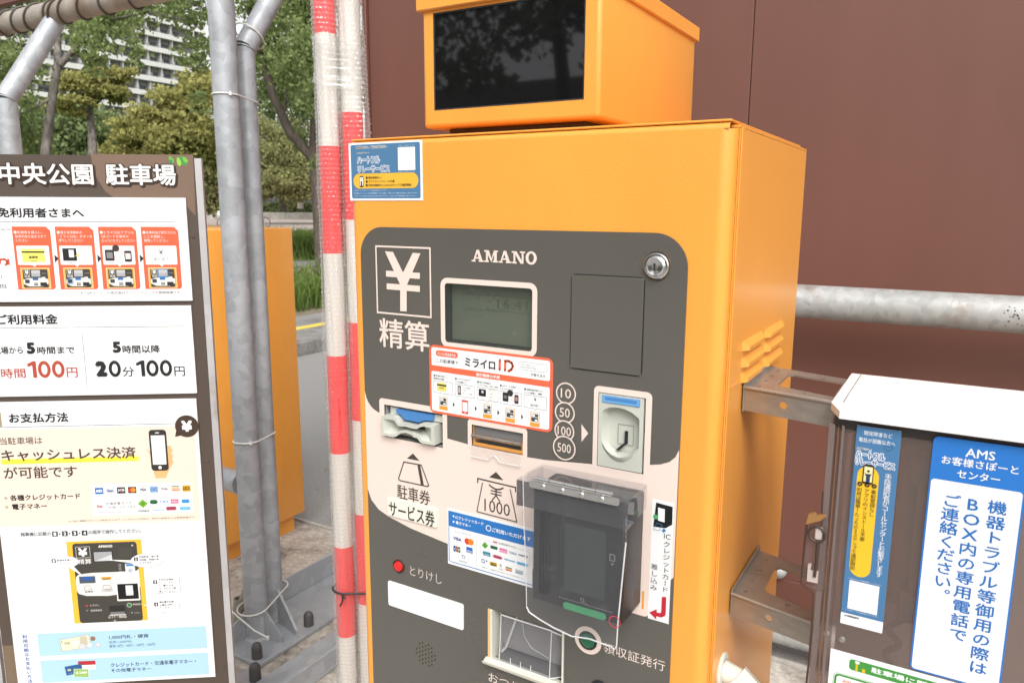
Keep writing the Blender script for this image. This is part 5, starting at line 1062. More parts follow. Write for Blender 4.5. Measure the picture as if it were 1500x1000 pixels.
# ================================================================== sign board on the left
OBp = Vector((-1.36120, 0.27504, 1.52132)); HBv = Vector((0.80696, 0.59061, 0)); NBv = Vector((0.59061, -0.80696, 0))
frB = frame(OBp, HBv, (0, 0, 1), NBv)
sb = thing('sign_board', tuple(OBp+HBv*(-0.24)-Vector((0, 0, OBp.z))), 'brown parking information board with white panels of fees and payment steps', 'sign board')
def boardpart(name, x0, z0, x1, z1, d0, d1, m, r=0.0, sm=20): bb = B(); prism(bb, frB, rrect(x0, z0, x1, z1, r), d0, d1); return obj(name, bb, m, sb, sm)
boardpart('backing', -0.478, -1.42, 0.0008, 0.0, -0.004, 0.0, BOARDM)
PB_ = Print(frB, sb, 0.0003, 'lettering', 0.00015)
TAN = '#806a5a'
# lighter sweep on the title strip
PB_.poly([(-198.8, 2.4), (-196.6, -18.4), (-190.9, -44.2), (-177.3, -70.0), (-159.6, -85.2), (-27.5, -86.1), (-26.0, -92.7), (-2.8, -119.5), (-0.2, 3.0)], TAN, 0)
PB_.rect(-477, -1419, -452, (-465.8, -1058.8)[1], '#7c6a57', 0)
def leafp(cx, cz, L, Wd, ang, col, k):
    pts = []
    for i in range(17):
        t = i/16*2*math.pi; u = math.cos(t)*L/2; w = math.sin(t)*Wd/2*(1-0.25*math.cos(t)); pts.append((cx+u*math.cos(ang)-w*math.sin(ang), cz+u*math.sin(ang)+w*math.cos(ang)))
    PB_.poly(pts[:-1], col, k)
for (px_, L, Wd, an, cc, k) in (((-43.4, -5.6), 15, 8, 2.0, '#6fb544', 1), ((-20.2, -8.6), 22, 11, 2.1, '#4b9a4c', 2), ((-28.7, -10.9), 18, 8, 1.75, '#9acb52', 3), ((-16.0, -3.0), 14, 7, 2.2, '#7fbf47', 4), ((-44.7, -11.1), 9, 6, 1.2, '#3c8a5c', 2)):
    leafp(px_[0], min(px_[1], -7), L, Wd, an, cc, k)
def shadowed(t, pa, pb, pc, k):
    (ax, az), (bx, bz), (cx, cz) = pa, pb, pc
    PB_.text(t, ax, az, bx, az, ax, cz, '#f6f4f2', k+2, 0.022, '#41342c', 0.045)
    for d_ in ((1.6, -1.8), (2.8, -3.2)):
        PB_.items.append(('t', k, '#3c2f27', (t, 0.03, ax+d_[0], az+d_[1], bx+d_[0], cz+d_[1], 0.05)))
        k += 1
shadowed('中央公園', (-376.4, -58.5), (-196.8, -57.2), (-371.9, -16.4), 1); shadowed('駐車場', (-173.2, -58.6), (-36.5, -57.6), (-169.6, -16.2), 1)
# three white panels standing proud of the board
PL = -0.452
def bpanel(z1, z0, xr):
    o = boardpart('sign_panel', PL, z0, xr, z1, 0.0008, 0.0045, mat('white_sign_face', (0.73, 0.735, 0.74), rough=0.42)); 
    return o, Print(frame(OBp+NBv*0.0045, HBv, (0, 0, 1), NBv), o, 0.0003, 'lettering', 0.00015)
p1, q = bpanel(-0.0832, -0.2941, -0.0195)
KB = '#2a2a2c'
x_a, z_a = -219.5, -124.2; x_b, z_b = -383.4, -124.7; _x2, z_c = -381.2, -104.3
cw = (x_a-x_b)/7.05
q.tx('減免利用者さまへ', x_a-cw*8.15, z_a, cw*8.15, z_c-z_a, KB, 0, 0.035)
q.line(PL*1000+6, (-195.4, -132.0)[1], (-42.6, -131.6)[0], (-195.4, -132.0)[1], 1.0, '#6a6a6a', 0)
CO = '#dd6a49'
cards = [(80, 292, 127, 328), (342, 555, 388, 590), (605, 815, 645, 850), (865, 1072, 900, 1098)]
texts = [['駐車券を挿入し、', '駐車料金を表示させて', 'ください'], ['電子決済端末の', '「ミライロID」ボタンを', '押下してください'], ['ミライロIDアプリの', 'QRコードを端末の', 'カメラにかざしてください'], ['駐車料金が割引された', 'ことを確認し、', '精算してください']]
cz1 = (-228.0, -141.7)[1]; cz0 = (-239.4, -269.0)[1]
cxs = [((-360.3, -142.0), (-293.8, -141.8)), ((-278.0, -141.8), (-210.5, -141.6)), ((-194.6, -141.9), (-127.4, -141.8)), ((-111.3, -142.1), (-44.3, -141.9))]
for i, (pa, pb) in enumerate(cxs):
    xa, xb = pa[0]-0.5, pb[0]+6
    q.poly([(xa, cz0), (xb-4, cz0), (xb, cz0+4), (xb, cz1-8), (xb-8, cz1), (xa, cz1)], CO, 0)
    q.circle(xa+5.8, cz1-11.5, 2.8, '#fbeee8', 1)
    for j, t in enumerate(texts[i]): q.tx(t, xa+(10 if j == 0 else 5), cz1-14.5-j*8.2, min(len(t)*5.9, xb-xa-(13 if j == 0 else 8)), 6.0, '#fbeee8', 1)
    zt2, zb2 = cz1-38.5, cz1-77; q.rect(xa+5, zb2, xb-6, zt2, '#ffffff', 1, 2); xm = (xa+xb)/2-0.5; q.poly([(xm-3.8, zb2+0.2), (xm, zb2-4.5), (xm+3.8, zb2+0.2)][::-1], '#ffffff', 1)
    z3, z4 = zb2-6, cz0+2; mx0, mx1 = xm-28, xm+28; h3 = z3-z4
    q.rect(mx0, z4, mx1, z3, '#f6dfb6', 1); q.rect(mx0+1.2, z4+1.2, mx1-1.2, z3-1.2, '#f2b33d', 2); q.rect(mx0+4, z4+2, mx1-4, z3-3, '#46443f', 3, 2.5)
    q.tx('¥', mx0+8.5, z3-13, 7, 8.5, '#f3efe8', 4, 0.05); q.frame(mx0+6.5, z3-14.5, mx0+17.5, z3-3.5, 0.5, '#f3efe8', 4); q.tx('精算', mx0+7, z3-20, 11, 4.4, '#f3efe8', 4)
    q.rect(mx0+20.5, z3-18, mx0+37.5, z3-4.5, '#c4c4c6', 4); q.rect(mx0+20.5, z3-18, mx0+37.5, z3-11, '#b0b0b3', 5); q.tx('AMANO', mx1-15, z3-12, 9, 1.5, '#c9c6c0', 4)
    q.poly([(mx0+4, z4+10), (mx0+4, z4+h3*0.43), (mx0+14, z4+h3*0.50), (mx1-14, z4+h3*0.52), (mx1-4, z4+h3*0.46), (mx1-4, z4+10), (mx1-14, z4+4.5), (mx0+14, z4+4.5)][::-1], '#f0ece4', 4)
    q.rect(mx0+7, z4+h3*0.26, mx0+16, z4+h3*0.44, '#3b4654', 5, 0.8); q.rect(mx0+22, z4+h3*0.40, mx0+33, z4+h3*0.52, '#3a78b8' if i else '#3a6a9a', 5); q.rect(mx0+24, z4+h3*0.15, mx0+32, z4+h3*0.28, '#56544f', 5); q.rect(mx1-20, z4+h3*0.12, mx1-7, z4+h3*0.30, '#2e3034', 5); q.rect(mx1-16, z4+h3*0.36, mx1-9, z4+h3*0.56, '#dfe5ea', 5)
    q.tx('1000', mx0+24.5, z4+h3*0.19, 7, 3, '#ffffff', 6)
    if i == 3: q.frame(mx0+18.5, z3-20, mx0+39.5, z3-2.5, 1.6, '#4f9ad6', 6, 2)
    if i == 1: q.frame(mx0+5, z4+h3*0.22, mx0+18, z4+h3*0.47, 1.2, '#4f9ad6', 6, 2)
    ym = (zt2+zb2)/2
    if i == 0: q.rect(xm-22, zb2+5.5, xm+22, zt2-6, '#f3ec74', 2); q.rect(xm-22, zt2-11, xm+22, zt2-14, K, 3); q.tx('駐車券', xm-8.5, ym-6.5, 17, 5.6, K, 3, 0.03); q.tx('●●●●●●', xm-6, zb2+6.8, 12, 1.5, K, 3)
    if i == 1: q.rect(xm-26, zb2+8, xm+1, zt2-5, '#29292b', 2, 0.8); q.rect(xm-14, zb2+15, xm-4, zt2-8, '#e2e2e2', 3, 1); q.rect(xm+4, zb2+3, xm+26, zt2-3, '#fffdf8', 3); q.frame(xm+4, zb2+3, xm+26, zt2-3, 0.7, '#e0a060', 4); q.line(xm+4, zt2-9, xm+26, zt2-9, 0.6, '#e0a060', 4); q.lines(['− − −', '− −', '−'], xm+10, zt2-15, 1.3, 6.0, K, 4); q.tx('端末画面表示', xm-18, zb2+3, 14, 2, K, 3); q.poly([(xm-3, ym-2), (xm+6, ym+3), (xm+6, ym-1)], '#f3ec74', 4)
    if i == 2:
        q.rect(xm-27, zb2+8, xm-9, zt2-8, '#2d2d2f', 2, 0.8); q.rect(xm-24, zb2+13, xm-12, zt2-13, '#8d8d8d', 3); q.circle(xm-5, zt2-5, 7.0, '#443b38', 4); q.line(xm-3, zt2-7, xm+13, zt2-13, 0.6, '#d84a3a', 5); q.line(xm-11, zb2+13, xm+12, zt2-20, 0.6, '#d84a3a', 5); q.line(xm-11, zb2+13, xm+1, zt2-11, 0.6, '#d84a3a', 5)
        q.rect(xm+11, zb2+6, xm+25, zt2-10, '#2f2b2c', 4, 1.8); q.rect(xm+13, zb2+11, xm+23, zt2-15, '#e8dedc', 5); q.tx('端末画面表示', xm-23, zb2+2.4, 14, 2, K, 3)
    if i == 3: q.tx('¥', xm-4.5, ym+1.5, 9.5, 10.5, K, 2, 0.0); q.tx('割引完了', xm-14.5, zb2+7.5, 29, 7.2, K, 2)
    if i < 3: za_ = (-284.8, -206.0)[1]; q.poly([(xb+3.4, za_+8), (xb+3.4, za_-8), (xb+11, za_)], KB, 1)
q.text('※「QRコード」は株式会社デンソーウェーブの登録商標です', -240.4, -279.5, -43.1, -280.8, -239.8, -273.8, KB, 0)
# cut letters at the frame edge: the ID logo and two words
q.path([(-390.7, -216.7), (-389.8, -207.8), (-380.3, -207.1), (-376.4, -211.8), (-377.5, -216.8), (-381.5, -219.1)], 4.0, '#d8604a', 1); q.line(-354-20, (-390.9, -218.4)[1], -354-20, (-389.6, -206.5)[1], 4.2, '#d8604a', 1)
q.tx('利用の', PL*1000+62, (-390.2, -247.1)[1], (-390.8, -247.1)[0]-PL*1000-62, 8.6, KB, 0, 0.01); q.tx('精算方法', PL*1000+48, (-392.2, -266.1)[1], (-382.7, -266.2)[0]-PL*1000-48, 9.0, KB, 0, 0.01)
q.frame(PL*1000+30, (-380.1, -151.8)[1], (-379.4, -151.8)[0], (-379.0, -142.0)[1], 0.4, '#8a8a8a', 0); q.tx('対象の方', PL*1000+50, (-379.9, -149.8)[1], 40, 4, '#555555', 0)
# panel 2: fees
p2, q = bpanel(-0.3042, -0.4925, -0.0235)
q.text('ご利用料金', -410.2, -341.1, -290.5, -342.3, -407.9, -319.6, KB, 0, 0.035)
zln = (-246.5, -347.9)[1]; q.line(PL*1000+6, zln, (-41.7, -348.9)[0], zln, 0.9, '#5a5a5a', 0)
xl2, zt3 = -245.4, -363.2; xl3, zb3 = -245.1, -476.5; q.line((xl2+xl3)/2, zt3, (xl2+xl3)/2, zb3, 0.8, '#3a3a3a', 0)
xq1, zq1 = -364.8, -402.4; q.tx('入場から', xq1-58, zq1, 58, (-363.2, -386.5)[1]-zq1, KB, 0, 0.02)
q.text('5', -357.7, -403.1, -340.2, -403.3, -355.1, -378.0, KB, 0, 0.06); q.text('時間まで', -337.5, -403.3, -263.0, -404.4, -336.0, -387.5, KB, 0, 0.025)
RDB = '#b8503f'
xq2, zq2 = -364.6, -453.2; q.tx('1時間', xq2-58, zq2, 58, (-362.5, -432.6)[1]-zq2, RDB, 0, 0.015)
def bold100(xa, za, xb, h, col, t='100'):
    w = xb-xa
    sk = h*0.205
    parts = {'1': 0.27, '2': 0.36, '0': 0.36}; tot = sum(parts[c] for c in t); x = xa
    for c in t:
        ww = w*parts[c]/tot
        if c == '1': q.poly([(x+ww*0.55, za), (x+ww*0.92, za), (x+ww*0.92, za+h), (x+ww*0.62, za+h), (x+ww*0.06, za+h*0.83), (x+ww*0.12, za+h*0.66), (x+ww*0.55, za+h*0.76)], col, 0)
        elif c == '0': q.poly(circ(x+ww*0.5, za+h*0.5, ww*0.455, 30, h*0.515), col, 0, [list(reversed(circ(x+ww*0.5, za+h*0.5, ww*0.455-sk*0.92, 24, h*0.515-sk)))])
        else: q.tx('2', x+ww*0.06, za, ww*0.88, h*1.01, col, 0, 0.07)
        x += ww
xa, za = -361.4, -453.3; xb, _q = -285.5, -454.6; _r, zc3 = -357.8, -418.1; bold100(xa, za, xb, zc3-za, RDB)
q.text('円', -283.3, -453.7, -261.5, -454.1, -281.3, -432.4, RDB, 0, 0.015)
q.text('5', -187.5, -403.1, -170.0, -403.4, -185.5, -378.4, KB, 0, 0.06); q.text('時間以降', -167.8, -404.0, -92.3, -405.0, -166.5, -386.8, KB, 0, 0.025)
xa, za = -227.0, -453.8; xb, _q = -173.1, -454.7; _r, zc3 = -224.0, -419.5; bold100(xa, za, xb, zc3-za, KB, '20')
q.text('分', -171.4, -454.2, -148.1, -454.6, -169.6, -432.7, KB, 0, 0.01)
xa, za = -144.8, -454.0; xb, _q = -69.4, -455.3; _r, zc3 = -142.1, -419.6; bold100(xa, za, xb, zc3-za, KB)
q.text('円', -66.6, -454.5, -45.0, -454.8, -65.1, -433.7, KB, 0, 0.01)
# panel 3: payment methods
p3, q = bpanel(-0.5045, -1.158, -0.0262)
q.rect(PL*1000, (-426.6, -557.0)[1], (-422.5, -557.1)[0], (-423.2, -525.5)[1], '#a89a78', 0)
q.text('お支払方法', -407.9, -549.9, -289.1, -552.6, -405.6, -528.4, KB, 0, 0.035)
zln = (-254.3, -558.3)[1]; q.line(PL*1000, zln, -50, zln, 1.0, '#4a4a4a', 0)
zt4 = (-254.7, -563.1)[1]; zb4 = (-243.6, -779.7)[1]; q.rect(PL*1000+1, zb4, -34, zt4, '#f4e0d0', 0)
YB = '#4a3a30'
yc = -49.1, -564.7; q.circle(yc[0], yc[1], 24.5, YB, 2); q.poly([(yc[0]-23, yc[1]-10), (yc[0]-26, yc[1]-23), (yc[0]-12, yc[1]-20)][::1], YB, 2); q.tx('¥', yc[0]-11.5, yc[1]-12.2, 23, 25, '#ffffff', 3, 0.06)
SB = '#4d443d'
q.text('当駐車場は', -430.8, -596.5, -346.1, -596.1, -429.1, -580.5, SB, 1, 0.01)
za5 = (-291.0, -637.8)[1]; q.rect((-432.2, -637.0)[0], za5-1.5, (-153.5, -638.4)[0], (-290.2, -628.4)[1], '#f9e64c', 1)
x5, z5 = -431.0, -631.5; x6, z6 = -158.5, -633.0; q.tx('キャッシュレス決済', x5, (z5+z6)/2-1, x6-x5, 26.5, SB, 2, 0.022)
x5, z5 = -430.5, -671.4; x6, z6 = -282.2, -670.7; q.tx('が可能です', x5, (z5+z6)/2-1, x6-x5, 26.5, SB, 1, 0.018)
x5, z5 = -423.4, -721.3; x6, z6 = -280.7, -721.2; q.tx('各種クレジットカード', x5, (z5+z6)/2, x6-x5, 13.6, KB, 1, 0.03); q.tx('電子マネー', x5+2, (z5+z6)/2-20, (x6-x5)*0.5, 13.0, KB, 1, 0.03)
for dz in (6.8, -13.5): xx, zz = x5-8.5, (z5+z6)/2+dz; q.poly([(xx-4, zz), (xx, zz-4), (xx+4, zz), (xx, zz+4)], '#b5ab9a', 1)
# phone in a hand
px0, pz1 = -130.8, -569.9; px1, pz0 = -87.8, -663.4; SKN = '#edbb80'
q.poly([(px0-5, pz0+52), (px0+4, pz0+40), (px0+6, pz0-2), (px0+9, pz0-16), (px1-13, pz0-16), (px1-8, pz0-4), (px1+2, pz0+14), (px1+2, pz0+56), (px1-8, pz0+56), (px0+6, pz0+26)][::1], SKN, 1)
for dz in (46, 33, 20): q.circle(px1-1, pz0+dz, 6.2, SKN, 2)
q.rect(px0+2, pz0+1, px1-5, pz1-1, '#3a3633', 4, 7); q.rect(px0+6, pz0+15, px1-9, pz1-13.5, '#ffffff', 5); q.circle((px0+px1)/2-1.5, pz0+8, 3.6, '#ffffff', 5); q.rect((px0+px1)/2-6, pz1-8.6, (px0+px1)/2+2, pz1-6.8, '#ffffff', 5)
# strip of card marks
bx0_, bz1_ = -257.3, -693.2; bx1_, bz0_ = -48.5, -757.8; q.rect(bx0_, bz0_-3, bx1_, bz1_+3, '#ffffff', 1); zmid = bz1_-24; q.line(bx0_+2, zmid+3, bx1_-2, zmid+3, 0.6, '#c8c8c8', 2)
w9 = (bx1_-bx0_)/9.2; zr = bz1_-5.5
for j, (bgc, t, tc) in enumerate((('#2e6fc0', 'AMEX', '#ffffff'), ('#dfe3e8', 'Diners', '#4a6088'), ('#2a2f6a', 'JCB', '#ffffff'), ('#2b2522', '', ''), ('#f4f4f4', 'VISA', '#2a2f6a'), ('#8fb4dc', 'UC', '#50709c'), ('#f4f4f4', 'Edy', '#7a2230'), ('#e8d8c0', '', ''), ('#d8a428', 'iD', '#2a2418'))):
    xx = bx0_+w9*(j+0.35); q.rect(xx, zr-13, xx+w9*0.76, zr+1.5, bgc, 2, 0.8)
    if t: q.tx(t, xx+w9*0.08, zr-9, w9*0.60, 6.6, tc, 3, 0.03)
    if j == 2: q.rect(xx+w9*0.26, zr-13, xx+w9*0.50, zr+1.5, '#b02a30', 2); q.rect(xx+w9*0.50, zr-13, xx+w9*0.76, zr+1.5, '#2f8a46', 2, 0.8)
    if j == 3: q.circle(xx+w9*0.27, zr-5.8, 5.0, '#e4442c', 3); q.circle(xx+w9*0.49, zr-5.8, 5.0, '#f09a3c', 4)
    if j == 4: q.line(xx, zr+1.5, xx+w9*0.8, zr+1.5, 0.9, '#3a3a3a', 3); q.line(xx, zr-13, xx+w9*0.8, zr-13, 0.9, '#d0a050', 3)
    if j == 7:
        for n_, cc in enumerate(('#5a9c80', '#e8b87c', '#e0664c')): q.rect(xx, zr+1.5-n_*4.4, xx+w9*.76, zr-0.6-n_*4.4, cc, 3)
zr2 = zmid-22; SW = bx1_-bx0_
q.ring(bx0_+SW*0.07, zr2, 8.6, 0.7, '#c07070', 2); q.tx('ic', bx0_+SW*0.045, zr2-3.4, SW*0.055, 7, '#c03038', 3, 0.06)
q.tx('交通系電子マネー', bx0_+SW*0.13, zr2+2.5, SW*0.30, 6, '#4a4440', 2, 0.01); q.tx('ご利用いただけます', bx0_+SW*0.13, zr2-6.5, SW*0.30, 6, '#4a4440', 2, 0.01); q.tx('※SAPICAは現在ご利用になれません', bx0_+SW*0.04, zr2-16, SW*0.38, 3.8, '#4a4440', 2)
xx = bx0_+SW*0.50; q.poly([(xx, zr2+13), (xx-11, zr2+3), (xx, zr2-7), (xx+11, zr2+3)], '#7fb83c', 2); q.circle(xx, zr2+3, 4.6, '#5f9c34', 3); q.rect(bx0_+SW*0.57, zr2+1, bx0_+SW*0.65, zr2+11, '#2c6640', 2, 5); q.tx('TOICA', bx0_+SW*0.67, zr2+3, SW*0.09, 6.4, '#3f88c8', 2, 0.03); q.rect(bx0_+SW*0.78, zr2+1, bx0_+SW*0.86, zr2+11, '#e06a90', 2); q.tx('mono', bx0_+SW*0.79, zr2+4, SW*0.06, 3.4, '#ffffff', 3); q.rect(bx0_+SW*0.89, zr2+1, bx0_+SW*0.97, zr2+10, '#3f98d8', 2, 3)
q.tx('manaca', bx0_+SW*0.45, zr2-16, SW*0.11, 4.4, '#3a3a3a', 2, 0.02); q.tx('nimoca', bx0_+SW*0.60, zr2-15.5, SW*0.11, 5.2, '#4fa8dc', 2, 0.02)
for n_ in range(3): q.circle(bx0_+SW*0.75+n_*6.4, zr2-10, 4.8, '#b84a62', 2)
q.rect(bx0_+SW*0.865, zr2-15, bx0_+SW*0.975, zr2-7, '#7cc0ea', 2)
q.text('※上記に掲載されている商品またはサービスなどの名称は、各社の商標または登録商標です', -310.1, -773.2, -46.5, -774.8, -309.7, -769.2, KB, 1)
zg1 = (-244.6, -790.4)[1]; zg0 = (-246.1, -807.9)[1]; q.rect(PL*1000+5, zg0, -31, zg1, '#e3e5e7', 0)
zt5 = zg0+2.2; q.text('精算機に記載の', -410.4, -802.2, -348.8, -801.9, -409.5, -793.5, KB, 1, 0.01)
for j, xx in enumerate((385, 453, 521, 588)):
    (xc5, zc5) = ((-340.4, -799.2), (-320.0, -799.0), (-299.5, -798.8), (-279.2, -798.9))[j]; zc5 = (zg0+zg1)/2; q.rect(xc5-5.8, zc5-5.6, xc5+5.8, zc5+5.6, KB, 1, 0.8); q.tx(str(j+1), xc5-2.6, zc5-3.8, 5.2, 7.6, '#ffffff', 2, 0.04)
    if j < 3: q.poly([(xc5+8.6, zc5+2.6), (xc5+8.6, zc5-2.6), (xc5+11.8, zc5)], KB, 1)
q.text('の順序で操作してください。', -271.4, -802.9, -161.7, -802.4, -270.6, -793.5, KB, 1, 0.01)
# picture of the machine with four callouts
m0, mz1 = -319.3, -817.7; m1, _m = -163.0, -818.5; mz0 = (-241.1, -1010.5)[1]; mz1 = (-241.8, -818.0)[1]; mW, mH = m1-m0, mz1-mz0; m0 += 0; 
def mp(u, v): return (m0+mW*u, mz0+mH*v)
def mr(u0, v0, u1, v1, col, k, r=0): q.rect(*mp(u0, v0), *mp(u1, v1), col, k, r)
mr(0, 0, 1, 1, '#f9c040', 1); GD = '#46443e'
q.poly([p for p in rrect(*mp(0.075, -0.0), *mp(0.935, 0.975), 7)], GD, 2); 
q.poly([mp(0.078, 0.52), mp(0.085, 0.57), mp(0.12, 0.60), mp(0.3, 0.615), mp(0.7, 0.615), mp(0.90, 0.62), mp(0.935, 0.64), mp(0.935, 0.43), mp(0.90, 0.38), mp(0.80, 0.355), mp(0.5, 0.325), mp(0.2, 0.335), mp(0.10, 0.365), mp(0.078, 0.40)][::-1], '#eae7e1', 3)
q.frame(*mp(0.115, 0.80), *mp(0.305, 0.935), 0.7, '#f2efe9', 3); q.tx('¥', mp(0.145, 0)[0], mp(0, 0.815)[1], mW*0.125, mH*0.105, '#f8f5f0', 4, 0.05); q.tx('精算', mp(0.13, 0)[0], mp(0, 0.725)[1], mW*0.18, mH*0.062, '#f2efe9', 4, 0.01)
q.tx('AMANO', mp(0.42, 0)[0], mp(0, 0.915)[1], mW*0.19, mH*0.032, '#f2efe9', 4, 0.04); q.circle(*mp(0.875, 0.93), 1.9, '#d8d4ce', 4)
mr(0.34, 0.745, 0.605, 0.875, '#26272a', 4, 1.5); mr(0.352, 0.755, 0.592, 0.865, '#a9abae', 5); q.poly([mp(0.352, 0.755), mp(0.592, 0.755), mp(0.592, 0.83)], '#d2d3d5', 6)
mr(0.69, 0.775, 0.86, 0.905, '#4c4a44', 4); 
for n_ in range(4): q.ring(*mp(0.685, 0.695-n_*0.04), 2.6, 0.55, '#eae7e1', 4)
mr(0.755, 0.555, 0.885, 0.71, '#dfe5ea', 4, 1); mr(0.77, 0.68, 0.87, 0.705, '#3f84c8', 5); q.circle(*mp(0.82, 0.625), 4.4, '#b9c0c6', 5)
mr(0.125, 0.49, 0.34, 0.575, '#4f5966', 4, 1); mr(0.17, 0.53, 0.30, 0.57, '#2d5fae', 5); mr(0.40, 0.52, 0.575, 0.575, '#f4f0e6', 4, 1); mr(0.42, 0.525, 0.555, 0.56, '#f0a52e', 5); mr(0.44, 0.53, 0.545, 0.54, '#4a4030', 6)
q.tx('駐車券', mp(0.185, 0)[0], mp(0, 0.375)[1], mW*0.11, mH*0.022, KB, 4, 0.02); q.path([mp(0.17, 0.41), mp(0.2, 0.46), mp(0.25, 0.46), mp(0.28, 0.41)], 0.8, KB, 4, True); q.path([mp(0.42, 0.385), mp(0.44, 0.455), mp(0.53, 0.455), mp(0.555, 0.385)], 0.8, KB, 4, True); q.tx('1000', mp(0.445, 0)[0], mp(0, 0.392)[1], mW*0.09, mH*0.026, KB, 5)
mr(0.61, 0.255, 0.925, 0.475, '#f2efe9', 4, 1.5); mr(0.625, 0.275, 0.905, 0.465, '#17181a', 5); mr(0.735, 0.32, 0.835, 0.445, '#d4d7d8', 6, 1); mr(0.745, 0.345, 0.825, 0.435, '#eef0f0', 7)
q.circle(*mp(0.19, 0.215), 2.6, '#b84040', 4); q.tx('とりけし', mp(0.235, 0)[0], mp(0, 0.205)[1], mW*0.125, mH*0.022, '#eae7e1', 4); q.circle(*mp(0.19, 0.155), 2.0, '#8a8a8a', 4); q.tx('駐車券紛失', mp(0.235, 0)[0], mp(0, 0.140)[1], mW*0.155, mH*0.024, '#eae7e1', 4)
q.circle(*mp(0.765, 0.20), 5.2, '#eae7e1', 4); q.circle(*mp(0.765, 0.20), 4.4, '#2f7a40', 5); q.tx('領収証発行', mp(0.81, 0)[0], mp(0, 0.195)[1], mW*0.13, mH*0.024, '#eae7e1', 4); q.circle(*mp(0.79, 0.105), 1.9, '#9a9a9a', 4); q.tx('よびだし', mp(0.82, 0)[0], mp(0, 0.092)[1], mW*0.09, mH*0.018, '#c9c6c0', 4)
mr(0.49, 0.085, 0.705, 0.20, '#2c2c2c', 4); mr(0.50, 0.085, 0.695, 0.125, '#7a7a7c', 5); mr(0.485, 0.08, 0.71, 0.09, '#eae7e1', 6); q.tx('おつり・領収証', mp(0.465, 0)[0], mp(0, 0.045)[1], mW*0.25, mH*0.030, '#eae7e1', 4, 0.01); q.ring(*mp(0.55, 0.012), 2.4, 0.7, '#eae7e1', 4)
def bubble(cx, cz, rx_, rz_, num, ls, tail, oval=True):
    pts = circ(cx, cz, rx_, 40, rz_) if oval else rrect(cx-rx_, cz-rz_, cx+rx_, cz+rz_, 2)
    big = circ(cx, cz, rx_+0.5, 40, rz_+0.5) if oval else rrect(cx-rx_-0.5, cz-rz_-0.5, cx+rx_+0.5, cz+rz_+0.5, 2.2)
    q.poly(big, '#9a9a9a', 8); q.poly(pts, '#ffffff', 9)
    if tail: q.poly(tail, '#ffffff', 9)
    q.rect(cx-rx_*0.80, cz+rz_*0.25-4.6, cx-rx_*0.80+8.6, cz+rz_*0.25+4.4, KB, 10); q.tx(num, cx-rx_*0.80+2.5, cz+rz_*0.25-3.2, 3.6, 6.0, '#ffffff', 11, 0.04)
    for i, t in enumerate(ls): q.tx(t, cx-rx_*0.80+11, cz+rz_*0.25-1.6-i*7.0+(4 if len(ls) > 2 else 0), len(t)*5.2, 4.9, KB, 10, 0.02)
c_ = (-327.7, -864.0); bubble(c_[0], c_[1], 31, 13.6, '1', ['駐車券を挿入', 'してください'], [(c_[0]+8, c_[1]-12), (c_[0]+38, c_[1]-36), (c_[0]+18, c_[1]-9)][::1])
c_ = (-154.0, -867.7); bubble(c_[0], c_[1], 34, 16.2, '2', ['利用料金・割引適', '用金額・時間が表', '示されます'], [(c_[0]-33, c_[1]+2), (c_[0]-82, c_[1]+5), (c_[0]-31, c_[1]-5)][::1])
c_ = (-119.8, -924.7); bubble(c_[0], c_[1], 31, 21, '3', ['不足分を現金・', 'クレジットカー', 'ド・電子マネー', 'のいずれかで精', '算してください'], None, False)
c_ = (-122.4, -976.5); bubble(c_[0], c_[1], 30, 15.5, '4', ['領収書が必要', 'な場合は押し', 'てください'], [(c_[0]-28, c_[1]+3), (c_[0]-48, c_[1]+4), (c_[0]-27, c_[1]-4)][::1])
zd = (-250.8, -1021.9)[1]; q.line((-445.0, -1020.7)[0], zd, (-36.8, -1021.8)[0], zd, 0.5, '#6a7688', 0)
xv5 = (-426.3, -1088.4)[0]; q.vtext('利用可能なお支払い方法', xv5, (-426.7, -1031.3)[1], 9.6, ((-426.7, -1031.3)[1]-(-427.2, -1149.9)[1])/11, '#2a5ca8', 1, 0.02, 1.15)
r1 = [(-400.1, -1031.6), (-39.1, -1030.8), (-39.1, -1085.9), (-400.5, -1085.4)]; xr0 = (r1[0][0]+r1[3][0])/2; xr1_ = (r1[1][0]+r1[2][0])/2
q.rect(xr0, (r1[2][1]+r1[3][1])/2, xr1_, (r1[0][1]+r1[1][1])/2, '#b3d9f3', 0, 1); r2 = [(-400.5, -1095.6), (-39.8, -1097.0), (-39.8, -1151.3), (-399.9, -1149.7)]; q.rect(xr0, (r2[2][1]+r2[3][1])/2, xr1_, (r2[0][1]+r2[1][1])/2, '#b3d9f3', 0, 1)
q.text('1,000円札・硬貨', -249.4, -1052.9, -164.6, -1054.5, -248.6, -1043.5, KB, 1, 0.015); q.text('紙幣:1,000円札', -250.3, -1063.1, -200.4, -1064.0, -249.7, -1056.7, KB, 1); q.text('硬貨:10円・50円・100円・500円', -250.5, -1073.3, -152.3, -1074.2, -249.8, -1065.8, KB, 1)
q.text('クレジットカード・交通系電子マネー・', -251.8, -1121.4, -66.4, -1122.9, -250.9, -1110.7, KB, 1, 0.015); q.text('その他電子マネー', -251.9, -1134.0, -165.3, -1134.9, -251.1, -1124.5, KB, 1, 0.015)
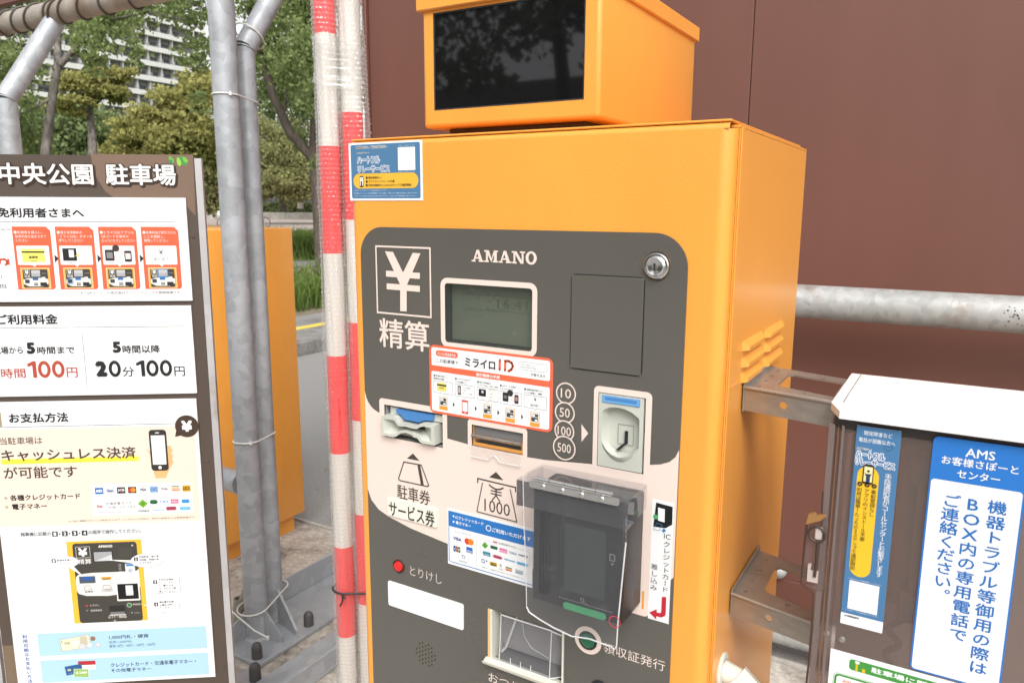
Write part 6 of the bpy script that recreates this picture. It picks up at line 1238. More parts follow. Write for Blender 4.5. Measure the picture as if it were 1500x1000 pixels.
# banknote, coins and cards drawn plainly
nt = [(-354.4, -1048.0), (-291.8, -1038.6), (-289.4, -1067.8), (-351.8, -1076.4)]; q.poly(nt, '#ece4c8', 1); q.path(nt, 0.5, '#5a5448', 2, True); ce = [(nt[0][0]+nt[2][0])/2, (nt[0][1]+nt[2][1])/2]; q.circle(ce[0], ce[1], 6.6, '#f8f4e4', 2); q.tx('千円', ce[0]-24, ce[1]-3, 12, 6.4, '#4a4238', 3, 0.01); q.rect(nt[1][0]-20, nt[2][1]+3, nt[1][0]-4, nt[1][1]-4, '#c9c2ac', 3, 3); q.line(nt[0][0]+3, nt[0][1]-2, nt[0][0]+4.5, nt[0][1]-10, 0.8, '#4a4238', 3)
for (dx, dz, r_, cc) in ((8, -10, 5.6, '#9a7458'), (-16, -28, 7.6, '#d5d6d8'), (0, -25, 6.2, '#dedfe0'), (18, -25, 5.6, '#d8d9da')): q.circle(nt[1][0]+dx, nt[1][1]+dz, r_, cc, 4); q.ring(nt[1][0]+dx, nt[1][1]+dz, r_, 0.4, '#a8a8a8', 5)
cd = [(-320.5, -1102.1), (-283.5, -1102.3), (-284.0, -1123.3), (-320.8, -1123.0)]; q.poly(cd, '#ffffff', 1); q.poly([cd[0], cd[1], (cd[1][0], cd[1][1]-10), (cd[0][0], cd[0][1]-10)], '#b8303a', 2); q.tx('Pay', cd[1][0]-14, cd[2][1]+2, 12, 4.4, KB, 2)
cd = [(-350.0, -1113.7), (-313.8, -1108.2), (-311.4, -1129.3), (-347.4, -1135.6)]; q.poly(cd, '#2f5f94', 3); q.rect(cd[0][0]+6, cd[0][1]-11, cd[0][0]+13, cd[0][1]-6, '#cfc9a0', 4); q.line(cd[3][0]+4, cd[3][1]+4, cd[3][0]+13, cd[3][1]+6, 0.8, '#9ab4d0', 4)
cd = [(-330.4, -1119.8), (-299.1, -1121.6), (-299.6, -1142.3), (-332.6, -1139.6)]; q.poly(cd, '#ffffff', 5); q.poly([(x*0.94+0.06*(cd[0][0]+cd[2][0])/2, z*0.94+0.06*(cd[0][1]+cd[2][1])/2) for x, z in cd], '#9cc06a', 6); q.tx('IC CARD', cd[0][0]+4, (cd[0][1]+cd[3][1])/2-2.6, 23, 5.2, '#ffffff', 7, 0.03)
# screws and the post that carries the board
for (x, z) in ((-11.0, -160.3), (-12.6, -645.1), (-9.9, -1138.7)):
    b = B(); lathe(b, P3(frB, x/1000, z/1000, 0), NBv, [(0.0042, 0), (0.0038, 0.0014), (0.0015, 0.0018), (0, 0.0016)], 18); obj('screw', b, BOARDM, sb, 50)
FRM = galv('painted_steel_channel', base=(0.42, 0.41, 0.41), scale=12, lo=0.88, hi=1.1, metal=0.15, rust=0.15)
for nm, xx0 in (('post', 0.0014), ('post', -0.50)):
    b = B(); prism(b, frB, rrect(xx0, -1.52, xx0+0.0135, -0.0015 if xx0 < 0 else -0.004), -0.012, -0.0005); obj(nm, b, FRM, sb, 20)
for zz in (-0.2, -0.75, -1.3):
    b = B(); prism(b, frB, rrect(-0.478, zz-0.02, 0.0, zz+0.02), -0.030, -0.0045); obj('cross_rail', b, FRM, sb, 20)

# ================================================================== left: galvanised posts, beams, rail
GP = 'galvanised posts of the temporary fence'
t = thing('straight_post', (-1.894, 0.802, 0), 'thick straight galvanised post, left of the zip-tied pair', 'post', GP)
b = B(); tube(b, [(-1.894, 0.802, 0.022), (-1.894, 0.802, 3.2)], 0.0375, 36); obj('tube', b, GALV, t, 60)
b = B(); tube(b, [(-1.93, 0.802, 0.545), (-4.2, 0.802, 0.545)], 0.0365, 28); obj('cross_tube', b, GALV, t, 60)
t2 = thing('bent_post', (-1.925, 0.905, 0), 'thinner galvanised post bent near its top, right of the zip-tied pair', 'post', GP)
b = B(); tube(b, [(-1.925, 0.905, 0.022), (-1.925, 0.905, 1.895)], 0.0290, 32); obj('tube', b, GALV, t2, 60)
b = B(); tube(b, [(-1.925, 0.905, 1.893), (-1.925, 1.135, 2.225)], 0.0325, 32); obj('bent_arm', b, GALV, t2, 60)
b = B(); tube(b, [(-1.925+0.0305*math.cos(a), 0.905+0.0305*math.sin(a)*0.95, 1.892+0.0305*math.sin(a)*-0.32) for a in [i*math.pi/12 for i in range(24)]], 0.0022, 6, True); obj('weld_bead', b, GALV, t2, 60)
b = B(); tube(b, [(-1.968, 0.93, 1.82), (-1.968, 0.935, 1.905), (-1.965, 1.145, 2.22)], 0.0095, 14); tag(obj('thin_conduit', b, mat('aged_white_pipe', (0.62, 0.60, 0.55), rough=0.45)), 'thin off-white conduit running up along the bent arm of the post', 'pipe')
t3 = thing('bent_post', (-3.02, 0.757, 0), 'galvanised post with sloping arm carrying the rail at the far left', 'post', GP)
b = B(); tube(b, [(-3.02, 0.757, 0.0), (-3.02, 0.757, 1.80)], 0.035, 30); obj('tube', b, GALV, t3, 60)
b = B(); tube(b, [(-3.02, 0.757, 1.80), (-3.02, 0.957, 2.10)], 0.036, 30); obj('bent_arm', b, GALV, t3, 60)
b = B(); tube(b, [(-3.02+0.0365*math.cos(a), 0.757+0.036*math.sin(a)*0.9, 1.80-0.036*math.sin(a)*0.38) for a in [i*math.pi/12 for i in range(24)]], 0.0022, 6, True); obj('weld_bead', b, GALV, t3, 60)
rl = thing('top_rail', (-3.0, 0.963, 2.14), 'rusty pale rail wrapped in loops of dark wire at top left', 'rail')
b = B(); tube(b, [(-5.0, 0.963, 2.137), (-2.05, 0.963, 2.137)], 0.041, 36); obj('tube', b, GALVR, rl, 60)
b = B(); box(b, -2.052, -2.048, 0.92, 1.005, 2.09, 2.18, 0.002, 1); obj('end_cap', b, CAPM, rl)
WIRE = mat('dark_rusty_wire', (0.10, 0.085, 0.07), rough=0.6)
for (px_, ln) in ((-3.345, 0.05), (-3.245, 0.045), (-3.15, 0.06), (-3.02, 0.04), (-2.985, 0.07), (-2.92, 0.055), (-2.80, 0.05), (-2.67, 0.03), (-2.50, 0.04), (-3.46, 0.05), (-3.6, 0.05)):
    b = B(); tube(b, [(px_+ln*math.sin(a/2)*0.9, 0.963-0.046*math.cos(a), 2.137+0.046*math.sin(a)) for a in [i*math.pi/12-2.4 for i in range(24)]], 0.0036, 8); obj('wire_loop', b, WIRE, rl, 60)
b = B(); box(b, -5.0, -3.05, 1.02, 1.05, 2.235, 2.45, 0.004, 1); tag(obj('brown_panel', b, WALLM), 'brown steel panel edge above the wire-wrapped rail at top left', 'panel')
# angle-iron beams on the pad
def beam(name, x0, x1, y0, y1, side, hgt, lb):
    t = thing(name, ((x0+x1)/2, (y0+y1)/2, 0.007), lb, 'beam', 'angle-iron beams bolted to the concrete pad')
    b = B(); box(b, x0, x1, y0, y1, 0.0075, 0.0215, 0.002, 1); obj('base_plate', b, PLATEM, t)
    xs_ = x0 if side < 0 else x1-0.009; b = B(); box(b, xs_, xs_+0.009, y0+0.22 if side < 0 and hgt > 0.06 else y0, y1, 0.022, hgt, 0.0015, 1); obj('upright_flange', b, PLATEM, t)
    return t
bm1 = beam('base_beam', -1.995, -1.760, 0.690, 2.0, -1, 0.105, 'grey steel beam under the pair of galvanised posts with welded gussets')
bm2 = beam('base_beam', -1.70, -1.56, 0.40, 1.25, 1, 0.075, 'grey steel angle beam in front, beside the striped poles')
def gusset(pts, n, t, th=0.008):
    b = B(); prism(b, frame(pts[0], pts[1], (0, 0, 1), n), [(0, 0), (pts[2], 0), (pts[2], 0.018), (0.012, pts[3]), (0, pts[3])], -th/2, th/2); obj('gusset', b, PLATEM, t)
for (hx, hy, tx_, ty_, hh) in ((-1.868, 0.800, -1.7929, 0.8173, 0.105), (-1.905, 0.900, -1.7832, 0.8696, 0.118), (-1.905, 0.785, -1.947, 0.700, 0.10), (-1.915, 0.80, -1.975, 0.79, 0.10)):
    d_ = Vector((tx_-hx, ty_-hy, 0)); L_ = d_.length; d_.normalize(); gusset(((hx, hy, 0.0216), tuple(d_), L_, hh), (d_.y, -d_.x, 0), bm1)
b = B(); lathe(b, (-1.894, 0.802, 0.0216), (0, 0, 1), [(0.045, 0), (0.043, 0.005), (0.038, 0.009)], 32); obj('weld_collar', b, PLATEM, bm1, 60)
def cap(x, y, z, r, h, lb):
    b = B(); pf = [(r*1.02, 0), (r, 0.004), (r*0.98, h*0.62), (r*0.9, h*0.78), (r*0.68, h*0.9), (r*0.36, h*0.975), (0, h)]; lathe(b, (x, y, z), (0, 0, 1), pf, 24); tag(obj('bolt_cap', b, CAPM), lb, 'bolt cap', 'dark domed caps over the anchor bolts')
cap(-1.797, 0.715, 0.0216, 0.0165, 0.052, 'dark domed bolt cap on the beam, below the thick post')
cap(-1.723, 0.643, 0.012, 0.0175, 0.056, 'dark domed bolt cap nearest the camera, on a small flat plate')
cap(-1.797, 0.936, 0.0216, 0.0165, 0.050, 'dark domed bolt cap on the beam, right of the bent post')
b = B(); box(b, -1.80, -1.665, 0.53, 0.668, 0.0065, 0.0118, 0.002, 1); tag(obj('foot_plate', b, PLATEM), 'flat grey steel plate under the nearest bolt cap', 'plate')
b = B(); lathe(b, (-1.632, 0.78, 0.0215), (0, 0, 1), [(0.022, 0), (0.022, 0.0015), (0.019, 0.002), (0, 0.0022)], 24); obj('washer', b, GALV2, bm2)
# white cable ties round the posts
TIE = mat('white_nylon', (0.72, 0.70, 0.66), rough=0.35)
def loop(c1, r1, c2, r2, z, tilt, n=14):
    """stadium path around two posts"""
    a = Vector(c2)-Vector(c1); ang = math.atan2(a.y, a.x); pts = []
    for i in range(n+1):
        th = ang+math.pi/2+math.pi*i/n; pts.append((c1[0]+r1*math.cos(th), c1[1]+r1*math.sin(th)))
    for i in range(n+1):
        th = ang-math.pi/2+math.pi*i/n; pts.append((c2[0]+r2*math.cos(th), c2[1]+r2*math.sin(th)))
    m0_ = Vector(c1); L = a.length
    return [(x, y, z+tilt*((Vector((x, y))-m0_).dot(a)/L)) for x, y in pts]
ca, cb = (-1.894, 0.802), (-1.925, 0.905)
def tie(z, tl, lb, tail=None):
    b = B(); p = loop(ca, 0.0395, cb, 0.031, z, tl); tube(b, p, 0.0024, 8, True); 
    hx = Vector(p[9]); 
    lathe(b, (p[11][0], p[11][1], p[11][2]-0.005), (0, 0, 1), [(0, 0), (0.005, 0.0), (0.005, 0.01), (0, 0.01)], 8)
    if tail: tube(b, tail, 0.0024, 6)
    tag(obj('cable_tie', b, TIE, None, 60), lb, 'cable tie', 'white cable ties around the galvanised posts')
tie(1.741, -0.06, 'white cable tie around both posts just below the bend')
tie(0.693, -0.05, 'white cable tie around both posts at knee height')
b = B(); tube(b, [(-1.925+0.045*math.cos(a)-0.010, 0.935+0.040*math.sin(a), 1.935-0.030*math.sin(a)) for a in [i*math.pi/10 for i in range(20)]], 0.0024, 8, True); tag(obj('cable_tie', b, TIE, None, 60), 'white cable tie above the bend, round the arm and the thin conduit', 'cable tie', 'white cable ties around the galvanised posts')
b = B(); tube(b, loop((-1.900, 0.795), 0.050, (-1.928, 0.925), 0.034, 0.125, 0.07), 0.0026, 8, True)
tube(b, [(-2.01, 0.78, 0.165), (-1.96, 0.745, 0.128), (-1.90, 0.735, 0.118), (-1.84, 0.745, 0.085), (-1.795, 0.760, 0.066)], 0.0028, 8); lathe(b, (-1.795, 0.758, 0.062), (0, 0, 1), [(0, 0), (0.0055, 0), (0.0055, 0.010), (0, 0.010)], 8)
tag(obj('cable_tie', b, TIE, None, 60), 'loose white cable ties looped low round the feet of both posts', 'cable tie', 'white cable ties around the galvanised posts')
b = B(); tube(b, [(-2.03, 0.83, 0.03), (-2.01, 0.85, 0.10), (-1.985, 0.87, 0.19)], 0.016, 14); lathe(b, (-2.026, 0.835, 0.05), (0.04, 0.1, 1), [(0.02, 0), (0.02, 0.05), (0.016, 0.05)], 14); tag(obj('hose_end', b, mat('dusty_hose', (0.30, 0.27, 0.22), rough=0.7, var=0.2, vscale=40)), 'dusty pale hose end leaning behind the foot of the thick post', 'hose')

# ================================================================== red and white poles in bubble wrap
def striped(name, bounds, cx, cy, r):
    M = bpy.data.materials.new(name); M.use_nodes = True; T = M.node_tree; P = T.nodes['Principled BSDF']; P.inputs['Roughness'].default_value = 0.35
    tc = T.nodes.new('ShaderNodeTexCoord'); sp_ = T.nodes.new('ShaderNodeSeparateXYZ'); T.links.new(tc.outputs['Object'], sp_.inputs[0])
    a = T.nodes.new('ShaderNodeMath'); a.operation = 'MULTIPLY_ADD'; a.inputs[1].default_value = 1/(2*bounds[1]); a.inputs[2].default_value = -bounds[0]/(2*bounds[1])+4; T.links.new(sp_.outputs[2], a.inputs[0])
    f = T.nodes.new('ShaderNodeMath'); f.operation = 'FRACT'; T.links.new(a.outputs[0], f.inputs[0]); g = T.nodes.new('ShaderNodeMath'); g.operation = 'GREATER_THAN'; g.inputs[1].default_value = 0.5; T.links.new(f.outputs[0], g.inputs[0])
    m = T.nodes.new('ShaderNodeMixRGB'); m.inputs[1].default_value = (0.80, 0.045, 0.045, 1); m.inputs[2].default_value = (0.66, 0.62, 0.57, 1); T.links.new(g.outputs[0], m.inputs[0]); T.links.new(m.outputs[0], P.inputs['Base Color'])
    return M
RW1, RW2 = (-1.280, 0.580), (-1.238, 0.614)
# stripe edges measured: first pole red 1.306-1.568, second pole red 1.39-1.648
for nm, (cx, cy), r, bd, lb in (('striped_pole', RW1, 0.0240, (1.314, 0.2445), 'red and white striped pole in bubble wrap, left of the two'), ('striped_pole', RW2, 0.0240, (1.392, 0.2425), 'red and white striped pole in bubble wrap, partly behind the orange machine')):
    b = B(); tube(b, [(cx, cy, 0.007), (cx, cy, 3.0)], r, 32); tag(obj(nm, b, striped(nm+'_paint', bd, cx, cy, r), None, 60), lb, 'pole', 'red and white striped poles')
def wrapmesh(name, cx, cy, r, z0, z1, seed, sag=None):
    n_a, n_z = 20, int((z1-z0)/0.0105); A = n_a*4; Zn = n_z*4
    th = np.linspace(0, 2*np.pi, A, endpoint=False); z = np.linspace(z0, z1, Zn); TH, ZZ = np.meshgrid(th, z)
    u = TH/(2*np.pi)*n_a; v = (ZZ-z0)/(z1-z0)*n_z; u2 = u+0.5*(np.floor(v) % 2); du = (u2 % 1)-0.5; dv = (v % 1)-0.5
    rng = np.random.RandomState(seed); amp = rng.rand(n_z+2, n_a+2)*0.75+0.25; h = np.clip(1-(du**2+dv**2)/0.17, 0, 1)**0.5*0.0034*amp[np.floor(v).astype(int) % (n_z+2), np.floor(u2).astype(int) % n_a]
    ph = rng.rand(6)*6.28
    fold = 0.0022*np.sin(3*TH+6*ZZ+ph[0])+0.0018*np.sin(5*TH-11*ZZ+ph[1])+0.0012*np.sin(9*TH+23*ZZ+ph[2])
    R = r+fold+h
    if sag: R = R*(1+sag(ZZ, TH))
    X = cx+R*np.cos(TH); Y = cy+R*np.sin(TH); V = np.stack([X, Y, ZZ], -1).reshape(-1, 3)
    i, j = np.meshgrid(np.arange(A), np.arange(Zn-1)); a = j*A+i; bq = j*A+(i+1) % A; F = np.stack([a, bq, bq+A, a+A], -1).reshape(-1, 4)
    me = bpy.data.meshes.new(name); mk(me, V, F); me.shade_smooth(); return me
def wrapmat():
    M = bpy.data.materials.new('bubble_wrap_film'); M.use_nodes = True; T = M.node_tree; T.nodes.clear(); o = T.nodes.new('ShaderNodeOutputMaterial')
    tr = T.nodes.new('ShaderNodeBsdfTransparent'); tr.inputs[0].default_value = (0.985, 0.985, 0.985, 1); df = T.nodes.new('ShaderNodeBsdfDiffuse'); df.inputs[0].default_value = (0.80, 0.79, 0.77, 1)
    tl = T.nodes.new('ShaderNodeBsdfTranslucent'); tl.inputs[0].default_value = (0.9, 0.89, 0.87, 1); dt = T.nodes.new('ShaderNodeMixShader'); dt.inputs[0].default_value = 0.4; T.links.new(df.outputs[0], dt.inputs[1]); T.links.new(tl.outputs[0], dt.inputs[2])
    gl = T.nodes.new('ShaderNodeBsdfGlossy'); gl.inputs['Roughness'].default_value = 0.05; lw = T.nodes.new('ShaderNodeLayerWeight'); lw.inputs[0].default_value = 0.3
    mr = T.nodes.new('ShaderNodeMapRange'); mr.inputs['To Min'].default_value = 0.09; mr.inputs['To Max'].default_value = 0.6; T.links.new(lw.outputs['Facing'], mr.inputs[0])
    m1 = T.nodes.new('ShaderNodeMixShader'); T.links.new(mr.outputs[0], m1.inputs[0]); T.links.new(tr.outputs[0], m1.inputs[1]); T.links.new(dt.outputs[0], m1.inputs[2])
    ge = T.nodes.new('ShaderNodeNewGeometry'); nb = T.nodes.new('ShaderNodeMath'); nb.operation = 'SUBTRACT'; nb.inputs[0].default_value = 1.0; T.links.new(ge.outputs['Backfacing'], nb.inputs[1])
    m2 = T.nodes.new('ShaderNodeMixShader'); fr = T.nodes.new('ShaderNodeFresnel'); fr.inputs[0].default_value = 1.5; fm = T.nodes.new('ShaderNodeMath'); fm.operation = 'MULTIPLY'; T.links.new(fr.outputs[0], fm.inputs[0]); T.links.new(nb.outputs[0], fm.inputs[1]); T.links.new(fm.outputs[0], m2.inputs[0]); T.links.new(m1.outputs[0], m2.inputs[1]); T.links.new(gl.outputs[0], m2.inputs[2]); T.links.new(m2.outputs[0], o.inputs[0]); return M
WM = wrapmat()
w1 = link('bubble_wrap', wrapmesh('bubble_wrap', RW1[0], RW1[1], 0.0278, 0.02, 2.75, 1), WM, None, 0); w1.data.shade_smooth(); tag(w1, 'clear bubble wrap sleeve round the left striped pole', 'bubble wrap', 'bubble wrap sleeves on the striped poles')
w2 = link('bubble_wrap', wrapmesh('bubble_wrap', RW2[0], RW2[1], 0.0290, 0.02, 2.75, 2, lambda Z, T_: 0.42*np.clip(np.cos(T_-0.5), 0, 1)**2*np.exp(-((Z-1.55)/0.20)**2)), WM, None, 0); w2.data.shade_smooth(); tag(w2, 'loose clear bubble wrap bulging beside the wall on the right striped pole', 'bubble wrap', 'bubble wrap sleeves on the striped poles')
# cling film band twisted round both near the top, clear tape below
fp = loop(RW1, 0.0325, RW2, 0.034, 0, 0, 22); nf = len(fp); nz_ = 34; b = B(); rows = []
cxm, cym = (RW1[0]+RW2[0])/2, (RW1[1]+RW2[1])/2
for j in range(nz_+1):
    row = []
    for i, (x, y, _z) in enumerate(fp):
        v_ = j/nz_; s_ = i/nf; wv = 0.0007*math.sin(38*v_+6.283*4*s_+1.5*math.sin(9*v_))+0.0005*math.sin(70*v_-6.283*7*s_)
        k_ = 1+(wv-0.004*math.sin(math.pi*v_))/0.04; row.append(b.verts.new((cxm+(x-cxm)*k_, cym+(y-cym)*k_, 1.690+0.100*v_+0.012*math.sin(6.283*s_+0.6))))
    rows.append(row)
for A_, B_r in zip(rows, rows[1:]):
    for i in range(nf): b.faces.new([A_[i], A_[(i+1) % nf], B_r[(i+1) % nf], B_r[i]])
tag(obj('film_band', b, WM, None, 80), 'wrinkled clear stretch film tied round both striped poles', 'film')
p = loop(RW1, 0.0315, RW2, 0.0325, 0.462, -0.05, 12); b = B(); tube(b, p, 0.0028, 8, True); tube(b, [(-1.262, 0.549, 0.462), (-1.256, 0.544, 0.450), (-1.262, 0.540, 0.435)], 0.0022, 6); tube(b, [(-1.262, 0.549, 0.462), (-1.252, 0.541, 0.466), (-1.242, 0.540, 0.460)], 0.0022, 6)
tag(obj('black_cable_tie', b, mat('black_nylon', (0.02, 0.02, 0.02), rough=0.4), None, 60), 'black cable tie round the striped poles low down', 'cable tie')
# torn white scrap and dark stick on the ground
b = B(); pts = [(-1.66, 1.00, 0.14), (-1.60, 0.96, 0.24), (-1.56, 0.93, 0.30), (-1.53, 0.93, 0.25), (-1.55, 0.95, 0.20), (-1.58, 0.97, 0.15), (-1.52, 0.95, 0.12), (-1.56, 0.99, 0.08), (-1.60, 1.0, 0.12)]
vs = [b.verts.new(p_) for p_ in pts]; b.faces.new(vs[0:5]+[vs[5]]); b.faces.new([vs[5], vs[6], vs[7], vs[8]]); tag(obj('torn_scrap', b, mat('torn_white_plastic', (0.85, 0.84, 0.82), rough=0.5), None, 0), 'torn white plastic scrap sticking out behind the striped poles', 'scrap')
b = B(); tube(b, [(-2986.4, 2184.5, 0.012), (-3020.8, 2273.0, 0.02), (-3033.8, 2336.0, 0.015)], 0.008, 6); tag(obj('black_strap', b, mat('black_rubber', (0.015, 0.015, 0.015), rough=0.6)), 'short black strap lying on the asphalt behind the striped poles', 'strap')

# ================================================================== second orange machine seen from its side
m2_ = thing('orange_cabinet', (-2.70, 1.31, 0), 'plain orange cabinet standing behind the galvanised posts, seen from its side', 'cabinet')
b = B(); box(b, -2.98, -2.418, 1.08, 1.527, 0.085, 1.337, 0.006, 2); obj('body', b, ORANGE, m2_, 40)
b = B(); box(b, -2.94, -2.45, 1.12, 1.49, 0.006, 0.085); obj('plinth', b, ORANGE, m2_)
b = B(); box(b, -2.985, -2.413, 1.065, 1.079, 0.10, 1.32, 0.003, 1); obj('door', b, ORANGE, m2_)

# ================================================================== vegetation
BARK = mat('grey_brown_bark', (0.045, 0.036, 0.03), rough=0.9, col2=(0.24, 0.215, 0.19), vscale=13, bump=1.0, bscale=18, stretch=(1, 1, 0.35))
BARKD = mat('dark_bark', (0.05, 0.040, 0.032), rough=0.9, col2=(0.12, 0.095, 0.075), vscale=14, bump=1.0, bscale=25, stretch=(1, 1, 0.35))
L_GREEN = leafmat('fresh_green_leaves', (0.09, 0.135, 0.045), (0.38, 0.45, 0.19), 0.5)
L_MID = leafmat('mid_green_leaves', (0.09, 0.13, 0.05), (0.31, 0.37, 0.17), 0.45)
L_YEL = leafmat('yellow_green_leaves', (0.17, 0.165, 0.05), (0.52, 0.50, 0.19), 0.4)
L_OLV = leafmat('olive_leaves', (0.12, 0.12, 0.05), (0.40, 0.40, 0.18), 0.42)
L_DRK = leafmat('dark_green_leaves', (0.035, 0.05, 0.025), (0.12, 0.15, 0.07), 0.3)
def leaves(name, blobs, n, size, seed, clump=0.16, sub=14):
    """leaf-sized quads gathered in clumps through the volume of each blob"""
    rng = np.random.RandomState(seed); Vs = []
    vol = np.array([bl_[3]*bl_[3]*bl_[4] for bl_ in blobs]); vol = vol**0.8; cnt = (n*vol/vol.sum()).astype(int)
    for (bx_, by_, bz_, r, rz), c in zip(blobs, cnt):
        k = max(6, int(sub*1.0)); d = rng.randn(k, 3); d /= np.linalg.norm(d, axis=1)[:, None]; rr = (0.35+0.65*rng.rand(k)**0.5)[:, None]
        cc = np.array([bx_, by_, bz_])+d*rr*np.array([r, r, rz]); which = rng.randint(0, k, c)
        P = cc[which]+rng.randn(c, 3)*np.array([r, r, rz*0.75])*clump*1.35; Vs.append(P)
    P = np.concatenate(Vs); n = len(P); a = rng.randn(n, 3); a[:, 2] *= 0.6; a /= np.linalg.norm(a, axis=1)[:, None]; u = rng.randn(n, 3); u -= a*(u*a).sum(1)[:, None]; u /= np.linalg.norm(u, axis=1)[:, None]; w = np.cross(a, u)
    s = (size*(0.6+0.8*rng.rand(n)))[:, None]
    V = np.stack([P-u*s*0.55, P+w*s*0.38-u*s*0.05, P+u*s*0.6, P-w*s*0.38-u*s*0.05], 1).reshape(-1, 3); F = np.arange(n*4).reshape(-1, 4)
    me = bpy.data.meshes.new(name); mk(me, V, F); return me
def limb(t, pts, r0, r1, m=None, nm='limb'):
    n = len(pts); b = B(); tube(b, pts, [r0+(r1-r0)*i/(n-1) for i in range(n)], 10); obj(nm, b, m or BARK, t, 60)
def tree(lb, base, trunk, r0, r1, blobs, n, size, lm, seed, limbs=(), bark=None, group='trees behind the machines', sub=14, clump=0.16):
    t = thing('tree', base, lb, 'tree', group); limb(t, trunk, r0, r1, bark, 'trunk')
    for pts, a, c in limbs: limb(t, pts, a, c, bark)
    link('crown', leaves('crown', blobs, n, size, seed, clump, sub), lm, t, 0); return t
def bl(x, y, z, r, rz=None): return (x, y, z, r, rz or r)
# near tree at left with pale forked trunk
tree('green tree with a pale forked trunk at the left, behind the sign board', (-13.522, 6.307, 0.056), [(-13.522, 6.307, 0.056), (-13.733, 6.643, 2.313), (-13.714, 6.856, 3.298), (-13.685, 6.986, 3.854), (-13.952, 7.173, 4.385), (-14.081, 7.289, 5.325)], 0.085, 0.05,
     [bl(-13.859, 6.210, 3.445, .55), bl(-14.640, 6.188, 2.714, .7), bl(-14.861, 6.941, 4.148, .4), bl(-13.009, 7.213, 4.161, .35), bl(-12.944, 7.573, 4.576, .42), bl(-13.925, 7.631, 4.815, .45), bl(-12.460, 7.907, 4.810, .30), bl(-11.974, 8.171, 4.696, .36), bl(-11.862, 8.352, 4.102, .34), bl(-12.062, 8.537, 3.275, .20), bl(-12.592, 7.675, 4.056, .25), bl(-15.238, 7.545, 5.310, .7), bl(-14.173, 8.228, 5.565, .8), bl(-12.756, 9.017, 5.323, .7), bl(-15.205, 7.016, 2.629, .45), bl(-13.123, 7.306, 3.787, .2)],
     15500, 0.072, L_GREEN, 11, [([(-13.652, 6.999, 3.819), (-13.472, 7.155, 4.063), (-13.296, 7.316, 4.342), (-13.194, 7.670, 4.624)], 0.06, 0.02), ([(-13.684, 6.874, 3.298), (-13.751, 6.545, 3.039), (-14.038, 6.351, 2.924)], 0.03, 0.012), ([(-13.194, 7.670, 4.624), (-12.451, 7.893, 4.717), (-11.882, 8.202, 4.581)], 0.02, 0.01)], group='trees near the parking lot', sub=22)
# near tree right of the posts
tree('tree with a dark leaning trunk and fresh green leaves between the posts and striped poles', (-12.331, 11.713, -0.032), [(-12.328, 11.708, -0.062), (-12.510, 11.854, 1.178), (-12.676, 11.973, 2.238), (-12.778, 12.020, 2.767)], 0.155, 0.13,
     [bl(-13.239, 11.660, 5.221, .62), bl(-12.423, 11.384, 4.396, .62), bl(-14.421, 12.539, 4.285, .42), bl(-12.163, 11.378, 3.613, .32), bl(-14.501, 12.360, 3.643, .2), bl(-13.122, 12.452, 5.869, .7), bl(-14.040, 11.892, 5.789, .5), bl(-13.846, 12.633, 3.085, .28), bl(-12.399, 12.601, 4.510, .8), bl(-13.669, 12.313, 6.775, 1.1), bl(-14.019, 11.656, 4.578, .3), bl(-11.962, 11.249, 2.403, .18)],
     17500, 0.08, L_GREEN, 12, [([(-12.723, 11.991, 2.464), (-13.256, 11.799, 3.067), (-13.664, 11.727, 3.898), (-13.880, 11.723, 4.503), (-14.095, 11.720, 5.107), (-14.311, 11.746, 5.863)], 0.115, 0.06), ([(-12.778, 12.020, 2.767), (-12.831, 12.191, 3.751), (-13.088, 12.254, 4.810), (-13.136, 12.474, 6.021)], 0.10, 0.05), ([(-13.416, 11.766, 3.369), (-13.400, 11.884, 3.899), (-13.523, 11.935, 4.504)], 0.04, 0.02)], BARKD, group='trees near the parking lot', sub=24)
tree('yellow-green tree low behind the top corner of the sign board', (-28.648, 19.894, 0.653), [(-28.648, 19.894, 0.653), (-28.955, 20.382, 3.930), (-29.249, 20.470, 5.211)], 0.28, 0.12,
     [bl(-28.589, 19.685, 5.229, 1.25, .8), bl(-29.247, 19.153, 4.535, 1.2, .8), bl(-27.810, 20.288, 5.923, 1.0, .8), bl(-27.365, 19.696, 4.628, 1.1, .9), bl(-29.544, 18.836, 3.843, 1.2, .8), bl(-28.339, 19.550, 3.850, 1.5, .9), bl(-28.103, 21.091, 4.932, 1.3, 1.2), bl(-27.996, 20.922, 3.792, 1.3, 1.2), bl(-28.448, 21.207, 6.498, .8, .7)], 20000, 0.16, L_YEL, 13, [([(-28.955, 20.382, 3.930), (-27.814, 20.031, 4.681), (-27.591, 20.361, 5.648)], 0.10, 0.04), ([(-28.955, 20.382, 3.930), (-28.645, 19.510, 4.538), (-29.260, 19.173, 4.673)], 0.09, 0.03)], sub=20)
tree('small yellow-tinged tree in front of the apartment tower, left of centre', (-25.743, 14.561, 0.784), [(-25.743, 14.561, 0.784), (-26.126, 14.949, 3.793), (-26.335, 15.062, 4.950)], 0.2, 0.07,
     [bl(-26.091, 14.742, 5.562, .75, .45), bl(-25.376, 15.119, 5.338, .7, .42), bl(-24.827, 15.547, 5.841, .42, .28), bl(-26.324, 14.464, 4.879, .7, .4), bl(-25.521, 15.135, 5.837, .4, .25)], 6500, 0.13, L_YEL, 14, [([(-26.292, 14.993, 4.487), (-26.349, 14.617, 5.121), (-26.680, 14.490, 5.461)], 0.05, 0.02), ([(-26.273, 15.051, 4.718), (-25.365, 15.224, 5.240), (-24.899, 15.570, 5.585)], 0.05, 0.02)])
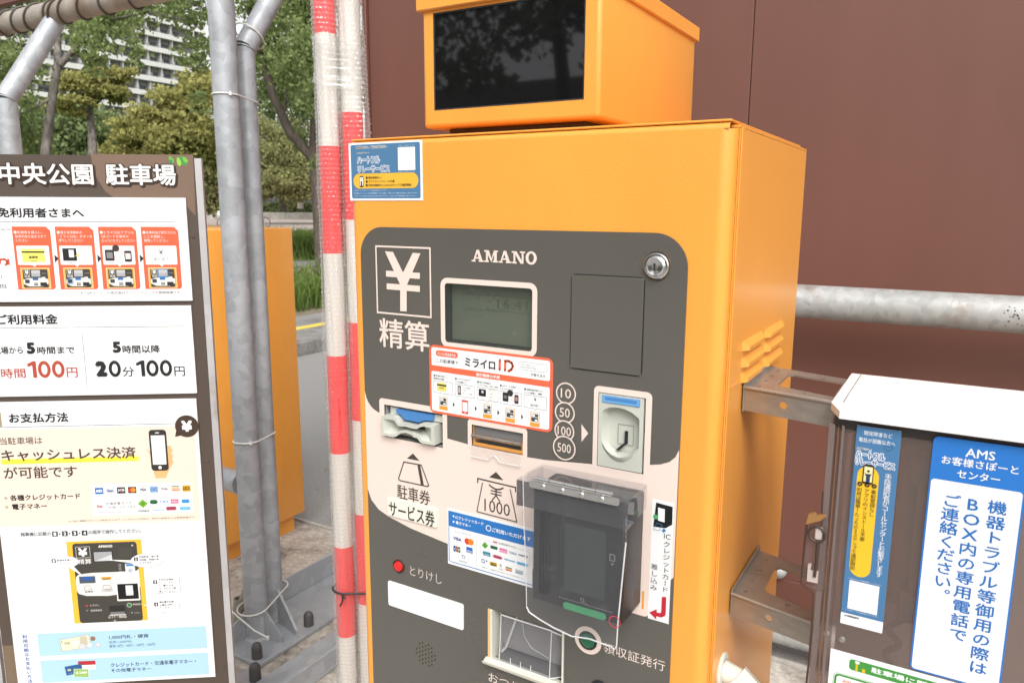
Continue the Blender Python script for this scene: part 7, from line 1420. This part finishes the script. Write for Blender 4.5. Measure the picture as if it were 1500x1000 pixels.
tree('soft green tree low behind the sign board, left', (-38.183, 21.226, 0.149), [(-38.183, 21.226, 0.149), (-38.627, 21.932, 4.886)], 0.3, 0.15,
     [bl(-39.367, 20.361, 5.115, 1.7, 1.2), bl(-38.263, 21.117, 5.615, 1.4, 1.0), bl(-37.066, 21.726, 5.127, 1.6, 1.1), bl(-36.269, 22.029, 4.307, 1.6, 1.2), bl(-38.396, 20.701, 3.966, 2.2, 1.4), bl(-41.239, 20.280, 4.364, 2, 1.6)], 15000, 0.18, L_MID, 15, sub=20)
tree('dark bushy tree behind the yellow-green one', (-45.246, 28.780, -0.169), [(-45.246, 28.780, -0.169), (-45.686, 29.481, 4.531)], 0.35, 0.2,
     [bl(-44.976, 28.836, 5.093, 2.0, 1.6), bl(-46.204, 27.997, 4.542, 2.4, 1.5), bl(-43.265, 29.705, 4.390, 2.6, 1.6), bl(-41.589, 30.630, 4.064, 2.6, 2.0), bl(-40.754, 32.230, 3.702, 2.4, 2.4), bl(-41.249, 30.489, 2.392, 2.2, 1.4)], 15000, 0.22, L_OLV, 16, sub=22)
tree('olive tree with broad low crown seen between the posts and striped poles', (-46.687, 42.365, 1.196), [(-46.687, 42.365, 1.196), (-47.117, 42.744, 4.293), (-47.152, 43.105, 6.163)], 0.3, 0.15,
     [bl(-46.386, 40.955, 4.968, 2.2, 1.7), bl(-44.735, 41.775, 4.202, 2.3, 1.7), bl(-44.666, 40.418, 3.134, 2.3, 1.3), bl(-43.952, 42.007, 3.069, 2.2, 1.3), bl(-47.792, 41.637, 6.602, 1.8, 2.0), bl(-45.449, 42.918, 6.089, 2.2, 2.0), bl(-47.970, 40.918, 3.606, 2, 1.5), bl(-44.436, 44.388, 4.574, 2.4, 2.4)], 17000, 0.22, L_OLV, 17, [([(-45.810, 41.790, 1.620), (-44.638, 41.621, 3.169), (-44.034, 42.138, 3.947)], 0.12, 0.05)], sub=22)
tree('tall green tree far behind, above the olive crowns', (-59.190, 56.219, 1.275), [(-59.190, 56.219, 1.275), (-60.000, 57.244, 8.635)], 0.35, 0.2,
     [bl(-60.961, 54.829, 11.145, 3.5, 4), bl(-57.943, 56.480, 10.484, 3.4, 4), bl(-63.281, 55.361, 14.694, 3.5, 4), bl(-56.716, 57.992, 8.556, 3.5, 4.5), bl(-61.374, 57.708, 14.881, 4, 4)], 15000, 0.28, L_MID, 18, sub=24)
for i, (q_b, rr3) in enumerate((((-81.605, 66.534, 1.200), 3.4), ((-78.329, 68.477, 1.217), 3.0), ((-75.128, 70.375, 1.234), 3.2), ((-72.080, 72.182, 1.250), 3.4), ((-85.034, 64.501, 1.182), 3.6), ((-88.844, 62.242, 1.161), 3.8), ((-69.032, 73.989, 1.266), 3.6))):
    bx_, by_, bz_ = q_b
    tree(['dark rounded tree over the hedge behind the thick post', 'dark rounded tree over the hedge right of the posts', 'dark rounded tree over the hedge in the gap beside the poles', 'dark rounded tree over the hedge behind the striped poles', 'dark rounded tree over the hedge left of the posts', 'dark rounded tree over the hedge behind the corner of the sign board', 'dark rounded tree over the hedge, rightmost of its row'][i], (bx_, by_, 0.1), [(bx_, by_, 0.1), (bx_, by_, 4.5)], 0.22, 0.14,
         [bl(bx_, by_, 3.6, rr3*0.62, 1.2), bl(bx_, by_, 5.4, rr3*0.9, 2.0), bl(bx_, by_, 7.4, rr3*0.8, 1.9)], 4200, 0.30, L_DRK if i % 2 == 0 else L_MID, 30+i, group='row of trees above the hedge', sub=14)
# clipped hedge on its low wall, far side of the park road
def alongs(d, u): p = O0+FD*d+FS*u; return p.x, p.y
hw = thing('low_wall', (*alongs(92.4, 0), 0.1), 'low pale stone wall under the clipped hedge across the park road', 'wall')
for i in range(12):
    b = B(); c0 = O0+FD*92+FS*(-44+i*7.5); fr_ = frame((c0.x, c0.y, 0), FS, (0, 0, 1), -FD); prism(b, fr_, rrect(0.03, 0, 7.47, 0.86), -0.4, 0); obj('wall_block', b, mat('pale_stone', (0.33, 0.31, 0.27), rough=0.9, var=0.25, vscale=1.2), hw)
rngh = np.random.RandomState(3)
def hedge_leaves():
    n = 26000; u = rngh.rand(n)*90-45; z = 0.85+rngh.rand(n)*1.15+0.08*np.sin(u*1.3); d = 92.3+rngh.rand(n)*1.4*(rngh.rand(n)**1.5); P = np.stack([O0.x+FD.x*d+FS.x*u, O0.y+FD.y*d+FS.y*u, z], 1)
    a = rngh.randn(n, 3); a /= np.linalg.norm(a, axis=1)[:, None]; w = np.cross(a, rngh.randn(n, 3)); w /= np.linalg.norm(w, axis=1)[:, None]; s = 0.14
    V = np.stack([P-a*s, P+w*s*0.7, P+a*s, P-w*s*0.7], 1).reshape(-1, 3); me = bpy.data.meshes.new('hedge'); mk(me, V, np.arange(n*4).reshape(-1, 4)); return me
hg_ = thing('hedge', (*alongs(93.3, 0), 0.8), 'long clipped dark green hedge on the low wall across the park road', 'hedge')
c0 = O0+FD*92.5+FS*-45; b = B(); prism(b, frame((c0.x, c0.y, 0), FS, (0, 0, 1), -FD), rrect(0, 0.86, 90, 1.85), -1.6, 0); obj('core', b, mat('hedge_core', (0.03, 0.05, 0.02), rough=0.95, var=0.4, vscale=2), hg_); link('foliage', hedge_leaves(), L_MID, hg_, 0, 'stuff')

# bicycles parked beyond the cabinet
def bicycle(pos, ang, col, lb, basket):
    t = thing('bicycle', pos, lb, 'bicycle', 'bicycles parked on the park road'); d = Vector((math.cos(ang), math.sin(ang), 0)); p = Vector(pos); Rm = mat('tyre', (0.02, 0.02, 0.02), rough=0.8); Fm = mat('frame_'+col[1:], hexc(col, 0.9), rough=0.35)
    for s in (-0.54, 0.54):
        c = p+d*s+Vector((0, 0, 0.36)); b = B(); tube(b, [tuple(c+d*0.335*math.cos(a)+Vector((0, 0, 0.335*math.sin(a)))) for a in [i*math.pi/12 for i in range(24)]], 0.022, 6, True); w = obj('wheel', b, Rm, t, 60)
        b = B()
        for i in range(12): a = i*math.pi/6; tube(b, [tuple(c), tuple(c+d*0.33*math.cos(a)+Vector((0, 0, 0.33*math.sin(a))))], 0.003, 4)
        lathe(b, c-d.cross(Vector((0, 0, 1)))*0.04, d.cross(Vector((0, 0, 1))), [(0.03, 0), (0.03, 0.08), (0, 0.08)], 8); obj('spokes', b, CHROME, w, 0)
    q_ = lambda x, z: tuple(p+d*x+Vector((0, 0, z)))
    b = B(); 
    for A_, C_, r in ((q_(-0.54, .36), q_(-0.08, .30), .012), (q_(-0.08, .30), q_(-0.2, .82), .018), (q_(-0.08, .30), q_(.38, .72), .02), (q_(-0.16, .68), q_(.36, .80), .016), (q_(-0.54, .36), q_(-0.17, .74), .01), (q_(.54, .36), q_(.36, .92), .014)): tube(b, [A_, C_], r, 6)
    obj('frame', b, Fm, t, 60)
    b = B(); box(b, p.x+d.x*-0.2-0.1, p.x+d.x*-0.2+0.1, p.y+d.y*-0.2-0.07, p.y+d.y*-0.2+0.07, p.z+0.82, p.z+0.88, 0.02, 2); obj('saddle', b, Rm, t, 40)
    b = B(); n_ = Vector((-d.y, d.x, 0)); tube(b, [tuple(p+d*0.28+n_*0.28+Vector((0, 0, 1.0))), tuple(p+d*0.36+Vector((0, 0, .98))), tuple(p+d*0.28-n_*0.28+Vector((0, 0, 1.0)))], 0.013, 6); obj('handlebar', b, CHROME, t, 60)
    if basket: b = B(); c = p+d*0.62; box(b, c.x-0.17, c.x+0.17, c.y-0.14, c.y+0.14, p.z+0.78, p.z+1.08, 0.02, 1); obj('basket', b, mat('white_basket', (0.8, 0.8, 0.78), rough=0.5), t)
ab = math.atan2(FS.y, FS.x)
pb1 = O0+FD*49+FS*(-2.55); bicycle((pb1.x, pb1.y, 0.12), ab+math.pi, '#e8641e', 'orange bicycle with a white basket on the park road, left of the posts', True)
pb2 = O0+FD*49.8+FS*(-1.27); bicycle((pb2.x, pb2.y, 0.12), ab, '#2a2c30', 'dark bicycle on the park road, its rear wheel showing right of the posts', False)

# ================================================================== apartment towers
def tower(name, X, y0, y1, floors, fh, lb, wallc, parc, depth=16, bay=3.4, z00=0.0):
    t = thing(name, (X-depth/2, (y0+y1)/2, 0), lb, 'apartment block')
    wm = mat(name+'_wall', wallc, rough=0.8, var=0.08, vscale=0.4); pm = mat(name+'_parapet', parc, rough=0.7, var=0.05, vscale=0.5); gm = mat('window_glass', (0.05, 0.055, 0.065), rough=0.12); cm = mat('curtain', (0.5, 0.5, 0.5), rough=0.8); rm = mat('balcony_rail', (0.14, 0.14, 0.15), rough=0.5)
    b = B(); box(b, X-depth, X-1.6, y0, y1, 0, floors*fh); obj('wall', b, wm, t)
    for f in range(floors):
        z = f*fh; b = B(); box(b, X-1.6, X, y0, y1, z-0.12, z+0.10); box(b, X-0.12, X, y0+0.01, y1-0.01, z+0.10, z+1.05); obj('balcony', b, pm, t, 0)
        b = B(); n = int((y1-y0)/bay)
        for i in range(n):
            ya = y0+0.5+i*bay; box(b, X-1.58, X-1.54, ya, ya+bay-1.0, z+0.15, z+2.3)
        obj('window_row', b, gm, t, 0, 'stuff')
        b = B(); random.seed(f)
        for i in range(n):
            ya = y0+0.5+i*bay; w = random.uniform(0.3, 1.1); box(b, X-1.53, X-1.51, ya, ya+w, z+0.2, z+2.2)
            box(b, X-1.5, X-0.2, ya-0.6, ya-0.5, z+0.1, z+fh-0.13)
        obj('balcony_divider', b, cm, t, 0, 'stuff')
        b = B(); box(b, X-0.10, X-0.04, y0+0.1, y1-0.1, z+1.30, z+1.36); obj('handrail', b, rm, t, 0)
    return t
tower('apartment_tower', -175, 56, 134, 20, 3.55, 'wide white apartment tower with long balconies seen through the leaves', (0.24, 0.23, 0.22), (0.64, 0.63, 0.61))
TW2 = (-234.544, 181.161, 58.154)
tower('far_tower', TW2[0], TW2[1]-1.5, TW2[1]+3.6, 25, 3.4, 'slim far tower with a stack of white balconies, between leaves near the thick post', (0.22, 0.15, 0.12), (0.80, 0.79, 0.77), 12, 2.2)

# ================================================================== what stands behind the camera (seen in the dark glass and the glossy panel)
bk = thing('office_building', (-14, -24, 0), 'grey building across the parking lot, behind the photographer', 'building')
b = B(); box(b, -30, 2, -32, -22, 0, 5.6); obj('wall', b, mat('grey_render', (0.25, 0.24, 0.23), rough=0.8), bk)
for f in range(2):
    for i in range(9):
        b = B(); box(b, -29+i*3.4, -27+i*3.4, -22.0, -21.97, 0.9+f*2.5, 2.3+f*2.5); obj('window', b, mat('window_glass', (0.05, 0.055, 0.065), rough=0.12), bk)
for i, (x, y, h) in enumerate(((-6.5, -12.0, 8.0), (-13.5, -14, 9.0), (0.5, -15.5, 8.5), (7.5, -15.5, 8.0))):
    tree(['broad street tree behind the photographer, nearest the machine window', 'broad street tree behind the photographer, far left', 'broad street tree behind the photographer, centre', 'broad street tree behind the photographer, far right'][i], (x, y, 0), [(x, y, 0), (x+0.1, y, h*0.35), (x-0.2, y+0.2, h*0.7)], 0.2, 0.1,
         [bl(x, y, h*0.72, 2.2, 1.8), bl(x-1.5, y+0.5, h*0.55, 1.5, 1.1), bl(x+1.5, y-0.3, h*0.58, 1.6, 1.2), bl(x+0.5, y+1, h*0.9, 1.6, 1.2)], 5200, 0.17, L_MID, 60+i, bark=BARKD, group='street trees behind the camera')

flush_prints()
